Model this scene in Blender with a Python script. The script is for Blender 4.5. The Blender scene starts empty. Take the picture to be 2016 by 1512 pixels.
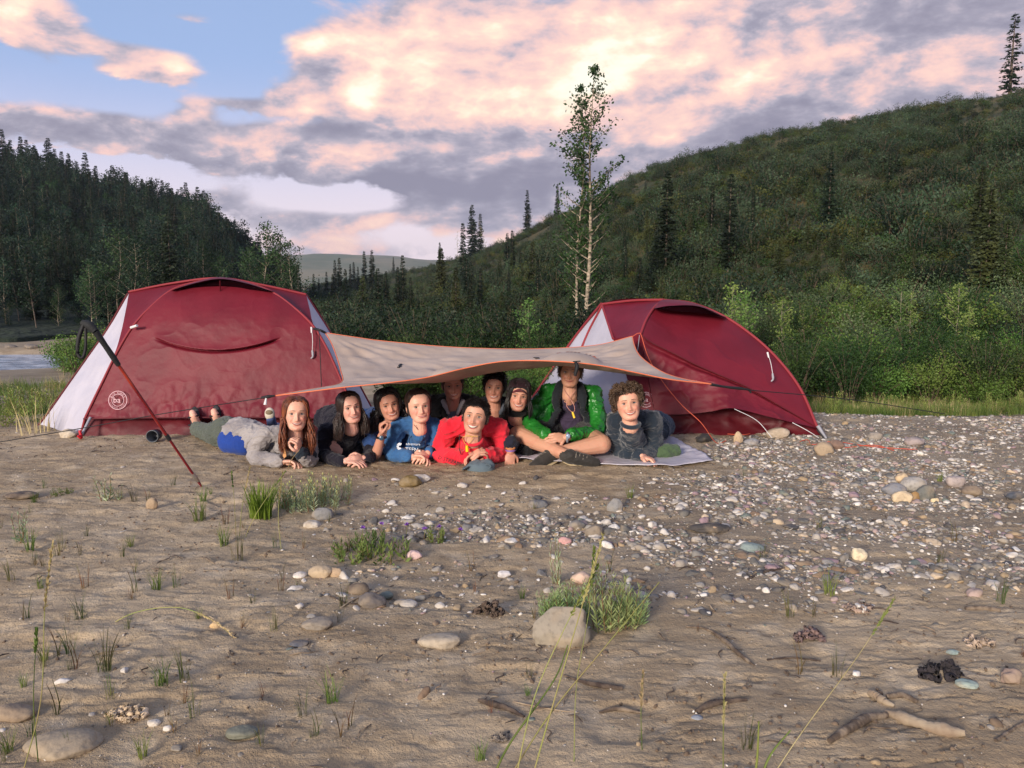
import bpy, bmesh, math, random
import numpy as np
from mathutils import Vector, Matrix
from math import radians as R, pi, sin, cos
random.seed(7); rng = np.random.default_rng(7)
SC = bpy.context.scene; COL = SC.collection

# ---------------------------------------------------------------- camera
F = 1570.0; W0, H0 = 2016, 1512; CAMZ = 1.3
PITCH = math.atan(196.0 / F)
cam_data = bpy.data.cameras.new('camera'); cam = bpy.data.objects.new('camera', cam_data); COL.objects.link(cam)
cam.location = (0, 0, CAMZ); cam.rotation_euler = (pi/2 - PITCH, 0, 0)
cam_data.sensor_width = 36; cam_data.lens = 36 * F / W0; cam_data.clip_start = .05; cam_data.clip_end = 9000
SC.camera = cam
SC.view_settings.view_transform = 'Standard'; SC.view_settings.look = 'None'
SC.view_settings.exposure = 0.22; SC.view_settings.gamma = 1
SC.cycles.max_bounces = 6; SC.cycles.transparent_max_bounces = 8; SC.cycles.volume_bounces = 0
SC.cycles.use_denoising = True

def ray(px, py):
    x = (px - W0/2) / F; y = -(py - H0/2) / F
    return np.array([x, math.cos(PITCH) + y*math.sin(PITCH), -math.sin(PITCH) + y*math.cos(PITCH)])
def at(px, py, Y):
    d = ray(px, py); k = Y / d[1]
    return Vector((d[0]*k, Y, CAMZ + d[2]*k))

# ---------------------------------------------------------------- sky (world)
class N:
    """a float socket with operators that add math nodes"""
    nt = None
    def __init__(s, sock): s.s = sock
    @staticmethod
    def op(o, *a, clamp=False):
        n = N.nt.nodes.new('ShaderNodeMath'); n.operation = o; n.use_clamp = clamp
        for i, v in enumerate(a):
            if isinstance(v, N): N.nt.links.new(v.s, n.inputs[i])
            else: n.inputs[i].default_value = v
        return N(n.outputs[0])
    def __add__(s, o): return N.op('ADD', s, o)
    __radd__ = __add__
    def __sub__(s, o): return N.op('SUBTRACT', s, o)
    def __rsub__(s, o): return N.op('SUBTRACT', o, s)
    def __mul__(s, o): return N.op('MULTIPLY', s, o)
    __rmul__ = __mul__
    def __truediv__(s, o): return N.op('DIVIDE', s, o)
def smooth(x, a, b):
    n = N.nt.nodes.new('ShaderNodeMapRange'); n.interpolation_type = 'SMOOTHSTEP'
    N.nt.links.new(x.s, n.inputs[0]); n.inputs[1].default_value = a; n.inputs[2].default_value = b
    return N(n.outputs[0])
def mixc(f, a, b):
    n = N.nt.nodes.new('ShaderNodeMix'); n.data_type = 'RGBA'; n.clamp_factor = True
    if isinstance(f, N): N.nt.links.new(f.s, n.inputs[0])
    else: n.inputs[0].default_value = f
    for i, v in ((6, a), (7, b)):
        if isinstance(v, tuple): n.inputs[i].default_value = (*v, 1)
        else: N.nt.links.new(v, n.inputs[i])
    return n.outputs[2]
def s2l(r, g, b):
    return tuple(((c/255)/12.92 if c/255 <= .04045 else ((c/255+.055)/1.055)**2.4) for c in (r, g, b))

SUN_EL, SUN_AZ = 15.5, 208.0       # compass-like azimuth measured from +Y clockwise: behind and to the left of the camera
def make_world():
    w = bpy.data.worlds.new('World'); SC.world = w; w.use_nodes = True
    nt = w.node_tree; nt.nodes.clear(); N.nt = nt
    out = nt.nodes.new('ShaderNodeOutputWorld')
    geo = nt.nodes.new('ShaderNodeTexCoord'); sep = nt.nodes.new('ShaderNodeSeparateXYZ')
    nt.links.new(geo.outputs['Generated'], sep.inputs[0])
    x, y, z = (N(sep.outputs[i]) for i in range(3))
    az = N.op('ARCTAN2', x, y) * 57.2958           # degrees right of north
    el = N.op('ARCSINE', z) * 57.2958
    def noise(vec, scale, detail, rough=.55, dist=0.0):
        n = nt.nodes.new('ShaderNodeTexNoise'); n.inputs['Scale'].default_value = scale; n.inputs['Detail'].default_value = detail
        n.inputs['Roughness'].default_value = rough; n.inputs['Distortion'].default_value = dist
        nt.links.new(vec, n.inputs['Vector']); return N(n.outputs['Fac'])
    def vec(kx, kz, oz=0.0, ox=0.0):
        c = nt.nodes.new('ShaderNodeCombineXYZ')
        a = x * kx + ox; b = y * kx; d = z * kz + oz
        for i, v in enumerate((a, b, d)): nt.links.new(v.s, c.inputs[i])
        return c.outputs[0]
    base = vec(1.0, 2.1)
    n1 = noise(base, 3.2, 9, .56, .25)
    n2 = noise(base, 9.0, 8, .58, .2)
    nl = noise(vec(1.0, 2.1, -.035, .03), 3.2, 9, .56, .25)     # the same field a step towards the light: gives the billows relief
    nl2 = noise(vec(1.0, 2.1, -.02, .016), 9.0, 8, .58, .2)
    n3 = noise(vec(1.0, 3.4, .7), 2.0, 5, .5, .1)
    wx = (n1 - .5) * 9.0; wy = (n2 - .5) * 5.0
    cw = nt.nodes.new('ShaderNodeCombineXYZ')
    for i, v in enumerate((az + wx*.5, el + wy*.45)): nt.links.new(v.s, cw.inputs[i])
    def field(blobs):
        tot = None; k = 57.3 / F
        for (px, py, sx, sy, amp, rot) in blobs:
            d = ray(px, py); a0 = math.degrees(math.atan2(d[0], d[1])); e0 = math.degrees(math.asin(d[2]/np.linalg.norm(d)))
            m = nt.nodes.new('ShaderNodeVectorMath'); m.operation = 'MULTIPLY_ADD'; nt.links.new(cw.outputs[0], m.inputs[0])
            m.inputs[1].default_value = (1/(sx*k), 1/(sy*k), 0); m.inputs[2].default_value = (-a0/(sx*k), -e0/(sy*k), 0)
            q = nt.nodes.new('ShaderNodeVectorMath'); q.operation = 'DOT_PRODUCT'; nt.links.new(m.outputs[0], q.inputs[0]); nt.links.new(m.outputs[0], q.inputs[1])
            g = N.op('POWER', .3679, N(q.outputs['Value']))
            tot = N.op('MULTIPLY_ADD', g, amp, tot if tot is not None else 0.0)
        return tot
    dens = field([
        (1130, 130, 300, 95, 1.2, 0), (760, 130, 180, 60, 1.0, 8), (1500, 110, 330, 170, 1.3, 0), (1950, 120, 300, 240, 1.3, 0), (880, 205, 260, 60, .9, 0),
        (640, 110, 70, 38, .55, 0), (715, 198, 46, 40, .9, 0), (850, 20, 130, 50, .65, 0), (1050, 290, 420, 85, 1.2, 0), (1500, 300, 400, 110, 1.2, 0),
        (700, 320, 330, 42, .95, -4), (560, 300, 170, 34, .7, 0), (120, 245, 170, 30, .85, -12), (330, 285, 150, 26, .8, -10), (500, 255, 40, 14, .2, 0),
        (30, 40, 70, 55, .8, 0), (130, 30, 70, 30, .6, -10), (200, 90, 130, 18, .5, -12), (330, 140, 75, 30, .75, -14), (250, 135, 60, 16, .55, -10),
        (455, 205, 75, 12, .55, -3), (370, 215, 45, 20, .55, 0), (365, 25, 70, 14, .45, 0), (590, 190, 60, 20, .6, 0), (610, 215, 30, 12, .4, 0),
        (620, 440, 120, 24, .5, -8), (900, 400, 240, 34, .8, -6), (700, 500, 260, 34, .6, 0), (430, 390, 110, 26, .6, -10), (980, 440, 130, 25, .6, 0),
        (1200, 440, 200, 60, .8, 0)])
    gap = field([(215, 318, 170, 26, .75, 0), (330, 350, 120, 20, .5, 0), (640, 395, 170, 20, .45, 0), (480, 60, 90, 60, .3, 0), (260, 40, 120, 30, .3, 0), (760, 20, 70, 30, .1, 0), (850, 75, 60, 18, .25, -20), (700, 385, 150, 18, .35, -8), (960, 55, 22, 30, .6, 0), (975, 320, 20, 12, .25, 0)])
    d0 = dens - gap + (n1 - .5) * 1.5 + (n2 - .5) * 1.7 - smooth(el, 32, 60) * .15 + smooth(N.op('ABSOLUTE', az), 38, 60) * .42
    alpha = smooth(d0, .24, .62)
    # how much evening light a part of the cloud catches
    lit = field([
        (1130, 110, 330, 110, .85, 0), (760, 110, 190, 55, .75, 8), (715, 190, 40, 36, 1.5, 0), (830, 150, 60, 26, .5, 0), (1180, 150, 60, 40, .6, 0), (640, 85, 80, 30, .5, 0),
        (620, 290, 170, 26, .75, -2), (1170, 25, 60, 18, .7, 0), (1250, 80, 150, 60, .35, 0), (345, 125, 50, 18, .8, -10), (225, 133, 30, 10, .6, 0), (370, 205, 40, 20, .6, 0),
        (25, 40, 80, 60, .6, 0), (130, 30, 60, 25, .5, 0), (850, 20, 100, 25, .45, 0), (1530, 190, 60, 24, .45, 0), (1820, 85, 110, 55, .62, 10), (1660, 80, 60, 40, .4, 0),
        (980, 195, 260, 40, .6, 0), (610, 215, 30, 12, .5, 0), (600, 485, 160, 14, .5, 0), (960, 470, 160, 18, .55, 0), (850, 450, 90, 14, .4, 0), (470, 375, 90, 16, .35, 0), (505, 398, 26, 8, .5, 0),
        (930, 470, 90, 18, .3, 0), (1390, 135, 120, 40, .35, 0), (1450, 30, 200, 40, .2, 0), (680, 470, 40, 8, .4, 0), (590, 180, 60, 16, .4, 0)])
    shade = field([(1750, 30, 260, 45, .35, 0), (1050, 350, 460, 60, .35, 0), (740, 268, 200, 15, .55, 0), (1320, 180, 110, 40, .4, 0), (700, 355, 300, 30, .3, 0)])
    relief = (n1 - nl) * 5.5 + (n2 - nl2) * 3.2
    L = lit*.62 - shade*.7 + relief * .62 + (n2 - .5) * .60 + .15
    L2 = smooth(L, -.45, 1.35)
    ramp = nt.nodes.new('ShaderNodeValToRGB'); nt.links.new(L2.s, ramp.inputs[0])
    e = ramp.color_ramp.elements
    stops = [(0, (140, 137, 156)), (.18, (160, 156, 173)), (.30, (182, 173, 186)), (.42, (214, 188, 192)), (.57, (238, 200, 194)), (.74, (250, 212, 198)), (.89, (255, 232, 208)), (1, (255, 250, 232))]
    while len(e) < len(stops): e.new(.5)
    for q, (p_, c_) in zip(e, stops): q.position = p_; q.color = (*s2l(*c_), 1)
    # clear sky: Nishita, with the thin high veil that whitens it towards the horizon
    sky = nt.nodes.new('ShaderNodeTexSky'); sky.sky_type = 'NISHITA'; sky.sun_disc = False
    sky.sun_elevation = R(SUN_EL); sky.sun_rotation = R(SUN_AZ); sky.air_density = 1.0; sky.dust_density = .6; sky.ozone_density = 1.6
    bg1 = nt.nodes.new('ShaderNodeBackground'); bg1.inputs[1].default_value = .12; nt.links.new(sky.outputs[0], bg1.inputs[0])
    veilc = nt.nodes.new('ShaderNodeBackground'); veilc.inputs[1].default_value = 1
    vc = mixc(smooth(el, 2, 15), s2l(240, 222, 230), s2l(158, 180, 226)); nt.links.new(vc, veilc.inputs[0])
    m1 = nt.nodes.new('ShaderNodeMixShader')
    vf = (1.0 - smooth(el, 4, 26)) * .35 + .6 + (n3 - .5) * .3
    nt.links.new(vf.s, m1.inputs[0]); nt.links.new(bg1.outputs[0], m1.inputs[1]); nt.links.new(veilc.outputs[0], m1.inputs[2])
    bgc = nt.nodes.new('ShaderNodeBackground'); bgc.inputs[1].default_value = 1.0; nt.links.new(ramp.outputs[0], bgc.inputs[0])
    m2 = nt.nodes.new('ShaderNodeMixShader'); nt.links.new(alpha.s, m2.inputs[0])
    nt.links.new(m1.outputs[0], m2.inputs[1]); nt.links.new(bgc.outputs[0], m2.inputs[2])
    nt.links.new(m2.outputs[0], out.inputs[0])
make_world()

sun_data = bpy.data.lights.new('sun', 'SUN'); sun = bpy.data.objects.new('sun', sun_data); COL.objects.link(sun)
sun_data.energy = 4.1; sun_data.angle = R(14); sun_data.color = (1.0, .885, .75)
_a = R(SUN_AZ); _e = R(SUN_EL)
sun_dir = Vector((sin(_a)*cos(_e), cos(_a)*cos(_e), sin(_e)))    # towards the sun
sun.rotation_euler = (-sun_dir).to_track_quat('-Z', 'Y').to_euler()
# ---------------------------------------------------------------- helpers
def tag(o, label=None, cat=None, group=None, kind=None):
    if label: o['label'] = label
    if cat: o['category'] = cat
    if group: o['group'] = group
    if kind: o['kind'] = kind
    return o
def mesh_from(name, V, Fc, mats=(), smooth_=True, mi=None):
    """V (n,3); Fc: array (m,k) or list of arrays of one width each"""
    me = bpy.data.meshes.new(name)
    V = np.asarray(V, dtype=np.float32)
    blocks = [np.asarray(b, dtype=np.int32) for b in (Fc if isinstance(Fc, list) else [Fc]) if len(b)]
    nl = sum(b.size for b in blocks); nf = sum(len(b) for b in blocks)
    me.vertices.add(len(V)); me.vertices.foreach_set('co', V.ravel())
    me.loops.add(nl); me.polygons.add(nf)
    me.loops.foreach_set('vertex_index', np.concatenate([b.ravel() for b in blocks]))
    st = []; s = 0
    for b in blocks:
        st.append(s + np.arange(len(b)) * b.shape[1]); s += b.size
    me.polygons.foreach_set('loop_start', np.concatenate(st).astype(np.int32))
    if smooth_: me.polygons.foreach_set('use_smooth', np.ones(nf, dtype=bool))
    if mi is not None: me.polygons.foreach_set('material_index', np.asarray(mi, dtype=np.int32))
    me.update(calc_edges=True); me.validate()
    for m in mats: me.materials.append(m)
    return me
def obj(name, me, parent=None, loc=None, **k):
    o = bpy.data.objects.new(name, me); COL.objects.link(o)
    if parent is not None: o.parent = parent
    if loc is not None: o.location = loc
    return tag(o, **k) if k else o
def empty(name, loc=(0, 0, 0), rz=0, **k):
    o = bpy.data.objects.new(name, None); COL.objects.link(o); o.location = loc; o.rotation_euler = (0, 0, rz); o.empty_display_size = .1
    return tag(o, **k)
def copy_tree(o, parent=None):
    c = o.copy(); COL.objects.link(c); c.parent = parent
    for ch in o.children: copy_tree(ch, c)
    return c
class Bag:
    """collects vertices and faces (tris and quads) with material indices"""
    def __init__(s): s.V = []; s.T = []; s.Q = []; s.n = 0; s.tm = []; s.qm = []
    def add(s, V, Fc, m=0):
        V = np.asarray(V, float).reshape(-1, 3); Fc = np.asarray(Fc, int)
        s.V.append(V)
        if Fc.shape[1] == 3: s.T.append(Fc + s.n); s.tm.append(np.full(len(Fc), m))
        else: s.Q.append(Fc + s.n); s.qm.append(np.full(len(Fc), m))
        s.n += len(V)
    def mesh(s, name, mats=(), smooth_=True):
        bl = []; mi = []
        if s.T: bl.append(np.concatenate(s.T)); mi.append(np.concatenate(s.tm))
        if s.Q: bl.append(np.concatenate(s.Q)); mi.append(np.concatenate(s.qm))
        return mesh_from(name, np.concatenate(s.V), bl, mats, smooth_, np.concatenate(mi))
# noise in numpy
def _h(ix, iy, iz, seed):
    h = (ix*374761393 + iy*668265263 + iz*2147483647 + seed*1274126177).astype(np.int64) & 0xffffffff
    h = ((h ^ (h >> 13)) * 1274126177) & 0xffffffff
    h = (h ^ (h >> 16)) & 0xffffffff
    return h / 4294967295.0
def vnoise(x, y, z=0.0, seed=0):
    x, y, z = np.broadcast_arrays(np.asarray(x, float), np.asarray(y, float), np.asarray(z, float))
    ix, iy, iz = np.floor(x).astype(np.int64), np.floor(y).astype(np.int64), np.floor(z).astype(np.int64)
    fx, fy, fz = x-ix, y-iy, z-iz
    fx, fy, fz = (f*f*f*(f*(f*6-15)+10) for f in (fx, fy, fz))
    r = 0
    for dx in (0, 1):
        for dy in (0, 1):
            for dz in (0, 1):
                r = r + _h(ix+dx, iy+dy, iz+dz, seed) * (fx if dx else 1-fx) * (fy if dy else 1-fy) * (fz if dz else 1-fz)
    return r*2 - 1
def fbm(x, y, z=0.0, oct=4, seed=0, gain=.5):
    a, s, t = 1.0, 0.0, 0.0
    for i in range(oct):
        s = s + a*vnoise(x*2**i + 17.3*i, y*2**i - 9.1*i, z*2**i, seed+i); t += a; a *= gain
    return s / t
def sst(a, b, x):
    t = np.clip((x-a)/(b-a), 0, 1); return t*t*(3-2*t)
def grid_faces(nu, nv, wrap=False):
    """vertices laid out [v][u]"""
    u = np.arange(nu if wrap else nu-1); v = np.arange(nv-1)
    U, Vv = np.meshgrid(u, v); U = U.ravel(); Vv = Vv.ravel(); U1 = (U+1) % nu
    return np.stack([Vv*nu+U, Vv*nu+U1, (Vv+1)*nu+U1, (Vv+1)*nu+U], 1)
def resample(P, n):
    P = np.array([list(p) for p in P], float); d = np.r_[0, np.cumsum(np.linalg.norm(np.diff(P, axis=0), axis=1))]
    t = np.linspace(0, d[-1], n); return np.stack([np.interp(t, d, P[:, k]) for k in range(3)], 1)
def catmull(P, n):
    """smooth curve through P, n points, roughly even"""
    P = np.array([list(p) for p in P], float)
    if len(P) < 3: return resample(P, n)
    Q = np.vstack([2*P[0]-P[1], P, 2*P[-1]-P[-2]]); out = []
    for i in range(1, len(Q)-2):
        t = np.linspace(0, 1, 12, endpoint=False)[:, None]
        a, b, c, d = Q[i-1], Q[i], Q[i+1], Q[i+2]
        out.append(.5*((2*b)+(-a+c)*t+(2*a-5*b+4*c-d)*t**2+(-a+3*b-3*c+d)*t**3))
    out.append(P[-1:]); return resample(np.vstack(out), n)
def tube_arrays(paths, radii, sides=4, cap=True):
    """paths (n,m,3), radii (n,m) or (m,) -> verts, quads (all tubes at once)"""
    P = np.asarray(paths, float); n, m, _ = P.shape
    r = np.broadcast_to(np.asarray(radii, float), (n, m))
    T = np.gradient(P, axis=1); T /= np.linalg.norm(T, axis=2, keepdims=True) + 1e-9
    up = np.where(np.abs(T[..., 2:3].mean(axis=1, keepdims=True)) > .85, np.array([[[0, 1., 0]]]), np.array([[[0, 0, 1.]]]))
    A = np.cross(T, np.broadcast_to(up, T.shape)); A /= np.linalg.norm(A, axis=2, keepdims=True) + 1e-9
    B = np.cross(T, A)
    an = np.arange(sides) * 2*pi/sides
    V = P[:, :, None, :] + r[..., None, None]*(A[:, :, None, :]*np.cos(an)[None, None, :, None] + B[:, :, None, :]*np.sin(an)[None, None, :, None])
    f = grid_faces(sides, m, wrap=True)
    Fq = (f[None] + (np.arange(n)*m*sides)[:, None, None]).reshape(-1, 4)
    return V.reshape(-1, 3), Fq
def add_tube(bag, pts, radius, sides=8, m=0, n=None, caps=True):
    P = catmull(pts, n or max(3, 6*len(pts))) if n != 0 else np.array([list(p) for p in pts], float)
    r = np.interp(np.linspace(0, 1, len(P)), np.linspace(0, 1, len(np.atleast_1d(radius))), np.atleast_1d(radius))
    V, Fq = tube_arrays(P[None], r[None], sides)
    bag.add(V, Fq, m)
    if caps:
        for k, (c, base) in enumerate(((P[0], 0), (P[-1], (len(P)-1)*sides))):
            ring = V[base:base+sides]
            idx = np.array([[0, 1+(i+1) % sides, 1+i] if k else [0, 1+i, 1+(i+1) % sides] for i in range(sides)])
            bag.add(np.vstack([c, ring]), idx, m)
def ellip(center, rad, rot=None, nu=20, nv=12):
    th = np.linspace(0, pi, nv); ph = np.arange(nu)*2*pi/nu
    V = np.array([[sin(t)*cos(p), sin(t)*sin(p), cos(t)] for t in th for p in ph]) * np.array(rad)
    if rot is not None: V = V @ np.array(rot).T
    return V + np.array(list(center)), grid_faces(nu, nv, wrap=True)
# materials
def mat(name, color, rough=.8, var=.0, vscale=5.0, color2=None, bump=0.0, bscale=60.0, bdetail=4, metal=0.0, trans=0.0, rand=0.0, spec=.5, attr=None, sheen=0.0, bdist=.01, coord='Object', vdetail=4, stretch=None):
    m = bpy.data.materials.new(name); m.use_nodes = True; nt = m.node_tree; b = nt.nodes['Principled BSDF']
    b.inputs['Roughness'].default_value = rough; b.inputs['Metallic'].default_value = metal; b.inputs['Specular IOR Level'].default_value = spec
    if sheen: b.inputs['Sheen Weight'].default_value = sheen
    N.nt = nt
    tc = nt.nodes.new('ShaderNodeTexCoord')
    src = tc.outputs[coord] if coord != 'World' else nt.nodes.new('ShaderNodeNewGeometry').outputs['Position']
    if stretch:
        mp = nt.nodes.new('ShaderNodeMapping'); mp.inputs['Scale'].default_value = stretch; nt.links.new(src, mp.inputs[0]); src = mp.outputs[0]
    col = None
    if attr:
        at_ = nt.nodes.new('ShaderNodeAttribute'); at_.attribute_name = attr; col = at_.outputs['Color']
    base = col if col is not None else tuple(color)
    if color2 is not None or var:
        n = nt.nodes.new('ShaderNodeTexNoise'); n.inputs['Scale'].default_value = vscale; n.inputs['Detail'].default_value = vdetail; nt.links.new(src, n.inputs['Vector'])
        f = smooth(N(n.outputs['Fac']), .35, .65)
        if color2 is None:
            hs = nt.nodes.new('ShaderNodeHueSaturation')
            if isinstance(base, tuple): hs.inputs['Color'].default_value = (*base, 1)
            else: nt.links.new(base, hs.inputs['Color'])
            v = f * (2*var) + (1-var); nt.links.new(v.s, hs.inputs['Value']); base = hs.outputs[0]
        else: base = mixc(f, base, tuple(color2))
    if rand:
        oi = nt.nodes.new('ShaderNodeObjectInfo'); hs = nt.nodes.new('ShaderNodeHueSaturation')
        if isinstance(base, tuple): hs.inputs['Color'].default_value = (*base, 1)
        else: nt.links.new(base, hs.inputs['Color'])
        r_ = N(oi.outputs['Random']); v = r_ * (2*rand) + (1-rand); nt.links.new(v.s, hs.inputs['Value'])
        h = N.op('FRACT', r_ * 7.3) * .05 + .475; nt.links.new(h.s, hs.inputs['Hue'])
        base = hs.outputs[0]
    if isinstance(base, tuple): b.inputs['Base Color'].default_value = (*base, 1)
    else: nt.links.new(base, b.inputs['Base Color'])
    if bump:
        n = nt.nodes.new('ShaderNodeTexNoise'); n.inputs['Scale'].default_value = bscale; n.inputs['Detail'].default_value = bdetail; nt.links.new(src, n.inputs['Vector'])
        bp = nt.nodes.new('ShaderNodeBump'); bp.inputs['Strength'].default_value = bump; bp.inputs['Distance'].default_value = bdist
        nt.links.new(n.outputs['Fac'], bp.inputs['Height']); nt.links.new(bp.outputs[0], b.inputs['Normal'])
    if trans:
        tr = nt.nodes.new('ShaderNodeBsdfTranslucent'); mx = nt.nodes.new('ShaderNodeMixShader'); mx.inputs[0].default_value = trans
        if isinstance(base, tuple): tr.inputs[0].default_value = (*base, 1)
        else: nt.links.new(base, tr.inputs[0])
        nt.links.new(b.outputs[0], mx.inputs[1]); nt.links.new(tr.outputs[0], mx.inputs[2])
        nt.links.new(mx.outputs[0], nt.nodes['Material Output'].inputs[0])
    return m
# ---------------------------------------------------------------- land
def crest(x):
    return 7.45 + 1.5*np.exp(-((x+.2)/3.0)**2) + .2*np.sin(x*1.3)
def river_c(x):            # middle line of the river
    return 24.6 + np.maximum(0, x+13)*1.0
def ground_z(x, y):
    x = np.asarray(x, float); y = np.asarray(y, float)
    s = y - crest(x)
    z = -.30*sst(0, 2.6, s) - .62*sst(1.5, 14, s)
    z = z + .022*fbm(x*.7, y*.7, 0, 3, 3) * sst(0, 3, 12-y) + .06*fbm(x*.25, y*.25, 0, 3, 5)*sst(8, 14, y)
    d = np.abs(y - river_c(x)); z = z - .55*(1-sst(2.2, 3.8, d))*(1-sst(4, 9, x))
    return z
def mud_detail(x, y):
    rip = fbm(x*3.0, y*6.0, 0, 4, 11)
    lump = np.maximum(0, fbm(x*9, y*12, 0, 4, 21)-.05)
    crack = np.abs(fbm(x*6, y*9, 0, 3, 31))
    foot = fbm(x*2.6+3, y*4.4, 0, 2, 91); pits = -.022*sst(.22, .42, foot)*(.5+.5*sst(-.2, .2, fbm(x*.8, y*.8, 0, 2, 92)))
    flake = sst(.06, .10, fbm(x*7+.6*fbm(x*3, y*3, 0, 2, 93), y*13, 0, 4, 94))*.010*sst(-.05, .25, fbm(x*.9, y*1.2, 0, 2, 95))
    d = .008*rip + .015*lump + .6*pits + .65*flake + .004*fbm(x*45, y*45, 0, 2, 41) - .010*np.exp(-(crack/.04)**2)*sst(.0, .4, fbm(x*1.3, y*1.3, 0, 2, 44)+.2)
    near = 1-sst(9, 14, y)
    # the trampled place where people lie is smoother
    return d*near
def gz(x, y):
    return float(ground_z(x, y) + mud_detail(np.array(x, float), np.array(y, float)))
def G(px, py):
    """point of the ground seen at a pixel"""
    d = ray(px, py); Y = 4.0
    for _ in range(60):
        z = gz(d[0]*Y/d[1], Y); Yn = (z-CAMZ)/d[2]*d[1]
        if abs(Yn-Y) < 1e-4: break
        Y = .5*Y + .5*Yn
    return Vector((d[0]*Y/d[1], Y, gz(d[0]*Y/d[1], Y)))
def gravel_mask(x, y):
    """1 where the bar is pebbly: the right side and a tongue towards the middle"""
    x = np.asarray(x, float); y = np.asarray(y, float)
    n = fbm(x*1.1, y*1.6, 0, 3, 61)
    a = sst(-.25, .35, (x - .75 - .40*(y-4.4)) + n*.7)
    front = sst(3.02, 3.45, y + n*.35 - .05*x)
    back = 1 - .75*sst(7.2, 8.4, y)
    m1 = a*front*back
    t = np.exp(-(((y-4.0-.0*x)/.62)**2)) * sst(-1.35, -.3, x) * (1-sst(.8, 2.2, x)) * .95      # tongue
    left = sst(9.0, 12.0, y)*sst(.0, .5, -x-3)*(.5+.5*sst(-.1, .3, n))
    return np.clip(np.maximum(np.maximum(m1, t*sst(-.5, .2, n+.15)), left), 0, 1)

def make_ground():
    ys = [1.0]
    while ys[-1] < 9.2: ys.append(ys[-1] + .0055 + .0028*max(0, ys[-1]-2.0))
    while ys[-1] < 60: ys.append(ys[-1]*1.022)
    while ys[-1] < 5000: ys.append(ys[-1]*1.35)
    ys = [-3000, -300, -60, -15, -5, -2, -.5, .3, .7] + ys
    q = 250; xs = np.linspace(-6.2, 6.2, 2*q+1); e = [6.2]
    while e[-1] < 60: e.append(e[-1]*1.05+.02)
    while e[-1] < 5000: e.append(e[-1]*1.5)
    e = np.array(e[1:]); xs = np.r_[-e[::-1], xs, e]
    X, Y = np.meshgrid(xs, np.array(ys))
    Z = ground_z(X, Y) + mud_detail(X, Y)
    V = np.stack([X.ravel(), Y.ravel(), Z.ravel()], 1)
    me = mesh_from('ground', V, grid_faces(len(xs), len(ys)), ())
    a = me.attributes.new('gravel', 'FLOAT', 'POINT'); a.data.foreach_set('value', gravel_mask(X, Y).ravel().astype(np.float32))
    g = sst(.2, .9, (Y.ravel()-crest(X.ravel()))) * sst(1.5, 3.2, X.ravel()) + sst(3.5, 5, Y.ravel()-crest(X.ravel()))*(1-sst(10, 14, Y.ravel()))*.0
    g = np.maximum(g, sst(-2.5, -.5, X.ravel())*sst(9.5, 11, Y.ravel()))
    a = me.attributes.new('green', 'FLOAT', 'POINT'); a.data.foreach_set('value', g.astype(np.float32))
    m = bpy.data.materials.new('river_silt'); m.use_nodes = True; nt = m.node_tree; N.nt = nt; b = nt.nodes['Principled BSDF']
    geo = nt.nodes.new('ShaderNodeNewGeometry'); pos = geo.outputs['Position']
    def nz(scale, det=5, rough=.55, st=None):
        src = pos
        if st:
            mp = nt.nodes.new('ShaderNodeMapping'); mp.inputs['Scale'].default_value = st; nt.links.new(pos, mp.inputs[0]); src = mp.outputs[0]
        n = nt.nodes.new('ShaderNodeTexNoise'); n.inputs['Scale'].default_value = scale; n.inputs['Detail'].default_value = det; n.inputs['Roughness'].default_value = rough
        nt.links.new(src, n.inputs['Vector']); return N(n.outputs['Fac'])
    big, mid, fine, str_ = nz(.8, 4), nz(5, 6), nz(90, 4, .7), nz(3.0, 6, .6, (1, 2.4, 1))
    c = mixc(smooth(big*.6 + str_*.4, .38, .62), s2l(152, 132, 106), s2l(182, 162, 134))
    c = mixc(smooth(mid, .50, .68) * .55, c, s2l(200, 182, 156))
    c = mixc(smooth(nz(11, 5, .6, (1, 1.7, 1)), .56, .68)*.7, c, s2l(126, 110, 90))
    c = mixc(smooth(fine, .58, .75)*.55, c, s2l(84, 72, 62))
    c = mixc(smooth(nz(150, 3, .6), .66, .74)*.7, c, s2l(205, 195, 180))
    ag = nt.nodes.new('ShaderNodeAttribute'); ag.attribute_name = 'gravel'
    c = mixc(N(ag.outputs['Fac'])*.45, c, s2l(112, 104, 96))
    av = nt.nodes.new('ShaderNodeAttribute'); av.attribute_name = 'green'
    c = mixc(N(av.outputs['Fac'])*.8, c, s2l(70, 78, 40))
    nt.links.new(c, b.inputs['Base Color']); b.inputs['Roughness'].default_value = .92; b.inputs['Specular IOR Level'].default_value = .25
    h = fine*.5 + nz(35, 5, .65)*1.0 + nz(260, 2)*.2
    bp = nt.nodes.new('ShaderNodeBump'); bp.inputs['Strength'].default_value = .9; bp.inputs['Distance'].default_value = .012
    nt.links.new(h.s, bp.inputs['Height']); nt.links.new(bp.outputs[0], b.inputs['Normal'])
    me.materials.append(m)
    obj('ground', me, kind='structure')
make_ground()

# river: a strip of moving water in its channel
def make_river():
    n = 260; xs = np.linspace(-60, 9, n); rows = np.linspace(-3.9, 3.9, 60)
    X, Rr = np.meshgrid(xs, rows); Y = river_c(X) + Rr
    Z = -1.13 + .035*fbm(X*1.4, Y*3.2, 0, 4, 71)
    me = mesh_from('river_water', np.stack([X.ravel(), Y.ravel(), Z.ravel()], 1), grid_faces(n, 60),
                   [mat('river_water', s2l(120, 128, 140), .16, bump=.6, bscale=5, bdist=.08, color2=s2l(206, 208, 214), vscale=1.6, vdetail=9, coord='World', stretch=(.8, 2.6, 1))])
    obj('river_water', me, kind='structure')
make_river()

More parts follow.
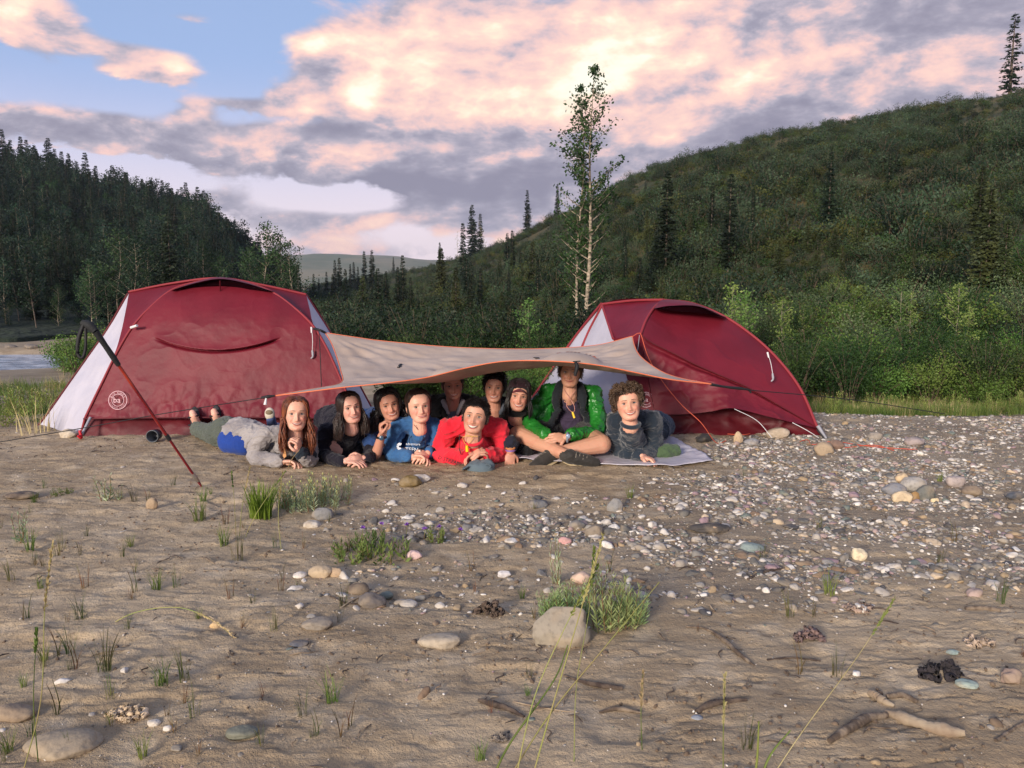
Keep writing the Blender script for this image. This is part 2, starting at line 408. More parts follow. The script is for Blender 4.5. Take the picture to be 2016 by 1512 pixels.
# hills: ruled from a foot line to a ridge line, then down the far side
RH = dict(ridge=[(590, 574, 330), (640, 562, 300), (700, 552, 270), (780, 541, 240), (860, 522, 210), (930, 502, 180), (1000, 478, 160), (1080, 436, 140), (1150, 408, 125), (1220, 362, 115),
                 (1300, 330, 108), (1400, 303, 104), (1520, 273, 100), (1640, 248, 97), (1800, 214, 92), (1960, 190, 88), (2016, 180, 86), (2400, 130, 80), (3500, 80, 85), (7000, 60, 120)],
          foot=[(590, 42, -.9), (700, 27, -.9), (900, 20, -.9), (1130, 17.5, -.85), (1400, 14.5, -.7), (1640, 12.0, -.55), (2016, 11.2, -.5), (2600, 11, -.5), (3500, 14, -.5), (7000, 25, -.5)])
LH = dict(ridge=[(-5000, 240, 200), (-1500, 230, 200), (-300, 268, 190), (0, 335, 180), (60, 350, 178), (130, 372, 174), (200, 398, 170), (260, 412, 166), (330, 422, 160), (400, 452, 150), (450, 492, 140), (490, 538, 130), (530, 575, 120), (580, 590, 110)],
          foot=[(-5000, 40, -.8), (-1500, 34, -.8), (0, 31, -.8), (300, 38, -.8), (450, 50, -.8), (580, 70, -.8)])
def hill_fn(H, px, t, seed):
    px = np.asarray(px, float); t = np.asarray(t, float)
    rd = np.array(H['ridge'], float); ft = np.array(H['foot'], float)
    ry = np.interp(px, rd[:, 0], rd[:, 1]); rY = np.interp(px, rd[:, 0], rd[:, 2])
    fY = np.interp(px, ft[:, 0], ft[:, 1]); fz = np.interp(px, ft[:, 0], ft[:, 2])
    sx = (px-W0/2)/F; yy = -(ry-H0/2)/F
    dy = math.cos(PITCH)+yy*math.sin(PITCH); dz = -math.sin(PITCH)+yy*math.cos(PITCH)
    rz = CAMZ + dz/dy*rY; lat = sx/dy
    tt = np.minimum(t, 1.0); over = np.maximum(t-1, 0)
    Y = fY + (rY-fY)*t
    Z = fz + (rz-fz)*tt**1.12 - over*over*(rY-fY)*.9
    X = lat*Y
    Z = Z + np.sin(np.minimum(tt, 1)*pi)*(1.6*fbm(X*.05, Y*.05, 0, 3, seed) + .35*fbm(X*.3, Y*.3, 0, 3, seed+5)) + .25*fbm(X*.2, Y*.2, 0, 3, seed+9)*(tt > .02)
    return X, Y, Z
def make_hill(name, H, pxs, seed, mt):
    ts = np.r_[-.06, np.linspace(0, 1, 90)**1.25, 1.08, 1.2, 1.4, 1.8]
    PX, T = np.meshgrid(pxs, ts); X, Y, Z = hill_fn(H, PX, np.maximum(T, 0), seed)
    Z = np.where(T < 0, Z-1.5, Z)
    me = mesh_from(name, np.stack([X.ravel(), Y.ravel(), Z.ravel()], 1), grid_faces(len(pxs), len(ts)), [mt])
    return obj(name, me, kind='structure')
m_rhill = mat('hill_moss', s2l(42, 48, 24), .95, color2=s2l(84, 74, 38), vscale=.22, vdetail=8, bump=1, bscale=3, bdist=.3, coord='World')
m_lhill = mat('hill_forest_floor', s2l(24, 36, 24), .95, color2=s2l(38, 50, 30), vscale=.15, vdetail=8, bump=1, bscale=2, bdist=.4, coord='World')
make_hill('right_hill', RH, np.r_[np.arange(590, 2200, 14), np.arange(2200, 7001, 120)], 101, m_rhill)
make_hill('left_hill', LH, np.r_[np.arange(-5000, -200, 150), np.arange(-200, 581, 12)], 202, m_lhill)
# far mountain up the valley
def make_mountain():
    xs = np.linspace(-2600, 1500, 160); rows = np.linspace(0, 1, 24)
    X, T = np.meshgrid(xs, rows)
    prof = 75 + 38*np.exp(-((X+620)/420)**2) + 60*np.exp(-((X+1900)/500)**2) + 6*fbm(X*.004, X*0, 0, 4, 7)
    Y = 1900 + 900*T + 60*fbm(X*.003, T*2, 0, 3, 9); Z = -8 + prof*1.0*np.sin(T*pi*.5)**1.1 + 5*fbm(X*.01, Y*.01, 0, 4, 19)*T
    k_ = .45; X, Y, Z = X*k_, Y*k_, CAMZ+(Z-CAMZ)*k_
    me = mesh_from('far_mountain', np.stack([X.ravel(), Y.ravel(), Z.ravel()], 1), grid_faces(160, 24),
                   [mat('far_mountain', s2l(88, 96, 70), .95, color2=s2l(128, 118, 92), vscale=.014, vdetail=8, coord='World')])
    obj('far_mountain', me, kind='structure')
make_mountain()
# ---------------------------------------------------------------- vegetation
def leaves(P, size, r_, asp=.5, up=.3, fold=False, D=None):
    """diamond leaves at points P with random headings; returns verts, quads"""
    P = np.asarray(P, float); n = len(P); s = np.broadcast_to(np.asarray(size, float), (n,))[:, None]
    if D is None: D = r_.normal(size=(n, 3)); D[:, 2] += up
    D = D / (np.linalg.norm(D, axis=1, keepdims=True)+1e-9)
    S = np.cross(D, r_.normal(size=(n, 3))); S /= np.linalg.norm(S, axis=1, keepdims=True)+1e-9
    a = P; b = P + D*s*.45 + S*s*asp*.5; c = P + D*s; d = P + D*s*.45 - S*s*asp*.5
    return np.stack([a, b, c, d], 1).reshape(-1, 3), np.arange(4*n).reshape(n, 4)
def leafmat(name, c1, c2, vs=1.2, trans=.3, rand=.25, coord='World', rough=.6):
    return mat(name, s2l(*c1), rough, color2=s2l(*c2), vscale=vs, vdetail=3, trans=trans, rand=rand, coord=coord, spec=.3)
M_needle = leafmat('spruce_needles', (28, 40, 28), (42, 56, 36), 1.5, .1)
M_needle2 = leafmat('spruce_needles_olive', (52, 62, 36), (76, 84, 48), 1.5, .15)
M_bark = mat('spruce_bark', s2l(78, 66, 56), .9, color2=s2l(110, 98, 88), vscale=8, bump=.6, bscale=20)
M_white_bark = mat('poplar_bark', s2l(176, 160, 138), .8, color2=s2l(110, 98, 84), vscale=4, vdetail=8, bump=.6, bscale=14, stretch=(1, 1, 3))
M_shrub = [leafmat('shrub_leaf_grey', (42, 60, 40), (74, 92, 64), .5), leafmat('shrub_leaf_green', (30, 50, 22), (62, 84, 38), .5), leafmat('shrub_leaf_dark', (24, 40, 22), (42, 58, 30), .5), leafmat('shrub_leaf_olive', (56, 66, 28), (86, 90, 42), .5)]
M_lforest = [leafmat('far_leaf_dark', (20, 38, 27), (36, 58, 38), .3, .2), leafmat('far_leaf_blue', (27, 48, 36), (46, 72, 49), .3, .2), leafmat('far_leaf_mid', (34, 56, 32), (60, 84, 46), .3, .2)]
M_bright = leafmat('young_leaf_bright', (84, 114, 50), (128, 150, 80), 6, .35)
M_brush = leafmat('willow_leaf', (48, 76, 30), (104, 132, 58), 1.2, .3)
M_twig = mat('twig_bark', s2l(92, 78, 62), .9)
M_pale = leafmat('pale_larch_needles', (120, 122, 84), (150, 148, 104), 2, .3)

def spruce(name, h, r, seed, kind=0, sparse=1.0):
    q = np.random.default_rng(seed); bag = Bag(); P = []; D = []; S = []
    z = .06*h
    while z < h*.985:
        f = 1-z/h; L0 = r*(f**.75)*(.75+.35*q.random()); nb = int(q.integers(5, 9)*sparse)+1
        for k in range(nb):
            a = q.random()*2*pi; L = L0*q.uniform(.55, 1.15)+.05; droop = q.uniform(.15, .5)
            m = max(2, int(L/.13)); u = (np.arange(m)+.6)/m
            d = np.array([cos(a), sin(a)])
            base = np.stack([d[0]*u*L, d[1]*u*L, z + q.uniform(-.05, .05) - droop*L*u + .22*L*u**2], 1)
            for side in (-1, 1):
                w = .16+.24*(1-u)*min(1, L)
                P.append(base); S.append(np.clip(w*q.uniform(.9, 1.4, m), .14, .42))
                D.append(np.stack([d[0]*.8 - side*d[1]*.8 + q.normal(0, .2, m), d[1]*.8 + side*d[0]*.8 + q.normal(0, .2, m), np.full(m, -.28)+q.normal(0, .2, m)], 1))
            P.append(base[-1:]); S.append(np.array([.16])); D.append(np.array([[d[0], d[1], .1]]))
        z += h/42*q.uniform(.6, 1.3)
    P.append(np.stack([np.zeros(6), np.zeros(6), np.linspace(.9*h, h*.99, 6)], 1)); S.append(np.full(6, .13)); D.append(np.c_[q.normal(0, .4, (6, 2)), np.ones(6)])
    V, Q = leaves(np.concatenate(P), np.concatenate(S), q, .55, D=np.concatenate(D))
    crown = mesh_from(name+'_crown', V, Q, [M_needle if kind == 0 else M_needle2])
    b2 = Bag(); add_tube(b2, [(0, 0, -.5), (.02, 0, h*.5), (0, 0, h*.97)], [.016*h, .009*h, .01], 6)
    return b2.mesh(name+'_trunk', [M_bark]), crown
def broadleaf(name, h, start, r, nl, ls, seed, lm, bm=None, lean=0.0, fork=False, up=.9, clump=.16, droop=0.0, tr=.011, limbs=34):
    q = np.random.default_rng(seed); b2 = Bag(); P = []
    def stem(x0, hh, st, rr, nlimb, cnt):
        pts = [(x0, 0, -.5), (x0+lean*.3*hh+q.normal(0, .02)*hh, q.normal(0, .01)*hh, hh*.35), (x0+lean*.7*hh, q.normal(0, .015)*hh, hh*.7), (x0+lean*hh, 0, hh)]
        add_tube(b2, pts, [tr*hh, tr*.75*hh, tr*.4*hh, .006], 7)
        C = catmull(pts, 60)
        for k in range(nlimb):
            f = st + (1-st)*((k+q.random())/nlimb)*.97
            p = C[int(f*59)]; a = q.random()*2*pi; L = rr*(.35+.9*sin(pi*min(1, (f-st)/(1-st)*.85+.18)))*q.uniform(.5, 1.15)
            e = p + np.array([cos(a)*L, sin(a)*L, up*L]); md = p + (e-p)*.5 + np.array([0, 0, -.08*L])
            add_tube(b2, [p, md, e], [.0035*hh*(1.2-f), .004], 4, n=5, caps=False)
            m = max(4, int(cnt*L/rr/nlimb)); u = q.uniform(.25, 1.08, m)[:, None]
            P.append(p*(1-u) + e*u + q.normal(0, clump, (m, 3))*np.array([1, 1, .9]) - np.array([0, 0, droop])*u)
        P.append(C[-1] + q.normal(0, clump*.8, (int(cnt*.03)+3, 3)))
    stem(0, h, start, r, limbs, nl)
    if fork: stem(-.35, h*.93, start, r*.8, int(limbs*.7), nl*.55)
    P_ = np.concatenate(P); V, Q = leaves(P_, ls*q.uniform(.6, 1.3, len(P_)), q, .62, up=-.2)
    return b2.mesh(name+'_trunk', [bm or M_white_bark]), mesh_from(name+'_crown', V, Q, [lm])
def shrub_mesh(name, h, w, nl, ls, seed, lm, stems=9, sm=None):
    q = np.random.default_rng(seed); b2 = Bag(); P = []
    for k in range(stems):
        a = q.random()*2*pi; L = q.uniform(.5, 1.0); e = np.array([cos(a)*w*L*.5, sin(a)*w*L*.5, h*q.uniform(.6, 1.0)*(1.12-.35*L)])
        md = e*.5+np.array([0, 0, .08*h]); s = np.array([cos(a)*.05, sin(a)*.05, 0])
        add_tube(b2, [s, md, e], [.012, .004], 4, n=5, caps=False)
        m = nl//stems; u = q.beta(2.2, 1.3, m)[:, None]; C = s*(1-u)**2 + 2*md*u*(1-u) + e*u**2
        P.append(C + q.normal(0, .11, (m, 3))*np.array([w, w, h*.7]))
    P_ = np.concatenate(P); P_[:, 2] = np.abs(P_[:, 2])+.02
    V, Q = leaves(P_, ls*q.uniform(.6, 1.3, len(P_)), q, .5, up=.35)
    return b2.mesh(name+'_stem', [sm or M_twig]), mesh_from(name+'_leaf', V, Q, [lm])
def merged(name, tr_, cr_):
    """one mesh out of a stem and a leaf mesh (for the massed growth)"""
    bm = bmesh.new(); bm.from_mesh(tr_); nf = len(bm.faces); bm.from_mesh(cr_)
    bm.faces.ensure_lookup_table()
    for f in bm.faces[nf:]: f.material_index = 1
    me = bpy.data.meshes.new(name); bm.to_mesh(me); bm.free(); me.materials.append(tr_.materials[0]); me.materials.append(cr_.materials[0]); return me
def scatter(name, P, scl, srcs, idx, label, cat, seed=0, tilt=.12):
    """ground cover: one object whose points carry instances of a few source meshes"""
    P = np.asarray(P, np.float32); n = len(P); q = np.random.default_rng(seed)
    me = bpy.data.meshes.new(name); me.vertices.add(n); me.vertices.foreach_set('co', P.ravel())
    a = me.attributes.new('scl', 'FLOAT', 'POINT'); a.data.foreach_set('value', np.asarray(scl, np.float32))
    rot = np.stack([q.normal(0, tilt, n), q.normal(0, tilt, n), q.uniform(0, 2*pi, n)], 1).astype(np.float32)
    a = me.attributes.new('rot', 'FLOAT_VECTOR', 'POINT'); a.data.foreach_set('vector', rot.ravel())
    a = me.attributes.new('idx', 'INT', 'POINT'); a.data.foreach_set('value', np.asarray(idx, np.int32))
    o = obj(name, me, label=label, cat=cat, kind='stuff')
    ng = bpy.data.node_groups.new(name+'_nodes', 'GeometryNodeTree')
    ng.interface.new_socket('Geometry', in_out='INPUT', socket_type='NodeSocketGeometry'); ng.interface.new_socket('Geometry', in_out='OUTPUT', socket_type='NodeSocketGeometry')
    gi = ng.nodes.new('NodeGroupInput'); go = ng.nodes.new('NodeGroupOutput')
    g2i = ng.nodes.new('GeometryNodeGeometryToInstance')
    for s in srcs[::-1]:
        oi = ng.nodes.new('GeometryNodeObjectInfo'); oi.inputs['Object'].default_value = s; oi.inputs['As Instance'].default_value = True
        ng.links.new(oi.outputs['Geometry'], g2i.inputs[0])
    # each source is already one instance: join them with Join Geometry
    jn = ng.nodes.new('GeometryNodeJoinGeometry')
    for s in srcs[::-1]:
        oi = ng.nodes.new('GeometryNodeObjectInfo'); oi.inputs['Object'].default_value = s; oi.inputs['As Instance'].default_value = True
        ng.links.new(oi.outputs['Geometry'], jn.inputs[0])
    ng.nodes.remove(g2i)
    mp = ng.nodes.new('GeometryNodeMeshToPoints'); ip = ng.nodes.new('GeometryNodeInstanceOnPoints')
    ng.links.new(gi.outputs[0], mp.inputs[0]); ng.links.new(mp.outputs[0], ip.inputs['Points']); ng.links.new(jn.outputs[0], ip.inputs['Instance'])
    ip.inputs['Pick Instance'].default_value = True
    def na(nm, dt):
        k = ng.nodes.new('GeometryNodeInputNamedAttribute'); k.data_type = dt; k.inputs['Name'].default_value = nm; return k.outputs['Attribute']
    ng.links.new(na('idx', 'INT'), ip.inputs['Instance Index']); ng.links.new(na('scl', 'FLOAT'), ip.inputs['Scale'])
    e2r = ng.nodes.new('FunctionNodeEulerToRotation'); ng.links.new(na('rot', 'FLOAT_VECTOR'), e2r.inputs[0]); ng.links.new(e2r.outputs[0], ip.inputs['Rotation'])
    ng.links.new(ip.outputs[0], go.inputs[0])
    md = o.modifiers.new('scatter', 'NODES'); md.node_group = ng
    return o
def source(me):
    return bpy.data.objects.new(me.name, me)       # never linked to the scene: only its mesh is used by the ground cover

# --- shrub cover of the right hill
shr = []
for k in range(8):
    t_, c_ = shrub_mesh('hill_shrub', q_h := [1.0, .8, 1.3, .6, 1.5, .9, .7, 1.1][k], [1.2, 1.3, 1.1, 1.2, 1.4, 1.0, 1.4, 1.2][k], 420, .105, 300+k, M_shrub[k % 4], 10)
    shr.append(source(merged('hill_shrub', t_, c_)))
def hill_pts(H, n, p0, p1, seed, tmax=1.03, power=1.0, clump=0.0):
    q = np.random.default_rng(seed); px = q.uniform(p0, p1, n); t = q.random(n)**power*tmax
    X, Y, Z = hill_fn(H, px, t, 101 if H is RH else 202)
    if clump:
        k = fbm(X*.14, Y*.14, 0, 3, seed) + .5*fbm(X*.6, Y*.6, 0, 2, seed+3); keep = k > -clump + .25*q.normal(size=n)
        X, Y, Z, t = X[keep], Y[keep], Z[keep], t[keep]
    return np.stack([X, Y, Z-.04], 1), t
P1, t1 = hill_pts(RH, 30000, 600, 3300, 11, clump=.34); q = np.random.default_rng(5)
scatter('shrub_cover', P1, q.uniform(.35, 1.0, len(P1))*(.62+.75*sst(-.25, .35, fbm(P1[:, 0]*.35, P1[:, 1]*.35, 0, 3, 14)))*np.where(t1 > .93, .75, 1)*(.55+.5*sst(10, 40, P1[:, 1])), shr, q.integers(0, 8, len(P1)), 'low grey green shrubs covering the slope of the right hill', 'shrubs', 1)
# --- woods of the left hill (massed growth between the trees one can tell apart)
lsr = []
for k in range(4):
    t_, c_ = broadleaf('far_tree', [5.5, 6.5, 4.5, 7.5][k], .25, [1.3, 1.2, 1.5, 1.0][k], 900, .24, 400+k, M_lforest[k % 3], M_bark if k != 1 else None, limbs=22, clump=.22, tr=.008)
    lsr.append(source(merged('far_tree', t_, c_)))
for k in range(3):
    t_, c_ = spruce('far_spruce', [7, 6, 8][k], [1.1, .95, 1.2][k], 420+k); lsr.append(source(merged('far_spruce', t_, c_)))
for k in range(2):
    t_, c_ = shrub_mesh('far_shrub', 2.2, 2.6, 500, .22, 430+k, M_lforest[k], 10); lsr.append(source(merged('far_shrub', t_, c_)))
P2, t2 = hill_pts(LH, 6500, -900, 575, 21, power=.8); q = np.random.default_rng(6)
scl = q.uniform(.55, 1.15, len(P2))*np.where(t2 > .9, .5, np.where(t2 > .72, .72, 1))*(.42+.5*sst(35, 130, P2[:, 1])); idx = q.choice(9, len(P2), p=[.12, .12, .12, .12, .12, .1, .1, .1, .1]); idx[t2 > .93] = q.choice([0, 2, 7, 8], (t2 > .93).sum())
keep = ~((fbm(P2[:, 0]*.04, P2[:, 1]*.04, 0, 2, 9) > .22) & (t2 > .35)) | (q.random(len(P2)) < .35)
scatter('hillside_woods', P2[keep], scl[keep], lsr, idx[keep], 'dark mixed woods covering the left hill', 'woods', 2, .05)
# lower brush in the valley between the hills, behind the tarp
q = np.random.default_rng(8); n = 2600; pxv = q.uniform(480, 1350, n); Yv = q.uniform(17, 75, n)**1.0
X = (pxv-1008)/F*Yv; keep = (Yv > 17.5) & ~((np.abs(Yv-river_c(X)) < 4.5) & (X < 8))
# stay in front of the right hill's foot
ft = np.array(RH['foot'], float); keep &= (Yv < np.interp(pxv, ft[:, 0], ft[:, 1])+6)
vsr = []
for k in range(4):
    t_, c_ = shrub_mesh('valley_shrub', [1.4, 1.8, 1.0, 1.6][k], [1.5, 1.6, 1.3, 1.8][k], 900, .085, 440+k, [M_shrub[1], M_shrub[2], M_shrub[1], M_shrub[0]][k], 12)
    vsr.append(source(merged('valley_shrub', t_, c_)))
Pv = np.stack([X, Yv, ground_z(X, Yv)-.03], 1)[keep]
scatter('valley_brush', Pv, q.uniform(.5, 1.1, len(Pv)), vsr, q.integers(0, 4, len(Pv)), 'green willow brush on the valley floor between the hills', 'brush', 3)

# --- trees one can tell apart
KSH = ['bushy green', 'low spreading green', 'taller dark green', 'small bright green', 'grey green']
def near_what(px):
    for lim, txt in ((240, 'by the river left of the left tent'), (700, 'right of the left tent in the valley'), (860, 'above the left half of the tarp'), (1000, 'above the middle of the tarp'), (1140, 'above the right half of the tarp'), (1300, 'behind the left end of the right tent'),
                     (1440, 'behind the vent of the right tent'), (1560, 'above the curved edge of the right tent'), (1640, 'directly right of the right tent'), (1710, 'left of the bright birch trio'), (1780, 'under the first of the bright birches'), (1850, 'under the middle of the birch trio'), (1930, 'under the tallest bright birch')):
        if px < lim: return txt
    return 'at the right edge of the photo'
def hill_at(H, px, py, seed):
    t = np.linspace(0, 1, 240); X, Y, Z = hill_fn(H, np.full(240, float(px)), t, seed)
    d = [math.cos(PITCH), -math.sin(PITCH)]; up = [math.sin(PITCH), math.cos(PITCH)]
    dep = Y*d[0] + (Z-CAMZ)*d[1]; vy = Y*up[0] + (Z-CAMZ)*up[1]; py_ = H0/2 - F*vy/dep
    i = int(np.argmin(np.abs(py_-py))); return Vector((X[i], Y[i], Z[i])), dep[i]
TREE = {}
for k in range(5): TREE['spruce', k] = (*spruce('spruce', 8, [1.15, 1.0, 1.35, .85, 1.5][k], 500+k), 8)
for k in range(3): TREE['olive', k] = (*spruce('olive_spruce', 6, [1.1, 1.3, .9][k], 520+k, 1), 6)
TREE['scraggy', 0] = (*spruce('scraggy_spruce', 8, .85, 533, 0, .42), 8)
for k in range(3): TREE['aspen', k] = (*broadleaf('aspen', 8, [.3, .4, .25][k], [1.1, .95, 1.3][k], 2200, .16, 540+k, M_lforest[2], limbs=30, clump=.2, tr=.007), 8)
TREE['larch', 0] = (*broadleaf('larch', 8, .2, .8, 420, .13, 560, M_pale, limbs=34, clump=.1, tr=.007, up=.3), 8)
def tree(kind, k, base, h, label, group=None, name=None, sx=1.0):
    tr_, cr_, hh = TREE[kind, k % len([1 for a in TREE if a[0] == kind])]
    nm = name or {'spruce': 'spruce_tree', 'olive': 'spruce_tree', 'scraggy': 'spruce_tree', 'aspen': 'aspen_tree', 'larch': 'larch_tree'}[kind]
    e = empty(nm, base, random.uniform(0, 6.28), label=label, cat='tree', group=group); s = h/hh
    e.scale = (s*sx, s*sx, s)
    obj('trunk', tr_, e); obj('crown', cr_, e); return e
def pix_tree(H, seed, px, pb, pt, kind, k, label, group=None, sx=1.0, name=None):
    b, dep = hill_at(H, px, pb, seed); h = (pb-pt)/F*dep*1.0
    return tree(kind, k, b, max(.8, h), label, group, name, sx)
GR, GL = 'spruces on the right hill', 'trees on the left hill'
pix_tree(RH, 101, 1988, 172, 20, 'scraggy', 0, 'tall scraggy lone spruce with drooping branches on top of the right hill', sx=1.7)
for (px, pb, pt, k, lab) in [
    (1038, 455, 372, 0, 'small upright spruce alone on the skyline left of the tall poplar'), (930, 512, 405, 4, 'tallest pointed spruce of the skyline cluster left of centre'),
    (946, 508, 422, 1, 'slimmer spruce directly right of the tallest skyline spruce'), (912, 560, 440, 3, 'thin spruce just left of the tallest skyline spruce'),
    (866, 536, 478, 1, 'small lone spruce where the right hill crest starts to climb'), (1097, 418, 352, 3, 'narrow spruce half behind the tall poplar on the crest'),
    (775, 540, 505, 1, 'tiny spruce alone at the low end of the right crest'), (1315, 565, 345, 4, 'largest dark spruce on the lower slope above the right tent'),
    (1442, 535, 345, 0, 'dark narrow spruce right of the largest slope spruce'), (1405, 470, 360, 3, 'thin upper spruce between the two dark slope spruces'),
    (1640, 455, 300, 2, 'spruce with bare pale lower trunk in mid slope'), (1758, 385, 292, 1, 'faint small spruce high on the slope'),
    (1487, 475, 375, 3, 'short grey green spruce beside the dark narrow one')]:
    pix_tree(RH, 101, px, pb, pt, 'spruce', k, lab)
for (px, pb, pt, k, lab) in [(1600, 500, 425, 0, 'small olive spruce left of the spruce with bare trunk'), (1966, 590, 372, 1, 'big olive spruce near the right edge of the slope'), (2004, 610, 440, 2, 'olive spruce cut by the right edge of the photo'),
    (1700, 505, 430, 2, 'small olive spruce on the open mid slope'), (1945, 470, 330, 0, 'upper olive spruce behind the big olive one'), (1545, 560, 470, 1, 'olive spruce low on the slope above the young birches')]:
    pix_tree(RH, 101, px, pb, pt, 'olive', k, lab)
q = random.Random(4)
for (px, pb, pt) in [(718, 575, 495), (733, 572, 492), (669, 590, 508), (660, 590, 512), (690, 572, 520), (697, 575, 516), (643, 590, 535), (618, 600, 540), (705, 580, 525), (628, 592, 548), (744, 650, 528), (760, 610, 532), (752, 600, 540), (610, 600, 560), (655, 600, 540), (680, 600, 530)]:
    pix_tree(RH, 101, px, pb, pt, 'spruce', q.randrange(5), 'dark spruce in the valley gap right of the left tent', 'spruces in the valley gap')
for i in range(60):
    px = q.uniform(700, 1380); rd = np.array(RH['ridge'], float); ry = np.interp(px, rd[:, 0], rd[:, 1]); pb = q.uniform(ry+45, 655); hh = q.uniform(45, 120)*(.5+.5*(pb-400)/250)
    kd = 'spruce' if q.random() < .75 else 'olive'
    pix_tree(RH, 101, px, pb, pb-hh, kd, q.randrange(5), '%s %s on the %s, %s' % ('tall' if hh > 85 else 'middling' if hh > 62 else 'short', 'dark spruce' if kd == 'spruce' else 'olive spruce', 'upper slope' if pb < ry+95 else 'lower slope', near_what(px)), GR)
for i in range(22):
    px = q.uniform(1350, 2016); rd = np.array(RH['ridge'], float); ry = np.interp(px, rd[:, 0], rd[:, 1]); pb = q.uniform(ry+120, 640)
    pix_tree(RH, 101, px, pb, pb-q.uniform(30, 75), 'olive', q.randrange(3), 'small olive spruce among the shrubs of the right slope', 'small spruces on the right slope')
pix_tree(RH, 101, 960, 505, 428, 'larch', 0, 'leaning bare snag beside the tallest skyline spruce', sx=.5).rotation_euler = (0, R(-14), 0)
pix_tree(RH, 101, 901, 520, 458, 'larch', 0, 'pale spruce left of the skyline cluster', sx=.8)
for (px, pb, pt, k) in [(8, 345, 262, 0), (45, 350, 276, 1), (56, 348, 282, 3), (100, 368, 280, 4), (112, 365, 300, 1), (125, 372, 305, 3), (140, 372, 316, 0), (155, 380, 325, 1), (172, 392, 308, 0), (192, 395, 333, 3), (225, 405, 333, 4), (30, 345, 300, 2), (75, 355, 300, 2),
    (322, 420, 362, 1), (360, 435, 375, 3), (369, 440, 366, 1), (398, 455, 388, 0), (290, 418, 372, 2), (420, 480, 425, 2), (210, 402, 350, 1), (18, 345, 290, 1)]:
    pix_tree(LH, 202, px, pb+6, pt-6, 'spruce', k, 'dark spruce standing on the crest of the left hill', 'spruces on the crest of the left hill', 1.35)
for (px, pb, pt) in [(272, 412, 355), (285, 415, 358), (455, 510, 428), (466, 520, 430)]:
    pix_tree(LH, 202, px, pb, pt, 'larch', 0, 'pale thin larch on the left crest', 'pale larches on the left crest')
for i in range(70):
    px = q.uniform(-150, 480); rd = np.array(LH['ridge'], float); ry = np.interp(px, rd[:, 0], rd[:, 1]); pb = q.uniform(ry+30, 600); kd = 'spruce' if q.random() < .6 else 'aspen'
    pix_tree(LH, 202, px, pb, pb-q.uniform(45, 95), kd, q.randrange(5), 'dark conifer among the woods of the left slope' if kd == 'spruce' else 'slender aspen among the woods of the left slope', 'conifers of the left slope' if kd == 'spruce' else 'aspens of the left slope')
# riverside trees at the foot of the left hill
def gtree(px, Y, pt, kind, k, label, group=None, sx=1.0, pb=None):
    X = (px-1008)/F*Y; z = float(ground_z(X, Y)); b = Vector((X, Y, z-.05)); h = at(px, pt, Y).z - z
    return tree(kind, k, b, h, label, group, None, sx)
for (px, Y, pt, k, lab) in [(182, 33, 515, 0, 'birch with a forked pale dead stem at the river bank'), (245, 34, 455, 1, 'aspen left of the dark riverside spruce'), (275, 33, 470, 2, 'aspen behind the left shoulder of the left tent'),
    (300, 35, 480, 0, 'thin aspen rising behind the left tent'), (408, 36, 478, 1, 'aspen behind the peak of the left tent'), (370, 36, 500, 2, 'low aspen behind the left tent vent'), (440, 36, 505, 0, 'thin aspen right of the left tent peak'),
    (532, 38, 442, 1, 'tall aspen standing alone in the gap right of the left hill'), (575, 37, 478, 2, 'bushy aspen right of the tall gap aspen'), (556, 38, 462, 0, 'middle aspen of the three in the gap'), (498, 40, 490, 1, 'small aspen at the end of the left hill'),
    (120, 36, 560, 2, 'short birch above the river'), (20, 35, 590, 0, 'short birch at the left edge above the river'), (70, 37, 545, 1, 'birch in the woods above the river')]:
    gtree(px, Y, pt, 'aspen', k, lab, sx=1.15)
gtree(342, 34, 425, 'spruce', 4, 'tall dark twin spruce behind the left tent'); gtree(328, 35, 455, 'spruce', 0, 'shorter dark spruce beside the tall one behind the left tent')
gtree(590, 36, 520, 'spruce', 1, 'dark spruce at the right of the gap aspens'); gtree(214, 38, 500, 'spruce', 2, 'spruce between the riverside birches')
# the tall poplar pair
tr_, cr_ = broadleaf('tall_poplar', 9.3, .17, .95, 4000, .12, 601, leafmat('poplar_leaf', (38, 62, 30), (66, 92, 44), 3, .3), limbs=70, clump=.095, lean=.035, tr=.0095, up=.75)
b, dep = hill_at(RH, 1150, 668, 101); TREE['tallpoplar', 0] = (tr_, cr_, 9.3)
hp = (668-158)/F*dep; tree('tallpoplar', 0, b, hp, 'tall slender poplar with pale trunk rising above the right hill', name='poplar_tree').rotation_euler = (0, 0, .3)
tr_, cr_ = broadleaf('tall_poplar', 9.3, .2, .7, 2600, .12, 602, cr_.materials[0], limbs=50, clump=.09, lean=-.012, tr=.007, up=.75)
TREE['thinpoplar', 0] = (tr_, cr_, 9.3); b, dep = hill_at(RH, 1138, 664, 101)
tree('thinpoplar', 0, b, (664-192)/F*dep, 'thinner poplar just left of the tall one', name='poplar_tree').rotation_euler = (0, 0, 2)

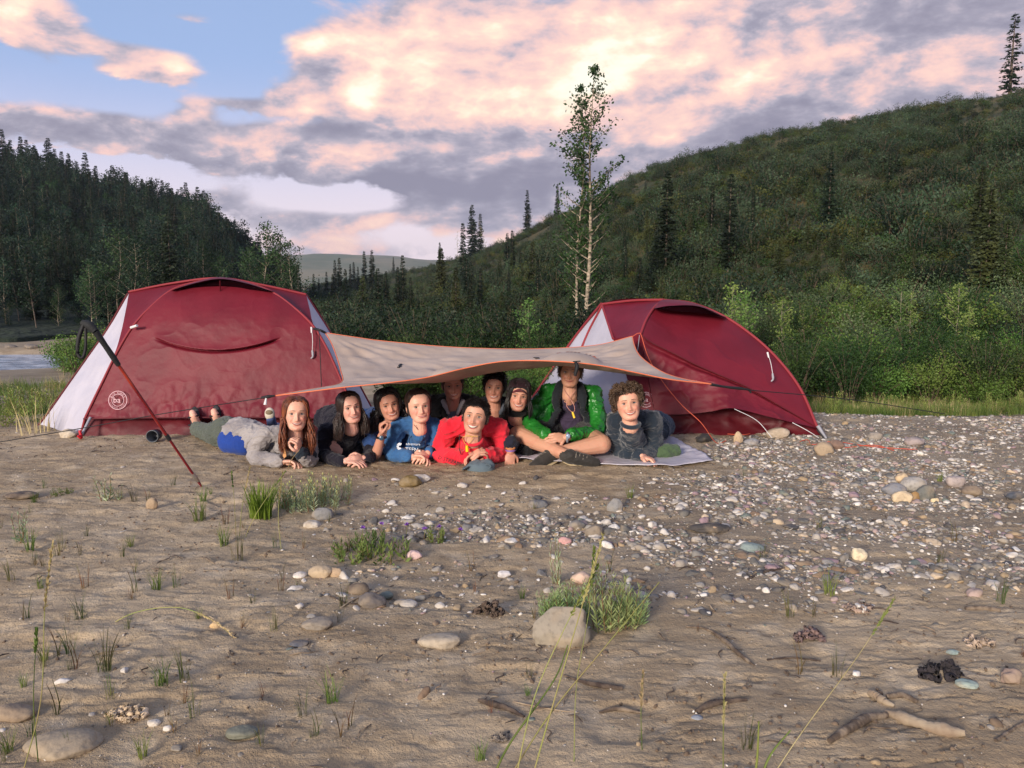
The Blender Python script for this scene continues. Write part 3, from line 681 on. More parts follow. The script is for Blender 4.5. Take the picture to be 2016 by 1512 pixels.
# near brush with real leaves
NS = []
for k in range(5):
    NS.append(shrub_mesh('willow_shrub', [1.2, .95, 1.4, .8, 1.1][k], [1.3, 1.2, 1.2, 1.3, 1.5][k], 3000, .048, 700+k, [M_brush, M_brush, leafmat('willow_leaf_dark', (34, 56, 24), (64, 88, 38), 3, .3), M_brush, leafmat('willow_leaf_grey', (70, 88, 58), (110, 126, 84), 3, .3)][k], 16))
def shrub(px, Y, s, k, label, group, name='willow_shrub', dz=0.0):
    label = '%s shrub%s %s' % (KSH[k], ' in the front row' if Y < 12 else (' in the middle row' if Y < 14 else ' further back'), near_what(px)); group = label.replace('shrub', 'shrubs', 1)
    X = (px-1008)/F*Y; hx = ground_z(X, Y)
    # stand on whichever is higher, the bar or the hill's foot
    t = np.linspace(0, .3, 60); HX, HY, HZ = hill_fn(RH, np.full(60, float(px)), t, 101); zz = np.interp(Y, HY, HZ, left=-9, right=-9)
    z = max(float(hx), float(zz))-.04+dz
    e = empty(name, (X, Y, z), random.uniform(0, 6.28), label=label, cat='shrub', group=group); e.scale = (s, s, s)
    obj('stem', NS[k][0], e); obj('leaves', NS[k][1], e); return e
q = random.Random(12)
for i in range(46):
    px = 1570 + 470*((i*0.618) % 1)+q.uniform(-8, 8); Y = q.uniform(10.6, 13.0)
    shrub(px, Y, q.uniform(.62, .95), q.choice([0, 1, 2, 2, 3]), 'leafy green willow shrub in the thicket behind the grass strip', 'willow thicket right of the right tent')
for i in range(40):
    px = q.uniform(1180, 2060); Y = q.uniform(13.2, 18)
    shrub(px, Y, q.uniform(.65, 1.1), q.choice([0, 1, 2, 4, 4]), 'grey green willow shrub at the foot of the right hill', 'willow shrubs at the foot of the right hill')
for i in range(30):
    px = q.uniform(760, 1180); Y = q.uniform(9.2, 14) if i > 11 else q.uniform(8.75, 9.4)
    shrub(px, Y, q.uniform(.45, .7), q.choice([0, 1, 3, 2]), 'low leafy shrub behind the people under the tarp', 'low shrubs behind the tarp')
for i in range(20):
    px = q.uniform(600, 1150); Y = q.uniform(16.5, 20)
    shrub(px, Y, q.uniform(.7, 1.0), q.choice([0, 1, 4, 2]), 'green shrub above the far edge of the tarp', 'shrubs above the far edge of the tarp')
for i in range(9):
    X_ = q.uniform(112, 230); shrub(X_, q.uniform(18.5, 21), q.uniform(.9, 1.25), q.choice([0, 1, 3]), 'bright bush on the near river bank left of the left tent', 'bushes on the near river bank')
# young birches and aspens with pale stems
YB = []
for k in range(4): YB.append(broadleaf('young_birch', 3, [.25, .3, .2, .35][k], [.42, .38, .5, .35][k], [1300, 1000, 1500, 800][k], .080, 720+k, M_bright, mat('young_birch_bark', s2l(168, 156, 138), .7, color2=s2l(120, 108, 92), vscale=6), limbs=26, clump=.085, tr=.006, up=.8))
for (px, Y, pt, k, lab) in [(1468, 13.5, 575, 2, 'young bright birch rising right behind the right tent'), (1440, 14, 560, 0, 'young birch behind the roof slope of the right tent'), (1538, 13.5, 585, 1, 'thin young birch right of the right tent'), (1580, 14.5, 605, 3, 'small thin birch in the shrubs right of the tent'),
    (1770, 14, 552, 0, 'young birch with bright leaves left of the birch trio'), (1790, 14.3, 575, 3, 'thin birch at the left of the bright trio'), (1838, 15, 572, 1, 'pale young birch in the middle of the bright trio'), (1882, 13, 560, 2, 'tallest bright young birch with forked white stems'),
    (1905, 13.2, 600, 3, 'small birch right of the tallest bright one'), (1040, 17, 590, 0, 'young birch above the middle of the tarp'), (1092, 17.5, 635, 3, 'thin birch left of the poplar foot'), (1360, 15, 590, 3, 'sapling behind the vent of the right tent'), (1960, 14.5, 640, 1, 'sapling near the right edge'), (1700, 15, 650, 3, 'low sapling in the middle of the thicket')]:
    X = (px-1008)/F*Y; t = np.linspace(0, .3, 60); HX, HY, HZ = hill_fn(RH, np.full(60, float(px)), t, 101); z = max(float(ground_z(X, Y)), float(np.interp(Y, HY, HZ, left=-9, right=-9)))
    e = empty('young_birch', (X, Y, z-.03), q.uniform(0, 6), label=lab, cat='tree'); s = (at(px, pt, Y).z-z)/3; e.scale = (s*1.1, s*1.1, s)
    obj('trunk', YB[k][0], e); obj('crown', YB[k][1], e)
# grass strip behind the gravel on the right, weeds at the left
def blade_mesh(name, n, h, spread, w, seed, mt, bend=.5, seg=4):
    q = np.random.default_rng(seed); a = q.uniform(0, 2*pi, n); r0 = spread*np.sqrt(q.random(n)); L = h*q.uniform(.5, 1.1, n); bd = bend*q.uniform(.2, 1.2, n)*L
    out = a + q.normal(0, .8, n); base = np.stack([np.cos(a)*r0, np.sin(a)*r0, np.zeros(n)-.01], 1); d = np.stack([np.cos(out), np.sin(out), np.zeros(n)], 1); sd = np.stack([-np.sin(out+q.normal(0, 1, n)), np.cos(out), np.zeros(n)], 1)
    V = []
    for k in range(seg+1):
        u = k/seg; c = base + d*(bd*u**2)[:, None] + np.array([0, 0, 1.])*(L*(u-.18*(bd/L)*u**2))[:, None]; ww = w*(1-u)**.6*.5 + .0004
        V += [c - sd*ww, c + sd*ww]
    V = np.stack(V, 1); Fc = np.array([[2*k, 2*k+1, 2*k+3, 2*k+2] for k in range(seg)])
    return mesh_from(name, V.reshape(-1, 3), (Fc[None] + (np.arange(n)*2*(seg+1))[:, None, None]).reshape(-1, 4), [mt])
M_grass = leafmat('grass_blade', (82, 106, 46), (122, 136, 68), 8, .35); M_grass_dry = leafmat('dry_grass', (168, 150, 104), (190, 172, 128), 8, .3); M_grass_bright = leafmat('bright_grass', (92, 132, 40), (134, 168, 64), 8, .35)
M_sage = leafmat('sage_leaf', (120, 142, 104), (158, 172, 138), 10, .25)
gsrc = [source(blade_mesh('strip_grass', 40, .22, .14, .006, 800, M_grass)), source(blade_mesh('strip_grass', 34, .28, .14, .005, 801, M_grass_dry)), source(blade_mesh('strip_grass', 40, .16, .16, .006, 802, M_grass))]
q2 = np.random.default_rng(31); X = q2.uniform(2.4, 9.5, 9000); Y = crest(X)+q2.uniform(.55, 4.3, 9000); k_ = (q2.random(9000) < .12+.4*sst(-.1, .3, fbm(X, Y, 0, 2, 5)))
Pg = np.stack([X, Y, ground_z(X, Y)], 1)[k_]
scatter('strip_grass', Pg, q2.uniform(.35, .8, len(Pg)), gsrc, q2.choice(3, len(Pg), p=[.5, .1, .4]), 'short yellow green grass between gravel and thicket', 'grass', 4)
X = q2.uniform(-9.5, -3.6, 3200); Y = q2.uniform(6.9, 20, 3200); kk = (fbm(X*.6, Y*.6, 0, 3, 55) > .15) & (q2.random(3200) < .22) | (q2.random(3200) < .07)
Pg = np.stack([X, Y, ground_z(X, Y)], 1)[kk]
scatter('bar_weeds', Pg, q2.uniform(.5, 1.3, len(Pg)), gsrc, q2.choice(3, len(Pg), p=[.5, .12, .38]), 'sparse weeds and grass on the bar left of the left tent', 'grass', 5)
# ---------------------------------------------------------------- tents, tarp
def pts(L): return [at(*p) for p in L]
def hair_noise(n):
    return n
def loft(A, B, nu, nv, sag=0.0, sdir=(0, -1, 0), seed=0, wr=.006, ws=3.0, curves=None, smoothA=True):
    """grid between curve A (v=0) and curve B (v=1): sag pushes the middle along sdir, wr = wrinkles"""
    A_ = (catmull if smoothA else resample)(A, nu); B_ = (catmull if smoothA else resample)(B, nu)
    v = np.linspace(0, 1, nv)[:, None, None]
    P = A_[None]*(1-v) + B_[None]*v
    u = np.linspace(0, 1, nu)
    w = (np.sin(pi*u)[None, :] * np.sin(pi*v[:, 0, 0])[:, None])
    P = P + w[..., None]*sag*np.array(sdir)
    n = fbm(P[..., 0]*ws, P[..., 2]*ws*1.6+P[..., 1], 0, 4, seed) * wr + wr*.9*(1-np.abs(fbm(P[..., 0]*ws*.9+P[..., 2]*2.2, P[..., 2]*ws-P[..., 0]*1.7, 0, 3, seed+7)))**6
    P = P + (n*np.minimum(1, w*4))[..., None]*np.array([.15, -1, .1])
    return P
def cloth(name, P, mt, parent, thick=0.0, disp=None, **k):
    nv, nu, _ = P.shape
    me = mesh_from(name, P.reshape(-1, 3), grid_faces(nu, nv), [mt]); o = obj(name, me, parent, **k)
    if thick:
        md = o.modifiers.new('solid', 'SOLIDIFY'); md.thickness = thick; md.offset = 0
    return o
def tubeobj(name, P, r, mt, parent=None, sides=6, n=None, **k):
    b = Bag(); add_tube(b, P, r, sides, n=n); return obj(name, b.mesh(name, [mt]), parent, **k)
def cloth_mat(name, c, c2=None, rough=.55, bump=.5, bscale=14, trans=.12, spec=.35, bdist=.01):
    m = mat(name, s2l(*c), rough, color2=s2l(*(c2 or c)), vscale=3, bump=bump, bscale=bscale, bdetail=7, trans=trans, spec=spec, coord='World', bdist=bdist); return m
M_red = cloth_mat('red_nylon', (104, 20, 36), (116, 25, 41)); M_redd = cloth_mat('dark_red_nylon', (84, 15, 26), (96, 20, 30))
M_white = cloth_mat('pale_grey_nylon', (205, 202, 216), (216, 212, 224), bump=.8, bscale=9, trans=.25)
M_tarp = cloth_mat('grey_tan_nylon', (178, 158, 142), (192, 172, 156), rough=.5, bump=.45, bscale=14, trans=.14)
M_orange = mat('orange_tape', s2l(214, 112, 74), .7); M_ocord = mat('orange_cord', s2l(196, 86, 60), .8); M_black = mat('black_webbing', s2l(24, 24, 26), .7); M_wcord = mat('white_cord', s2l(215, 212, 212), .7)
M_print = mat('pale_print', s2l(214, 176, 182), .7); M_grey_plastic = mat('grey_plastic', s2l(150, 150, 158), .5); M_seam = mat('seam_tape', s2l(136, 40, 48), .7)

def text_on(name, s, size, org, ux, uy, mt, parent, bend=None, ext=.0006):
    """raised print: org = left end of the base line; bend=(centre, radius, start angle) puts letters on a ring"""
    ux, uy = Vector(ux).normalized(), Vector(uy).normalized(); un = ux.cross(uy)
    cu = bpy.data.curves.new('t', 'FONT'); cu.size = size; bms = bmesh.new(); x = 0
    if bend is None:
        cu.body = s; cu.extrude = ext; cu.resolution_u = 2; t = bpy.data.objects.new('t', cu); COL.objects.link(t); bpy.context.view_layer.update()
        me = bpy.data.meshes.new_from_object(t); bpy.data.objects.remove(t)
        me.transform(Matrix((ux, uy, un)).transposed().to_4x4()); me.transform(Matrix.Translation(org)); bms.from_mesh(me)
    else:
        c, rad, a0, step = bend
        for i, ch in enumerate(s):
            if ch == ' ': continue
            cu.body = ch; cu.extrude = ext; cu.align_x = 'CENTER'; cu.resolution_u = 1; t = bpy.data.objects.new('t', cu); COL.objects.link(t); bpy.context.view_layer.update()
            me = bpy.data.meshes.new_from_object(t); bpy.data.objects.remove(t); a = a0 - i*step
            L = Matrix.Translation((rad*cos(a), rad*sin(a), 0)) @ Matrix.Rotation(a-pi/2, 4, 'Z'); me.transform(L)
            me.transform(Matrix((ux, uy, un)).transposed().to_4x4()); me.transform(Matrix.Translation(c)); bms.from_mesh(me)
    me = bpy.data.meshes.new(name); bms.to_mesh(me); bms.free(); me.materials.append(mt); return obj(name, me, parent)
def logo(c, r, ux, uy, parent):
    """round printed badge: two rings, lettering round it, two footprints in the middle"""
    ux, uy = Vector(ux).normalized(), Vector(uy).normalized(); un = ux.cross(uy); b = Bag(); c = Vector(c)
    for r0, r1 in ((r*.93, r), (r*.60, r*.65)):
        n = 40; V = []
        for i in range(n):
            a = 2*pi*i/n
            for rr, h in ((r0, 0), (r1, 0), (r1, .001), (r0, .001)): V.append(c + ux*rr*cos(a) + uy*rr*sin(a) + un*h)
        Fq = [[4*i+k, 4*i+(k+1) % 4, 4*((i+1) % n)+(k+1) % 4, 4*((i+1) % n)+k] for i in range(n) for k in range(4)]
        b.add(V, Fq)
    bd = obj('badge', b.mesh('badge', [M_print], False), parent)
    text_on('badge_lettering', 'BIG AGNES', r*.30, None, ux, uy, M_print, bd, (c+un*.001, r*.67, R(152), R(15.5)))
    text_on('badge_small_lettering', 'STEAMBOAT SPRINGS', r*.16, None, ux, uy, M_print, bd, (c+un*.001, r*.76, R(-160+0), R(-8.6)))
    text_on('badge_initials', 'ba', r*.85, c - ux*r*.5 - uy*r*.25, ux, uy, M_print, bd)
    return bd

# --- left tent
T1 = empty('dome_tent', (-2.3, 6.9, 0), label='large red and pale grey dome tent at the left, door closed', cat='tent')
def rel(o, T):
    o.location = -T.location; return o
def tpart(name, P, mt, T, **k): return rel(cloth(name, P, mt, T, **k), T)
LS = [(168, 824, 6.80), (184, 790, 6.86), (204, 749, 6.92), (233, 690, 7.0), (262, 643, 7.08), (298, 604, 7.18), (339, 571, 7.28), (385, 556, 7.36), (433, 548, 7.42)]
RS = [(704, 824, 6.80), (690, 790, 6.86), (672, 749, 6.92), (646, 690, 7.0), (616, 641, 7.08), (577, 604, 7.18), (534, 574, 7.28), (482, 556, 7.36), (434, 548, 7.42)]
A, B = pts(LS), pts(RS)
P = loft(A, B, 300, 150, .05, seed=1, wr=.005)          # rows run left to right: v across the door
# P[v][u]: u climbs the seam, v goes across; zip fold: a hanging crease in the upper third
Xc, Zc = P[..., 0], P[..., 2]
fx = (Xc - at(433, 600, 7.1).x)/(at(560, 600, 7.1).x-at(433, 600, 7.1).x)
zc = at(433, 689, 7.0).z + .115*(fx**2)*1.0
dlt = Zc - zc; on = sst(1.0, .75, np.abs(fx))
P[..., 1] += on*(-.030*np.where(dlt > 0, np.exp(-dlt/.07), 0)*sst(0, .006, dlt) + .055*np.exp(-((dlt+.010)/.009)**2))
P[..., 1] -= .02*np.exp(-((dlt-.30)/.2)**2)
# gathers near the hem
hem = sst(.45, .0, Zc-.1); P[..., 1] -= hem*.020*np.abs(fbm(Xc*9, Zc*5, 0, 3, 5))*2
tpart('door_panel', P, M_red, T1)
# skirt under the hem, set back, and the hem's shadow gap
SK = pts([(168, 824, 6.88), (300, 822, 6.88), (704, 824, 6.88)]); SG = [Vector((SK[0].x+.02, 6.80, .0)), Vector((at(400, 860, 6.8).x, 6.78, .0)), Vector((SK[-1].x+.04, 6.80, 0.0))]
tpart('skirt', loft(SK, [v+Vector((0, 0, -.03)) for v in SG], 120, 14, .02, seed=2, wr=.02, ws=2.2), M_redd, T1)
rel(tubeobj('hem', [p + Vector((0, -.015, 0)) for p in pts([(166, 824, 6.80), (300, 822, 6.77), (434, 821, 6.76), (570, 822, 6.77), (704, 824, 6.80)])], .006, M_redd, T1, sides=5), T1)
# roof wings between the door arch and the ridge
W1 = [(206, 745, 6.92), (222, 705, 7.0), (233, 674, 7.08), (245, 625, 7.28), (254, 575, 7.55)]
W2 = [(672, 749, 6.92), (649, 703, 7.0), (618, 641, 7.1), (610, 610, 7.3), (603, 580, 7.55)]
SA = [(206, 745, 6.92), (233, 690, 7.0), (262, 643, 7.08), (339, 571, 7.28), (433, 547, 7.42)]
SB = [(672, 749, 6.92), (646, 690, 7.0), (616, 641, 7.08), (534, 574, 7.28), (434, 547, 7.42)]
tpart('roof_panel', loft(pts(SA), pts(W1), 60, 30, .015, (0, 0, -1), 3, .008, smoothA=True), M_red, T1)
tpart('roof_panel', loft(pts(W2), pts(SB), 60, 30, .015, (0, 0, -1), 4, .008), M_red, T1)
# pale side panels
O1 = [(66, 852, 7.35), (99, 808, 7.4), (164, 716, 7.5), (210, 651, 7.6), (253, 578, 7.6)]
I1 = [(158, 858, 6.82), (171, 815, 6.86), (206, 745, 6.93), (233, 676, 7.09), (254, 579, 7.56)]
tpart('side_panel', loft(pts(O1), pts(I1), 70, 36, .05, (.5, 0, .2), 6, .014, 4), M_white, T1, label='pale grey side panel')
O2 = [(603, 581, 7.6), (650, 654, 7.5), (690, 725, 7.42), (730, 800, 7.38), (760, 850, 7.35)]
I2 = [(603, 581, 7.56), (618, 643, 7.1), (672, 750, 6.93), (690, 790, 6.88), (706, 862, 6.82)]
tpart('side_panel', loft(pts(I2), pts(O2), 60, 30, .03, (-.5, 0, .2), 8, .012), M_white, T1, label='pale grey side panel')
for PL in (O1, LS, RS, O2, [(254, 575, 7.55), (340, 558, 7.5), (433, 548, 7.44), (520, 562, 7.5), (603, 580, 7.55)], [(168, 824, 6.8), (158, 862, 6.8)]):
    rel(tubeobj('pole_sleeve', [p + Vector((0, -.006, .002)) for p in pts(PL)], .011, M_redd if PL is O1 else M_seam, T1), T1)
# back of the fly
top = pts(O1[::1]) + pts([(340, 558, 7.6), (433, 547, 7.5), (520, 562, 7.6)]) + pts(O2)
bk = [Vector((-4.3+2.75*i/9, 8.9, -.15)) for i in range(10)]
tpart('back_panel', loft(top, bk, 90, 30, .25, (0, .3, .8), 9, .01), M_red, T1)
# vent hood and the dark opening under it
pv = pts([(338, 572, 7.27), (385, 570, 7.33), (433, 577, 7.36), (482, 570, 7.33), (535, 574, 7.27)]); pu = pts([(338, 571, 7.2), (385, 557, 7.2), (433, 549, 7.2), (482, 557, 7.2), (535, 573, 7.2)])
pk = pts([(338, 571, 7.30), (385, 556, 7.40), (433, 547, 7.46), (482, 556, 7.40), (535, 573, 7.30)])
tpart('vent_hood', loft(pk, [p+Vector((0, 0, .0)) for p in pu], 50, 12, .012, (0, 0, 1), 12, .004), M_red, T1)
tpart('vent_mesh', loft([p+Vector((0, -.05, 0)) for p in pv], [p+Vector((0, .06, -.005)) for p in pu], 40, 8, .0, seed=13, wr=0), mat('vent_mesh_black', s2l(22, 5, 9), 1.0, spec=0.0), T1)
rel(tubeobj('vent_strut', [at(433, 553, 7.19), at(434, 580, 7.26)], .006, M_redd, T1), T1)
rel(logo(at(232, 788, 6.825), .082, (1, 0, 0), (0, .15, 1), T1), T1)
def guy_tab(a, b, T, l2=None):
    rel(tubeobj('guy_loop', [a, a+(b-a)*.25], [.009, .007], M_wcord, T, sides=6), T)
    rel(tubeobj('guy_line', [a, (a+b)/2+Vector((.006, 0, 0)), b], .0028, M_wcord, T, sides=5), T)
    rel(tubeobj('line_runner', [b, b+Vector((.004, -.005, -.05)), b+Vector((-.012, -.005, -.07))], [.009, .011, .006], M_grey_plastic, T, sides=6), T)
guy_tab(at(613, 644, 7.0), at(615, 690, 6.95), T1)
rel(tubeobj('guy_loop', [at(258, 645, 7.02), at(270, 641, 6.98)], .012, M_wcord, T1), T1)
guy_tab(at(453, 823, 6.73), at(455, 836, 6.71), T1)
rel(tubeobj('corner_webbing', [at(178, 822, 6.78), at(170, 838, 6.72), at(160, 858, 6.66)], [.013, .012, .01], M_grey_plastic, T1), T1)
rel(tubeobj('stake_loop', [at(157, 848, 6.65), at(160, 862, 6.62), at(153, 858, 6.6)], .012, mat('red_buckle', s2l(190, 20, 30), .5), T1), T1)

# --- right tent
T2 = empty('dome_tent', (2.2, 7.2, 0), label='red dome tent at the right with its flap lifted over stony ground', cat='tent')
DG = [(1261, 658, 6.95), (1281, 674, 6.93), (1330, 698, 6.9), (1367, 717, 6.88), (1420, 740, 6.85), (1472, 763, 6.82), (1540, 802, 6.78), (1609, 842, 6.74)]
UP = [(1261, 658, 6.95), (1272, 630, 7.1), (1288, 606, 7.3), (1306, 591, 7.45), (1364, 598, 7.5), (1429, 625, 7.42), (1490, 668, 7.3), (1537, 714, 7.14), (1577, 769, 6.96), (1609, 842, 6.74)]
P = loft(pts(DG), pts(UP), 130, 90, .03, (0, -1, .3), 21, .007)
tpart('upper_panel', P, M_red, T2)
HM = [(1290, 817, 6.86), (1355, 815, 6.80), (1400, 810, 6.74), (1444, 804, 6.66), (1520, 822, 6.68), (1609, 843, 6.72)]
DGl = [(1261, 658, 6.95)] + DG[1:]
# left edge of the lower panel drops from the guy point to the hem
lowtop = DG; P = loft(pts(lowtop), pts(HM), 120, 60, .03, (0, 1, 0), 23, .016, 5)
P[..., 1] += .05*np.exp(-((np.linspace(0, 1, 60)[:, None]-.06)/.05)**2)*np.sin(np.linspace(0, pi, 120))[None]**.5     # the deep crease under the pole
tpart('lower_panel', P, M_red, T2)
tpart('front_gusset', loft(pts([(1207, 667, 7.3), (1234, 743, 7.1), (1245, 817, 6.95), (1240, 846, 6.9)]), pts([(1261, 658, 6.95), (1275, 743, 6.9), (1290, 817, 6.86), (1300, 848, 6.84)]), 60, 30, .02, seed=24, wr=.01), M_red, T2)
SKt = [(1290, 815, 6.92), (1355, 813, 6.92), (1444, 806, 6.95), (1520, 820, 6.9), (1609, 842, 6.84)]
gl = [at(1290, 849, 6.86), at(1355, 852, 6.86), at(1444, 854, 6.86), at(1520, 858, 6.84), at(1617, 862, 6.76)]
for v in gl: v.z = -.02
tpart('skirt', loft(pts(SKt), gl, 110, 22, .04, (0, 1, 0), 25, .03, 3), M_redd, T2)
tpart('roof_panel', loft(pts([(1207, 667, 7.3), (1196, 632, 7.6), (1186, 599, 8.0)]), pts([(1261, 658, 6.95), (1287, 607, 7.3), (1306, 590.5, 7.45)]), 60, 40, .03, (0, 0, -1), 26, .008), M_red, T2)
tpart('side_panel', loft(pts([(1245, 846, 6.95), (1236, 743, 7.12), (1208, 668, 7.31), (1186, 602, 8.0)]), pts([(1100, 815, 7.8), (1125, 745, 8.0), (1150, 676, 8.15), (1185, 602, 8.05)]), 60, 36, .05, (-.3, .3, 0), 27, .016, 4), M_white, T2, label='pale grey side panel')
tpart('side_panel', loft(pts([(1100, 812, 7.85), (1125, 743, 8.05), (1149, 675, 8.2), (1185, 601, 8.08)]), pts([(1040, 795, 8.7), (1090, 725, 8.7), (1121, 678, 8.6), (1184, 600, 8.1)]), 50, 24, .03, (-.3, .3, 0), 28, .01), M_white, T2, label='pale grey side panel')
for PL in (UP[3:], UP[:4], [(1186, 600, 8.0), (1149, 675, 8.15), (1100, 812, 7.8)], [(1184, 598, 8.05), (1121, 678, 8.55), (1040, 795, 8.7)], [(1186, 599, 7.98), (1246, 592, 7.7), (1306, 590.5, 7.45)], [(1186, 603, 7.95), (1207, 667, 7.28)], DG):
    rel(tubeobj('pole_sleeve', [p + Vector((0, -.004, .002)) for p in pts(PL)], .013 if PL is not DG else .006, M_seam if PL is not DG else M_redd, T2), T2)  # the diagonal one is a thin dark strip: the sleeve's shadow as colour
tpart('back_panel', loft(pts([(1040, 795, 8.7), (1121, 678, 8.6), (1186, 599, 8.05), (1306, 590.5, 7.5), (1429, 625, 7.45), (1537, 714, 7.18), (1610, 843, 6.78), (1617, 861, 6.78)]), [Vector((.35+3.0*i/7, 9.3-.9*(i/7), -.3)) for i in range(8)], 90, 26, .3, (.2, .3, .9), 29, .01), M_red, T2)
hk = pts([(1287, 606, 7.28), (1306, 590, 7.44), (1364, 597, 7.48), (1429, 624, 7.40)]); hf = pts([(1289, 607, 7.2), (1320, 602, 7.16), (1375, 603, 7.14), (1429, 625, 7.3)])
tpart('vent_hood', loft(hk, hf, 40, 12, .01, (0, 0, 1), 31, .004), M_red, T2)
tpart('vent_mesh', loft(pts([(1295, 609, 7.15), (1330, 613, 7.18), (1380, 616, 7.2), (1424, 624, 7.24)]), [p+Vector((0, .05, -.004)) for p in hf], 40, 8, 0, seed=13, wr=0), bpy.data.materials['vent_mesh_black'], T2)
rel(logo(at(1272, 787, 6.885), .068, (1, 0, 0), (0, .1, 1), T2), T2)
guy_tab(at(1511, 694, 6.98), at(1521, 735, 6.86), T2)
rel(tubeobj('guy_line', [at(1446, 805, 6.65), at(1490, 828, 6.5), Vector((at(1520, 852, 6.4).x, 6.4, .06))], .0026, M_wcord, T2), T2)
rel(tubeobj('guy_line', [at(1560, 832, 6.66), at(1590, 848, 6.6), at(1612, 862, 6.6)], .003, M_wcord, T2), T2)
rel(tubeobj('corner_webbing', [at(1610, 838, 6.7), at(1618, 850, 6.68), at(1627, 863, 6.66)], [.018, .014, .008], M_grey_plastic, T2), T2)
rel(tubeobj('corner_webbing', [at(1608, 846, 6.7), at(1622, 863, 6.66)], .005, M_black, T2), T2)
# --- tarp
TP = empty('tarp', tuple(at(950, 720, 6.1)), label='grey tan tarp with orange edging stretched between the two tents', cat='tarp')
back = pts([(640, 655, 6.85), (700, 664, 6.86), (760, 672, 6.86), (900, 684, 6.84), (1050, 687, 6.82), (1170, 680, 6.82), (1245, 662, 6.80)])
front = pts([(536, 781, 5.35), (600, 773, 5.32), (672, 764, 5.3), (760, 755, 5.3), (840, 744, 5.35), (910, 727, 5.4), (985, 713, 5.4), (1060, 711, 5.35), (1135, 715, 5.3), (1190, 722, 5.3), (1250, 734, 5.3), (1320, 748, 5.3), (1400, 757, 5.35)])
left = pts([(536, 780, 5.36), (600, 768, 5.5), (655, 759, 5.75), (674, 750, 5.95), (671, 730, 6.2), (662, 700, 6.5), (652, 675, 6.7), (640, 655, 6.85)])
right = pts([(1400, 756, 5.36), (1350, 747, 5.5), (1310, 735, 5.75), (1278, 716, 6.0), (1258, 698, 6.3), (1249, 680, 6.55), (1245, 662, 6.80)])
nu, nv = 170, 90
Fr = catmull(front, nu); Bk = catmull(back, nu); Lf = catmull(left, nv); Rt = catmull(right, nv)
u = np.linspace(0, 1, nu)[None, :, None]; v = np.linspace(0, 1, nv)[:, None, None]
P = (1-v)*Fr[None] + v*Bk[None] + (1-u)*Lf[:, None] + u*Rt[:, None] - ((1-u)*(1-v)*Fr[0] + u*(1-v)*Fr[-1] + (1-u)*v*Bk[0] + u*v*Bk[-1])
uu = u[..., 0]; vv = v[..., 0]; w = np.sin(pi*uu)*np.sin(pi*vv)
P[..., 2] -= .05*w*(.6+.4*np.cos((uu-.3)*5))
# tension folds fan out of the corners and run along the middle
ang1 = np.arctan2(vv*1.0, uu+1e-3); d1 = np.hypot(uu*2.2, vv); ang2 = np.arctan2(vv, 1-uu+1e-3); d2 = np.hypot((1-uu)*2.2, vv)
ang3 = np.arctan2(1-vv, uu+1e-3); d3 = np.hypot(uu*2.2, 1-vv); ang4 = np.arctan2(1-vv, 1-uu+1e-3); d4 = np.hypot((1-uu)*2.2, 1-vv)
fold = sum(np.sin(a*fq+ph)*np.exp(-d*dc)*am for a, fq, ph, d, dc, am in ((ang1, 22, 0, d1, 2.2, .007), (ang2, 20, 1, d2, 2.0, .008), (ang3, 19, 2, d3, 2.0, .009), (ang4, 17, .5, d4, 2.2, .010)))
edge = np.minimum(1, np.minimum(vv, 1-vv)*12)*np.minimum(1, np.minimum(uu, 1-uu)*20)
hd = np.exp(-(((uu-.685)/.060)**2))*np.exp(-((vv-.56)/.24)**2)
P[..., 2] += (fold + .014*fbm(uu*7, vv*22, 0, 4, 3)*vv + .006*fbm(uu*30, vv*18, 0, 4, 8) + .012*(1-np.abs(fbm(uu*5, vv*9, 0, 3, 28)))**8)*edge + .03*hd*edge + .006*np.sin(uu*150)*np.exp(-((vv-.08)/.1)**2)*np.exp(-((uu-.7)/.2)**2)*edge
for (hx, hy, hY, hr, hh) in ((1123, 733, 6.16, .21, .155), (974, 762, 6.12, .16, .142), (891, 758, 6.17, .16, .142), (582, 815, 5.55, .14, .135)):      # the cloth rests on the heads under it
    c_ = at(hx, hy, hY); d_ = np.hypot(P[..., 0]-c_.x, P[..., 1]-c_.y)/hr; dome = c_.z + hh*np.sqrt(np.maximum(0, 1-d_*d_*.55)) - .10*np.maximum(0, d_-1); P[..., 2] = np.where(d_ < 1.6, np.maximum(P[..., 2], dome), P[..., 2]); 
for _ in range(3): P[1:-1, 1:-1, 2] = .5*P[1:-1, 1:-1, 2] + .125*(P[2:, 1:-1, 2]+P[:-2, 1:-1, 2]+P[1:-1, 2:, 2]+P[1:-1, :-2, 2])
tpc = rel(cloth('fabric', P, M_tarp, TP, thick=.002), TP)
for nm, E in (('orange_edging', P[0]), ('orange_edging', P[-1]), ('orange_edging', P[:, 0]), ('orange_edging', P[:, -1])):
    b = Bag(); V, Q = tube_arrays((E[::2] if len(E) % 2 else E)[None], np.array([.0042]), 6); b.add(V, Q); rel(obj(nm, b.mesh(nm, [M_orange]), TP), TP)
def band(uv0, uv1, wid, mt, name, lift=.004):
    """a strip of webbing lying on the tarp"""
    k = 8; a = []
    for i in range(k):
        t = i/(k-1); uf = uv0[0]+(uv1[0]-uv0[0])*t; vf = uv0[1]+(uv1[1]-uv0[1])*t; a.append(P[int(round(vf*(nv-1))), int(round(uf*(nu-1)))]+np.array([0, -.002, lift]))
    a = np.array(a); s = np.array([wid/2, 0, 0]); top_ = np.stack([a-s, a+s], 1)
    return rel(cloth(name, top_, mt, TP, thick=.003), TP)
band((.20, .66), (.215, .72), .022, M_black, 'webbing_loop'); band((.27, .20), (.285, .24), .024, M_black, 'webbing_loop'); band((.665, .66), (.665, .74), .035, M_black, 'webbing_loop')
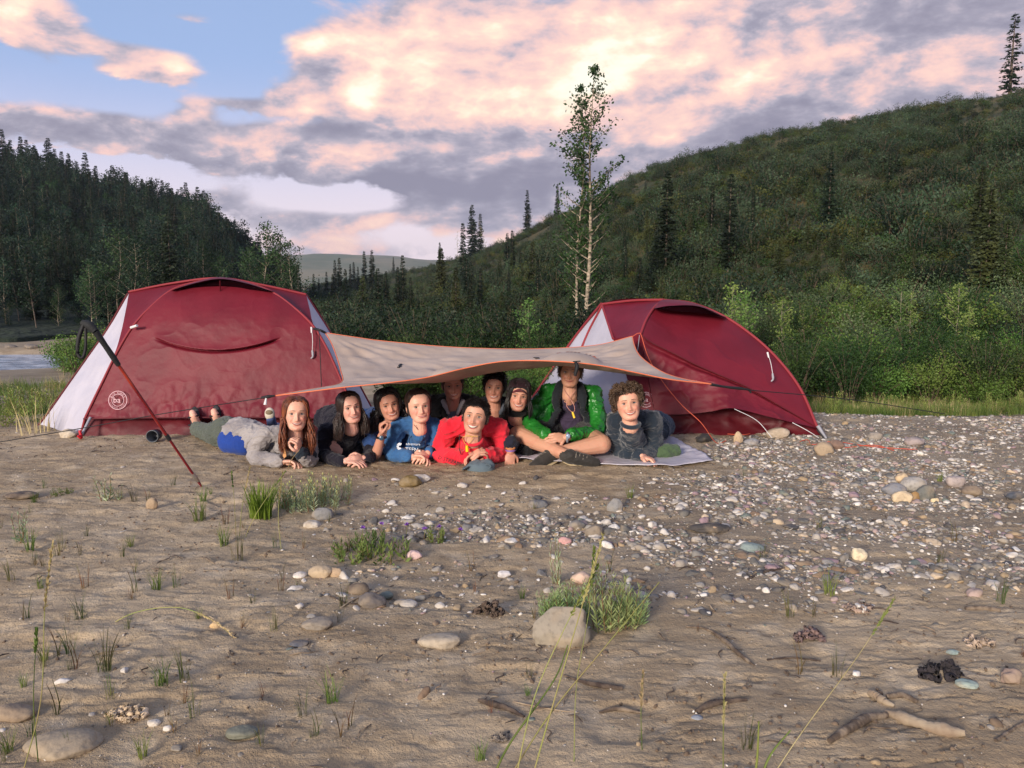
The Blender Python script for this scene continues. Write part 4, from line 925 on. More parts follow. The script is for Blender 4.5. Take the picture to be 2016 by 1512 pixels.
# orange print near the right rear corner: slanting bars and letter-like marks
b = Bag()
for i in range(13):
    for j in range(3):
        uf = .72+.0115*i+.004*j; vf = .80-.055*j - .002*i
        c = P[int(vf*(nv-1)), int(uf*(nu-1))]+np.array([0, -.003, .006]); c2 = P[int((vf-.045)*(nv-1)), int(uf*(nu-1))]+np.array([0, -.003, .006])
        if (i*7+j*3) % 5 == 0: continue
        sx_ = .016; b.add([c+[-sx_, 0, 0], c+[sx_*.6, 0, 0], c2+[sx_, 0, 0], c2+[-sx_*.6, 0, 0]], [[0, 1, 2, 3]])
rel(obj('printed_marks', b.mesh('printed_marks', [M_orange], False), TP), TP)
# the middle front tie hangs down in front of the sitting boy's face
rel(tubeobj('tie_strap', [at(1133, 713, 5.28), at(1136, 722, 5.26), at(1132, 740, 5.26)], [.010, .014, .010], M_black, TP, sides=4), TP)
rel(tubeobj('tie_strap', [at(1128, 712, 5.27), at(1143, 711, 5.27)], .004, M_black, TP, sides=4), TP)
# lines
def cordobj(name, P, r, mt, label): return tubeobj(name, P, r, mt, None, sides=6, label=label, cat='cord')
cordobj('guy_line', [at(533, 781, 5.34), at(430, 797, 5.3), at(300, 818, 5.22), at(150, 845, 5.15), at(-60, 880, 5.1)], .0032, M_black, 'black guy line from the left front tarp corner past the walking pole')
rel(tubeobj('line_knot', [at(541, 779, 5.35), at(528, 781, 5.34), at(514, 783, 5.33)], [.006, .013, .008], M_black, TP), TP)
rel(tubeobj('line_tail', [at(524, 784, 5.33), at(522, 797, 5.32)], [.006, .012], M_wcord, TP), TP)
cordobj('guy_line', [at(1398, 757, 5.36), at(1440, 764, 5.45), at(1475, 768, 5.5), at(1590, 778, 5.8), at(1700, 790, 6.1), at(1860, 815, 6.6)], .0036, M_black, 'black guy line from the right front tarp corner across the right tent')
rel(tubeobj('line_knot', [at(1400, 757, 5.36), at(1430, 762, 5.42), at(1472, 767, 5.49), at(1478, 774, 5.5)], [.011, .009, .012, .006], M_black, TP), TP)
cordobj('corner_line', [at(640, 655, 6.84), at(630, 650, 6.8), at(618, 647, 6.85)], .011, M_black, 'short knotted black line tying the tarp to the left tent')
cordobj('guy_line', [at(628, 650, 6.8), at(630, 690, 6.7), at(633, 765, 6.6)], .0036, M_black, 'thin black line hanging down the right side of the left tent')
cordobj('orange_cord', [at(1245, 663, 6.79), at(1256, 656, 6.8), at(1262, 659, 6.78), at(1275, 700, 6.7), at(1300, 745, 6.55), at(1340, 795, 6.4), at(1380, 832, 6.3), Vector((at(1410, 852, 6.4).x, 6.4, .02)), Vector((at(1430, 853, 6.5).x, 6.5, .015))], .0034, M_ocord, 'orange cord drooping from the right tent down to the stones')
cordobj('orange_cord', [at(1245, 663, 6.78), at(1244, 680, 6.7), at(1249, 700, 6.66)], .0036, M_ocord, 'short orange cord end at the right rear tarp corner')
cordobj('dark_cord', [at(1259, 660, 6.8), at(1255, 690, 6.7), at(1250, 704, 6.65)], .003, M_grey_plastic, 'thin grey guy line hanging below the orange knot')
def gcord(L, nm, label, r=.0032, mt=None):
    P_ = [G(*p)+Vector((0, 0, .012)) for p in L]; return cordobj(nm, P_, r, mt or M_ocord, label)
gcord([(1432, 857), (1470, 858), (1500, 846), (1520, 852)], 'orange_cord', 'orange cord on the stones at the skirt of the right tent')
gcord([(1575, 872), (1590, 868), (1600, 878), (1640, 872), (1700, 880), (1740, 884), (1805, 888)], 'orange_cord', 'loose orange cord lying on the pebbles right of the right tent')
gcord([(1620, 876), (1660, 884), (1720, 879), (1760, 890)], 'orange_cord', 'second strand of loose orange cord on the pebbles')

# --- walking pole leaning towards the camera, stuck in the silt
tip = G(397, 958); hnd = at(222, 702, 4.62); hv = (hnd-tip)
WP = empty('trekking_pole', tuple(tip), label='red and orange trekking pole stuck in the silt at a slant', cat='trekking pole')
M_pole = mat('pole_lacquer', s2l(112, 20, 28), .3, color2=s2l(158, 52, 34), vscale=4, spec=.6, coord='World'); M_foam = mat('black_foam', s2l(28, 30, 32), .8, bump=.4, bscale=80); M_alu = mat('bare_aluminium', s2l(160, 150, 140), .35, metal=.7)
def wp(name, f0, f1, r, m, **k):
    a = tip+hv*f0; b_ = tip+hv*f1
    return rel(tubeobj(name, [a, a+(b_-a)*.5, b_], r, m, WP, sides=12), WP)
wp('lower_shaft', .10, .42, .0078, M_pole); wp('upper_shaft', .40, 1.0, .0095, M_pole); wp('twist_lock', .385, .425, .0125, M_black); wp('basket', .045, .11, [.012, .015, .010], M_alu); wp('tip', -.03, .05, [.003, .010], mat('tip_red', s2l(120, 40, 46), .5))
wp('collar', .94, 1.0, [.014, .017], M_black)
wp('grip', .985, 1.17, [.017, .0155, .019], M_foam)
gt = tip+hv*1.17
rel(tubeobj('grip_head', [gt, gt+Vector((-.035, .0, .035)), gt+Vector((-.075, 0, .05))], [.02, .026, .018], M_foam, WP, sides=12), WP)
rel(tubeobj('wrist_strap', [gt+Vector((-.06, -.01, .04)), gt+Vector((-.085, -.02, -.03)), gt+Vector((-.10, -.02, -.12)), gt+Vector((-.075, -.02, -.15)), gt+Vector((-.055, -.015, -.09)), gt+Vector((-.05, -.01, .02))], [.012, .013, .012, .009, .008, .01], M_black, WP, sides=4), WP)
# ground sheet
def sheet():
    nu_, nv_ = 110, 40
    f = [G(1005, 910), G(1100, 916), G(1200, 919), G(1310, 922), G(1404, 912)]; bk_ = [G(1010, 885), G(1100, 880), G(1200, 872), G(1290, 862), G(1325, 868)]
    A_ = catmull(f, nu_); B_ = catmull(bk_, nu_); v = np.linspace(0, 1, nv_)[:, None, None]; P_ = A_[None]*(1-v)+B_[None]*v
    P_[..., 2] = ground_z(P_[..., 0], P_[..., 1]) + .022 + .022*np.maximum(0, fbm(P_[..., 0]*4, P_[..., 1]*5, 0, 3, 77)) + .02*sst(.8, 1, np.linspace(0, 1, nu_))[None]*np.abs(fbm(P_[..., 0]*9, P_[..., 1]*9, 0, 2, 78))
    P_[..., 2] = np.maximum(P_[..., 2], ground_z(P_[..., 0], P_[..., 1])+mud_detail(P_[..., 0], P_[..., 1])+.006)
    P_[..., 1] += .03*fbm(P_[..., 0]*5, P_[..., 0]*0, 0, 2, 79)*(1-v[..., 0])
    o = cloth('ground_sheet', P_, cloth_mat('white_sheet', (214, 208, 214), (196, 190, 200), bump=.7, bscale=22), None, thick=.003)
    tag(o, 'crumpled white ground sheet under the sitting boy and curly haired person', 'ground sheet')
sheet()
# ---------------------------------------------------------------- people
DY = 0.0
at_cam = at
def at(px, py, Y): return at_cam(px, py, Y+DY)       # DY: how far a whole group of points is set back
def Bp(px, Y, h):
    Y = Y + DY
    """point h above the ground at distance Y in the direction of column px"""
    X = (px-1008)/F*Y
    for _ in range(3):
        z = float(ground_z(X, Y))+h; X = (px-1008)/F*(Y*cos(PITCH)+(CAMZ-z)*sin(PITCH))
    return Vector((X, Y, z))
# head: horizontal sections from chin to crown, +Y is forward, eyes at z = 0
HZ = np.array([-.116, -.113, -.105, -.095, -.085, -.075, -.065, -.055, -.04, -.02, 0, .02, .04, .06, .08, .095, .106, .113, .1155])
HW = np.array([.008, .024, .038, .0465, .052, .0565, .060, .063, .0665, .0695, .0715, .073, .0735, .072, .0655, .055, .039, .020, .006])
HF = np.array([.052, .066, .077, .0815, .083, .084, .085, .0855, .0862, .0868, .0865, .089, .0895, .086, .075, .058, .034, .006, -.012])
HB = np.array([.040, .030, .010, -.006, -.020, -.034, -.047, -.058, -.074, -.089, -.097, -.1005, -.101, -.098, -.088, -.073, -.052, -.032, -.020])
EXP = .86
def head_feat(x, z, W=None):
    """forward displacement of the face"""
    g = lambda cx, cz, sx, sz: np.exp(-(((x-cx)/sx)**2 + ((z-cz)/sz)**2))
    d = 0
    nz_ = np.interp(z, [-.058, -.050, -.044, -.036, -.015, .006, .018], [0, .010, .023, .0245, .014, .004, 0])
    nw = np.interp(z, [-.05, -.036, 0, .02], [.0115, .0105, .0075, .009])
    d = d + nz_*np.exp(-(x/nw)**2)
    for s in (-1, 1):
        d = d + .009*g(s*.0135, -.0425, .0062, .0065)
        d = d - .0125*g(s*.031, -.001, .0175, .0125) + .0035*g(s*.028, .021, .022, .009)
        d = d + .0085*g(s*.043, -.036, .0175, .018) - .003*g(s*.036, -.066, .010, .014)
    for s in (-1, 1): d = d - .0038*g(s*.036, -.054, .0045, .012)
    d = d + .0055*g(0, -.064, .024, .011) - .0035*g(0, -.084, .022, .006) + .006*g(0, -.100, .018, .011)
    return d
def face_y(x, z, wide=1.0):
    w = np.interp(z, HZ, HW)*wide; f = np.interp(z, HZ, HF); b = np.interp(z, HZ, HB); mid = (f+b)/2; h = (f-b)/2
    c = np.clip(np.abs(x)/w, 0, .999)**(1/EXP)
    return mid + h*np.sqrt(1-c*c)**EXP + head_feat(x, z)
def head_mesh(wide=1.0, nu=72, nv=64):
    zs = np.interp(np.linspace(0, 1, nv), np.linspace(0, 1, len(HZ)), HZ); a = np.arange(nu)*2*pi/nu
    Z, A_ = np.meshgrid(zs, a, indexing='ij'); w = np.interp(Z, HZ, HW)*wide; f = np.interp(Z, HZ, HF); b = np.interp(Z, HZ, HB)
    c, s = np.cos(A_), np.sin(A_); X = w*np.sign(c)*np.abs(c)**EXP; Y = (f+b)/2 + (f-b)/2*np.sign(s)*np.abs(s)**EXP
    Y = Y + np.where(s > 0, head_feat(X, Z)*np.clip(s*2.2, 0, 1), 0)
    V = np.stack([X.ravel(), Y.ravel(), Z.ravel()], 1); Fq = grid_faces(nu, nv, wrap=True)
    n = len(V); V = np.vstack([V, [[0, .046, -.117], [0, -.016, .1157]]])
    t1 = np.array([[n, (i+1) % nu, i] for i in range(nu)]); t2 = np.array([[n+1, (nv-1)*nu+i, (nv-1)*nu+(i+1) % nu] for i in range(nu)])
    return V, Fq, np.vstack([t1, t2])
def xf(M, V):
    M = np.array(M); return np.asarray(V, float) @ M[:3, :3].T + M[:3, 3]
def remesh(bag, voxel, name, mats, smooth_n=2, fac=.5):
    me = bag.mesh('tmp'); o = bpy.data.objects.new('tmp', me); COL.objects.link(o)
    m = o.modifiers.new('r', 'REMESH'); m.mode = 'VOXEL'; m.voxel_size = voxel; m.use_smooth_shade = True
    if smooth_n: s = o.modifiers.new('s', 'SMOOTH'); s.factor = fac; s.iterations = smooth_n
    dg = bpy.context.evaluated_depsgraph_get(); r = bpy.data.meshes.new_from_object(o.evaluated_get(dg)); r.name = name
    bpy.data.objects.remove(o); bpy.data.meshes.remove(me); r.materials.clear()
    for q_ in mats: r.materials.append(q_)
    return r
def mverts(me):
    V = np.empty(len(me.vertices)*3, np.float32); me.vertices.foreach_get('co', V); Nn = np.empty_like(V); me.vertices.foreach_get('normal', Nn)
    return V.reshape(-1, 3).astype(float), Nn.reshape(-1, 3).astype(float)
def limb(bag, P, rad, sides=14, squash=None, n=None):
    """tapered tube with round ends"""
    P = np.array([list(p) for p in P], float); m = n or max(5, 5*len(P)); C = catmull(P, m) if len(P) > 2 else resample(P, m)
    tt = np.r_[0, np.cumsum(np.linalg.norm(np.diff(P, axis=0), axis=1))]; tt /= tt[-1]; r = np.interp(np.linspace(0, 1, m), tt, rad)
    e0 = C[0]-(C[1]-C[0])/np.linalg.norm(C[1]-C[0])*r[0]*np.array([[.95], [.6], [.3]]); e1 = C[-1]+(C[-1]-C[-2])/np.linalg.norm(C[-1]-C[-2])*r[-1]*np.array([[.3], [.6], [.95]])
    C = np.vstack([e0, C, e1]); r = np.r_[r[0]*np.array([.25, .78, .95]), r, r[-1]*np.array([.95, .78, .25])]
    V, Q = tube_arrays(C[None], r[None], sides)
    bag.add(V, Q)
    k = len(C)-1
    bag.add(np.vstack([C[0], V[:sides]]), [[0, 1+i, 1+(i+1) % sides] for i in range(sides)]); bag.add(np.vstack([C[-1], V[k*sides:]]), [[0, 1+(i+1) % sides, 1+i] for i in range(sides)])
def frame(d, n):
    d = Vector(d).normalized(); n = Vector(n); n = (n - d*n.dot(d)).normalized(); return d, n, d.cross(n)
def hand(bag, wrist, d, n, side, curl=.5, spread=.03, thumb=.6, s=1.0, curls=None):
    """wrist position, finger direction, direction the palm faces, which side of the palm (+1/-1 along d x n) bears the thumb"""
    f, n, t = frame(d, n); t = t*side; w = Vector(wrist); s = s*1.04
    V, Q = ellip((0, 0, 0), (.047*s, .0145*s, .041*s)); M = Matrix((f, n, t)).transposed().to_4x4(); M.translation = w + f*.048*s
    bag.add(xf(M, V), Q)
    V, Q = ellip((0, 0, 0), (.03*s, .017*s, .018*s)); M2 = M.copy(); M2.translation = w + f*.035*s + t*.024*s + n*.008*s; bag.add(xf(M2, V), Q)
    L = [(.040, .025, .021), (.045, .028, .022), (.041, .026, .022), (.032, .020, .019)]
    for i in range(4):
        off = (1.5-i)*.0205*s; p = w + f*(.083-.004*abs(i-1.2))*s + t*off; ang = 0.0; pts_ = [w+f*.05*s+t*off*.8, p]; c = (curls[i] if curls else curl)*(1+.08*i)
        for j in range(3):
            ang += c*(1.0 if j else .8); dd = (f*cos(ang) + n*sin(ang)) + t*((1.5-i)*spread); p = p + dd.normalized()*L[i][j]*s; pts_.append(p)
        P_ = resample(pts_, 14); limb(bag, P_, np.interp(np.linspace(0, 1, 14), [0, .4, 1], [.0092*s, .0088*s, .0070*s]), 8, n=14)
    b0 = w + f*.022*s + t*.026*s; b1 = b0 + (f*.5+t*.75+n*.35).normalized()*.038*s; b2 = b1 + (f*(1-.3*thumb)+t*(.35-.6*thumb)+n*(.4+.4*thumb)).normalized()*.032*s; b3 = b2 + (f*(.8-.2*thumb)-t*(.25+.5*thumb)+n*(.3+.3*thumb)).normalized()*.024*s
    limb(bag, resample([b0, b1, b2, b3], 12), np.interp(np.linspace(0, 1, 12), [0, .5, 1], [.012*s, .0105*s, .0078*s]), 8, n=12)

def skin_mat(name):
    m = mat(name, (1, 1, 1), .5, attr='col', bump=.25, bscale=260, bdetail=3, spec=.4, bdist=.002); b = m.node_tree.nodes['Principled BSDF']
    b.inputs['Subsurface Weight'].default_value = .12; b.inputs['Subsurface Radius'].default_value = (.012, .004, .002); b.inputs['Subsurface Scale'].default_value = 1.0
    return m
M_skin = skin_mat('skin')
M_eye = mat('eye_white', s2l(188, 176, 170), .3); M_pupil = mat('pupil', s2l(14, 12, 12), .15); M_lash = mat('lashes', s2l(26, 18, 16), .7); M_teeth = mat('teeth', s2l(208, 198, 184), .35); M_mouth = mat('mouth_inside', s2l(84, 30, 30), .6)
IRIS = {k: mat('iris_'+k, s2l(*c), .2) for k, c in dict(brown=(66, 42, 26), blue=(52, 72, 92), green=(58, 66, 46)).items()}
def hairmat(name, c, c2): 
    m = mat(name, s2l(*c), .42, color2=s2l(*c2), vscale=40, spec=.45, stretch=(1, 1, .25)); return m
H_auburn = hairmat('auburn_hair', (92, 48, 30), (142, 80, 50)); H_dark = hairmat('dark_brown_hair', (34, 24, 22), (56, 40, 34)); H_black = hairmat('black_hair', (16, 13, 14), (32, 26, 26)); H_brown = hairmat('brown_hair', (58, 42, 32), (88, 66, 50)); H_curly = hairmat('curly_brown_hair', (56, 42, 34), (100, 80, 64))

def strip(b, xs, zt, zb, M, lift, mi, wide, nv=3, bulge=0.0):
    """a band of the face between two lines, laid lift above the skin"""
    v = np.linspace(0, 1, nv)[:, None]; X = np.broadcast_to(xs, (nv, len(xs))); Z = zt[None]*(1-v)+zb[None]*v
    Y = face_y(X, Z, wide) + lift + bulge*np.sin(pi*v)
    b.add(xf(M, np.stack([X.ravel(), Y.ravel(), Z.ravel()], 1)), grid_faces(len(xs), nv), mi)
def face_parts(e, M, wide, iris, browm, smile=1.0, open_=.5, eye_open=.8, lipc=(176, 92, 88), brow=1.0, teeth=True):
    for s in (-1, 1):
        b = Bag(); t = np.linspace(-1, 1, 17); xs = s*.0315 + .0158*t; hgt = (1-np.abs(t)**2.2)*.0064*eye_open; cz = -.0005 - .0012*t*s*-1
        zt = cz + hgt; zb = cz - hgt*.75
        base = .0052
        def eyey(X, Z): return np.full_like(X, float(face_y(np.array(s*.0315), np.array(0.0), wide))+base) - ((X-s*.0315)**2+Z**2)*16
        for (a0, a1, z0, z1, mi, dy) in ((-1, 1, zb, zt, 0, 0),):
            v = np.linspace(0, 1, 5)[:, None]; X = np.broadcast_to(xs, (5, 17)); Z = zb[None]*(1-v)+zt[None]*v
            b.add(xf(M, np.stack([X.ravel(), eyey(X, Z).ravel(), Z.ravel()], 1)), grid_faces(17, 5), 0)
        for rr, mi, dy in ((.0068, 1, .0006), (.0032, 2, .001)):
            a = np.arange(14)*2*pi/14; X = s*.0315 + rr*np.cos(a); Z = np.clip(rr*np.sin(a), -.0048*eye_open*.95, .0064*eye_open*.97); Vv = np.stack([X, eyey(X, Z)+dy, Z], 1)
            b.add(xf(M, np.vstack([[s*.0315, eyey(np.array([s*.0315]), np.array([0.]))[0]+dy, 0], Vv])), [[0, 1+i, 1+(i+1) % 14] for i in range(14)], mi)
        ey = obj('eye', b.mesh('eye', [M_eye, IRIS[iris], M_pupil]), e)
        b = Bag(); up = np.stack([xs, eyey(xs, zt)+.0008, zt+.0006], 1); lo = np.stack([xs, eyey(xs, zb)+.0004, zb-.0004], 1)
        V, Q = tube_arrays(xf(M, up)[None], np.interp(t, [-1, 0, 1], [.0011, .0019, .0014])[None], 5); b.add(V, Q)
        V, Q = tube_arrays(xf(M, lo)[None], np.full((1, 17), .0007), 4); b.add(V, Q)
        obj('eyelash', b.mesh('eyelash', [M_lash]), ey)
        # upper lid: a roll of skin above the lash line
        b = Bag(); lid = np.stack([xs*1.0, face_y(xs, zt+.004, wide)+.0005, zt+.0042], 1)
        b = Bag(); t = np.linspace(0, 1, 12); bx = s*(.0125+.037*t); bz = .0195+.0052*np.sin(pi*t*.8)-.004*t+.001
        P_ = np.stack([bx, face_y(bx, bz, wide)+.0012, bz], 1); V, Q = tube_arrays(xf(M, P_)[None], (np.interp(t, [0, .15, .5, 1], [.0012, .0022, .0020, .0007])*brow)[None], 6); b.add(V, Q)
        obj('eyebrow', b.mesh('eyebrow', [browm]), e)
    # mouth
    t = np.linspace(-1, 1, 25); wm = .0250+.0100*smile; xs = wm*t; cz = -.0675 + .0105*smile*np.abs(t)**2.0 ; op = open_*.0155*np.maximum(0, 1-np.abs(t)**2.4)
    b = Bag(); zu = cz+.0015+op*.30; zl = cz+.0015-op*.70
    if open_ > 0:
        strip(b, xs*.99, zu+.001, zl-.001, M, .0012, 1, wide)
        if teeth: strip(b, xs*.92, zu, zu-(op*.80+.0002)*(1-.15*np.abs(t)), M, .0026, 0, wide, bulge=.001)
        obj('teeth', b.mesh('teeth', [M_teeth, M_mouth]), e)
    b = Bag(); lm_ = LIP.setdefault(lipc, mat('lips', s2l(*lipc), .45)) 
    th = (1-np.abs(t)**2.5)
    strip(b, xs, zu+.0048*th+.0004, zu, M, .0012, 0, wide, 4, .0022); strip(b, xs, zl, zl-.0062*th-.0004, M, .0012, 0, wide, 4, .0030)
    if open_ <= 0:
        P_ = np.stack([xs, face_y(xs, zu, wide)+.0025, zu], 1); V, Q = tube_arrays(xf(M, P_)[None], np.full((1, 25), .0010), 4); b.add(V, Q, 1)
    obj('lips', b.mesh('lips', [lm_, M_mouth]), e)
LIP = {}
def scalp_pt(a, z, off, wide=1.0):
    """a: angle round the head, 0 = front; z height"""
    w = np.interp(z, HZ, HW)*wide; f = np.interp(z, HZ, HF); b = np.interp(z, HZ, HB)
    c, s = np.sin(a), np.cos(a); X = (w+off)*np.sign(c)*np.abs(c)**EXP; Y = (f+b)/2 + ((f-b)/2+off)*np.sign(s)*np.abs(s)**EXP
    return np.stack([X, Y, z + off*np.clip((z-.06)/.055, 0, 1)*.9], -1)
def hair_cap(M, wide, mt, off=.010, hz=.068, low=-.055, side=.95, rag=.004, seed=0, temple=.02):
    """shell over the skull: nu x nv grid with the face left open"""
    nu, nv = 96, 44; a = np.linspace(-pi, pi, nu); lowline = np.where(np.abs(a) < side, hz + .004 - (hz-temple)*.8*(np.abs(a)/side)**3, np.where(np.abs(a) < side+.42, temple, low)) 
    k = np.array([1, 2, 3, 2, 1.])/9; lowline = np.convolve(np.r_[lowline[-4:], lowline, lowline[:4]], k, 'same')[4:-4] + rag*vnoise(a*14, a*0, seed)
    v = np.linspace(0, 1, nv)[:, None]; Z = lowline[None]*(1-v) + .1155*v; A_ = np.broadcast_to(a, Z.shape)
    o = off*(1+.35*fbm(A_*5, Z*60, 0, 3, seed+3)) * np.clip(v*9+.25, 0, 1)
    P = scalp_pt(A_, Z, o, wide); inn = scalp_pt(A_[0], Z[0], -.004, wide)
    V = np.vstack([inn[None], P]).reshape(-1, 3); b = Bag(); b.add(xf(M, V), grid_faces(nu, nv+1))
    top = len(V); 
    b.add(xf(M, np.vstack([[[0, -.016, .1157+off]], P[-1]])), [[0, 1+i, 2+i] for i in range(nu-1)])
    return b
def surf_dir(D, off, wide):
    """points of the skull along directions D from (0, -.01, 0)"""
    D = D/np.linalg.norm(D, axis=-1, keepdims=True); lo = np.full(D.shape[:-1], .02); hi = np.full(D.shape[:-1], .2)
    for _ in range(18):
        k = (lo+hi)/2; x, y, z = D[..., 0]*k, D[..., 1]*k-.01, D[..., 2]*k
        w = np.interp(z, HZ, HW)*wide; f = np.interp(z, HZ, HF); b = np.interp(z, HZ, HB); h = (f-b)/2; m = (f+b)/2
        inside = (np.abs(x)/w)**(2/EXP) + (np.abs(y-m)/h)**(2/EXP) < 1; inside &= (z < .1155)
        lo = np.where(inside, k, lo); hi = np.where(inside, hi, k)
    return D*(lo+off)[..., None] + np.array([0, -.01, 0])
def strands(M, wide, n, seed, a0, a1, length, off=.012, r=.0032, spread=.02, fwd=0.0, start=.10, curl=0.0, part=0.0, taper=True, m=18, down=(0, 0, -1)):
    """locks that run from the parting over the skull and then hang; a0..a1 = range of angles from the front"""
    q = np.random.default_rng(seed); s = q.choice([-1., 1.], n); u = q.random(n); a = s*(a0+(a1-a0)*u)
    y0 = .062 - .135*np.clip(u+q.normal(0, .08, n), 0, 1); D0 = np.stack([np.full(n, part)+s*.004, y0, np.full(n, .11)], 1)
    z1 = -.01 - .03*q.random(n); D1 = np.stack([np.sin(a)*.08, np.cos(a)*.09, z1], 1)
    k = np.linspace(0, 1, 8)[None, :, None]; D = D0[:, None]/np.linalg.norm(D0, axis=1)[:, None, None]*(1-k) + D1[:, None]/np.linalg.norm(D1, axis=1)[:, None, None]*k
    o = off*q.uniform(.6, 1.35, (n, 1))*np.interp(np.linspace(0, 1, 8), [0, .3, 1], [.6, 1, 1.1])[None]
    T = xf(M, surf_dir(D, o, wide).reshape(-1, 3)).reshape(n, 8, 3); last = T[:, -1:]
    k = np.linspace(0, 1, m-7)[None, 1:, None]; L = (length*q.uniform(.75, 1.05, n))[:, None, None]
    dr = xf(M, np.stack([s*spread*q.uniform(.2, 1.4, n), fwd*q.uniform(.3, 1.3, n), 0*s], 1)) - xf(M, np.zeros((1, 3)))
    tail = last + np.array(down, float)*L*k + dr[:, None]*np.sin(k*pi*.6) + q.normal(0, .006, (n, 1, 3))*k + np.sin(k*q.uniform(5, 9, (n, 1, 1))+q.uniform(0, 6, (n, 1, 1)))*curl*q.normal(0, 1, (n, 1, 3))
    P = np.concatenate([T, tail], 1)
    rr = r*q.uniform(.6, 1.4, (n, 1))*np.interp(np.linspace(0, 1, P.shape[1]), [0, .2, .7, 1], [.7, 1.1, 1, .25 if taper else .8])[None]
    return tube_arrays(P, rr, 4)
def short_hair(M, wide, n, seed, L=.02, hz=.066, side=.95, low=-.05, off=.004, r=.0014, lift=.5, front=.0):
    q = np.random.default_rng(seed); a = q.uniform(-pi, pi, n); lo = np.where(np.abs(a) < side, hz, np.where(np.abs(a) < side+.35, .02, low)); z = lo + (.1155-lo)*q.random(n)**.8
    R0 = scalp_pt(a, z, off, wide); nrm = R0/np.linalg.norm(R0, axis=1, keepdims=True); d = nrm*lift + np.stack([q.normal(0, .35, n), .5*np.ones(n)*np.where(z > .07, 1, 0)+q.normal(0, .3, n), -.7*np.ones(n)], 1)
    d /= np.linalg.norm(d, axis=1, keepdims=True); k = np.linspace(0, 1, 4)[None, :, None]; P = R0[:, None] + d[:, None]*L*k*q.uniform(.6, 1.3, (n, 1, 1)) + nrm[:, None]*np.sin(k*pi)*L*.15
    P = xf(M, P.reshape(-1, 3)).reshape(n, 4, 3); return tube_arrays(P, r*np.array([1, 1, .8, .3])[None], 3)
def headM(px, py, Y, yaw=0, pitch=8, roll=0, s=1.04):
    c = at(px, py, Y); az_ = math.atan2(-c.x, -c.y*-1)      # heading back to the camera
    base = math.atan2(c.x, c.y)
    Rz = Matrix.Rotation(pi - base + R(yaw), 4, 'Z'); return Matrix.Translation(c) @ Rz @ Matrix.Rotation(R(pitch), 4, 'X') @ Matrix.Rotation(R(roll), 4, 'Y') @ Matrix.Scale(s, 4)
def color_body(me, M, tone, flush, seed, beard=0.0):
    V, _ = mverts(me); Mi = np.array(M.inverted()); L = V @ Mi[:3, :3].T + Mi[:3, 3]; x, y, z = L.T
    c = np.tile(np.array(s2l(*tone)), (len(V), 1)); fl = np.array(s2l(*flush))
    g = lambda cx, cz, sx, sz: np.exp(-(((np.abs(x)-cx)/sx)**2+((z-cz)/sz)**2))*(y > .02)
    w = .55*g(.042, -.034, .02, .018) + .4*g(0, -.038, .016, .014) + .25*g(.0, -.098, .02, .012); w = w*(np.abs(z) < .13)
    w = w + .25*sst(.1, .5, fbm(V[:, 0]*22, V[:, 1]*22, V[:, 2]*22, 3, seed))
    c = c*(1-np.clip(w, 0, 1)[:, None]) + fl*np.clip(w, 0, 1)[:, None]
    sh = .20*g(.031, -.012, .014, .008) + .28*g(.030, .004, .019, .011) + .22*g(.0365, -.052, .004, .013) + .15*g(0, -.052, .008, .004) + .10*g(0, -.080, .02, .004) + .12*g(.062, -.02, .012, .05)  # eye sockets, folds and face sides darkened: shade put into the skin colour
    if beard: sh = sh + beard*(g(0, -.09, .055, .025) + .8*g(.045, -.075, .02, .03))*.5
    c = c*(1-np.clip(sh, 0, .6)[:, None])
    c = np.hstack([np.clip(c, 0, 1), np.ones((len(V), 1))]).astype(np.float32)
    a = me.attributes.new('col', 'FLOAT_COLOR', 'POINT'); a.data.foreach_set('color', c.ravel())
def wrinkle(me, amp, sc=9.0, seed=0, stretch=(1, 1, 1)):
    V, Nn = mverts(me); x, y, z = (V*np.array(stretch)*sc).T
    wx = fbm(x*.5, y*.5, z*.5, 2, seed+9)*1.5
    r1 = 1-np.abs(fbm(x+wx, y*1.0, z*1.6+wx, 3, seed))*2.2; r2 = 1-np.abs(fbm(x*1.9-z, y*2, z*2.1+x, 2, seed+31))*2.2
    r3 = 1-np.abs(fbm(x*3.1+wx, y*2.7, z*4.5-wx, 2, seed+57))*2.4
    d = amp*(np.clip(r1, 0, 1)**2.5*1.1 + np.clip(r2, 0, 1)**2.5*.6 + np.clip(r3, 0, 1)**3*.35 - .55)
    V = V + Nn*d[:, None]; me.vertices.foreach_set('co', V.astype(np.float32).ravel()); me.update()
def cmat(name, c, c2=None, rough=.85, bump=.5, bscale=120, sheen=.15, vs=6, spec=.25): return mat(name, s2l(*c), rough, color2=s2l(*(c2 or [min(255, int(v*1.12)+3) for v in c])), vscale=vs, bump=bump, bscale=bscale, bdist=.003, sheen=sheen, spec=spec, coord='World')

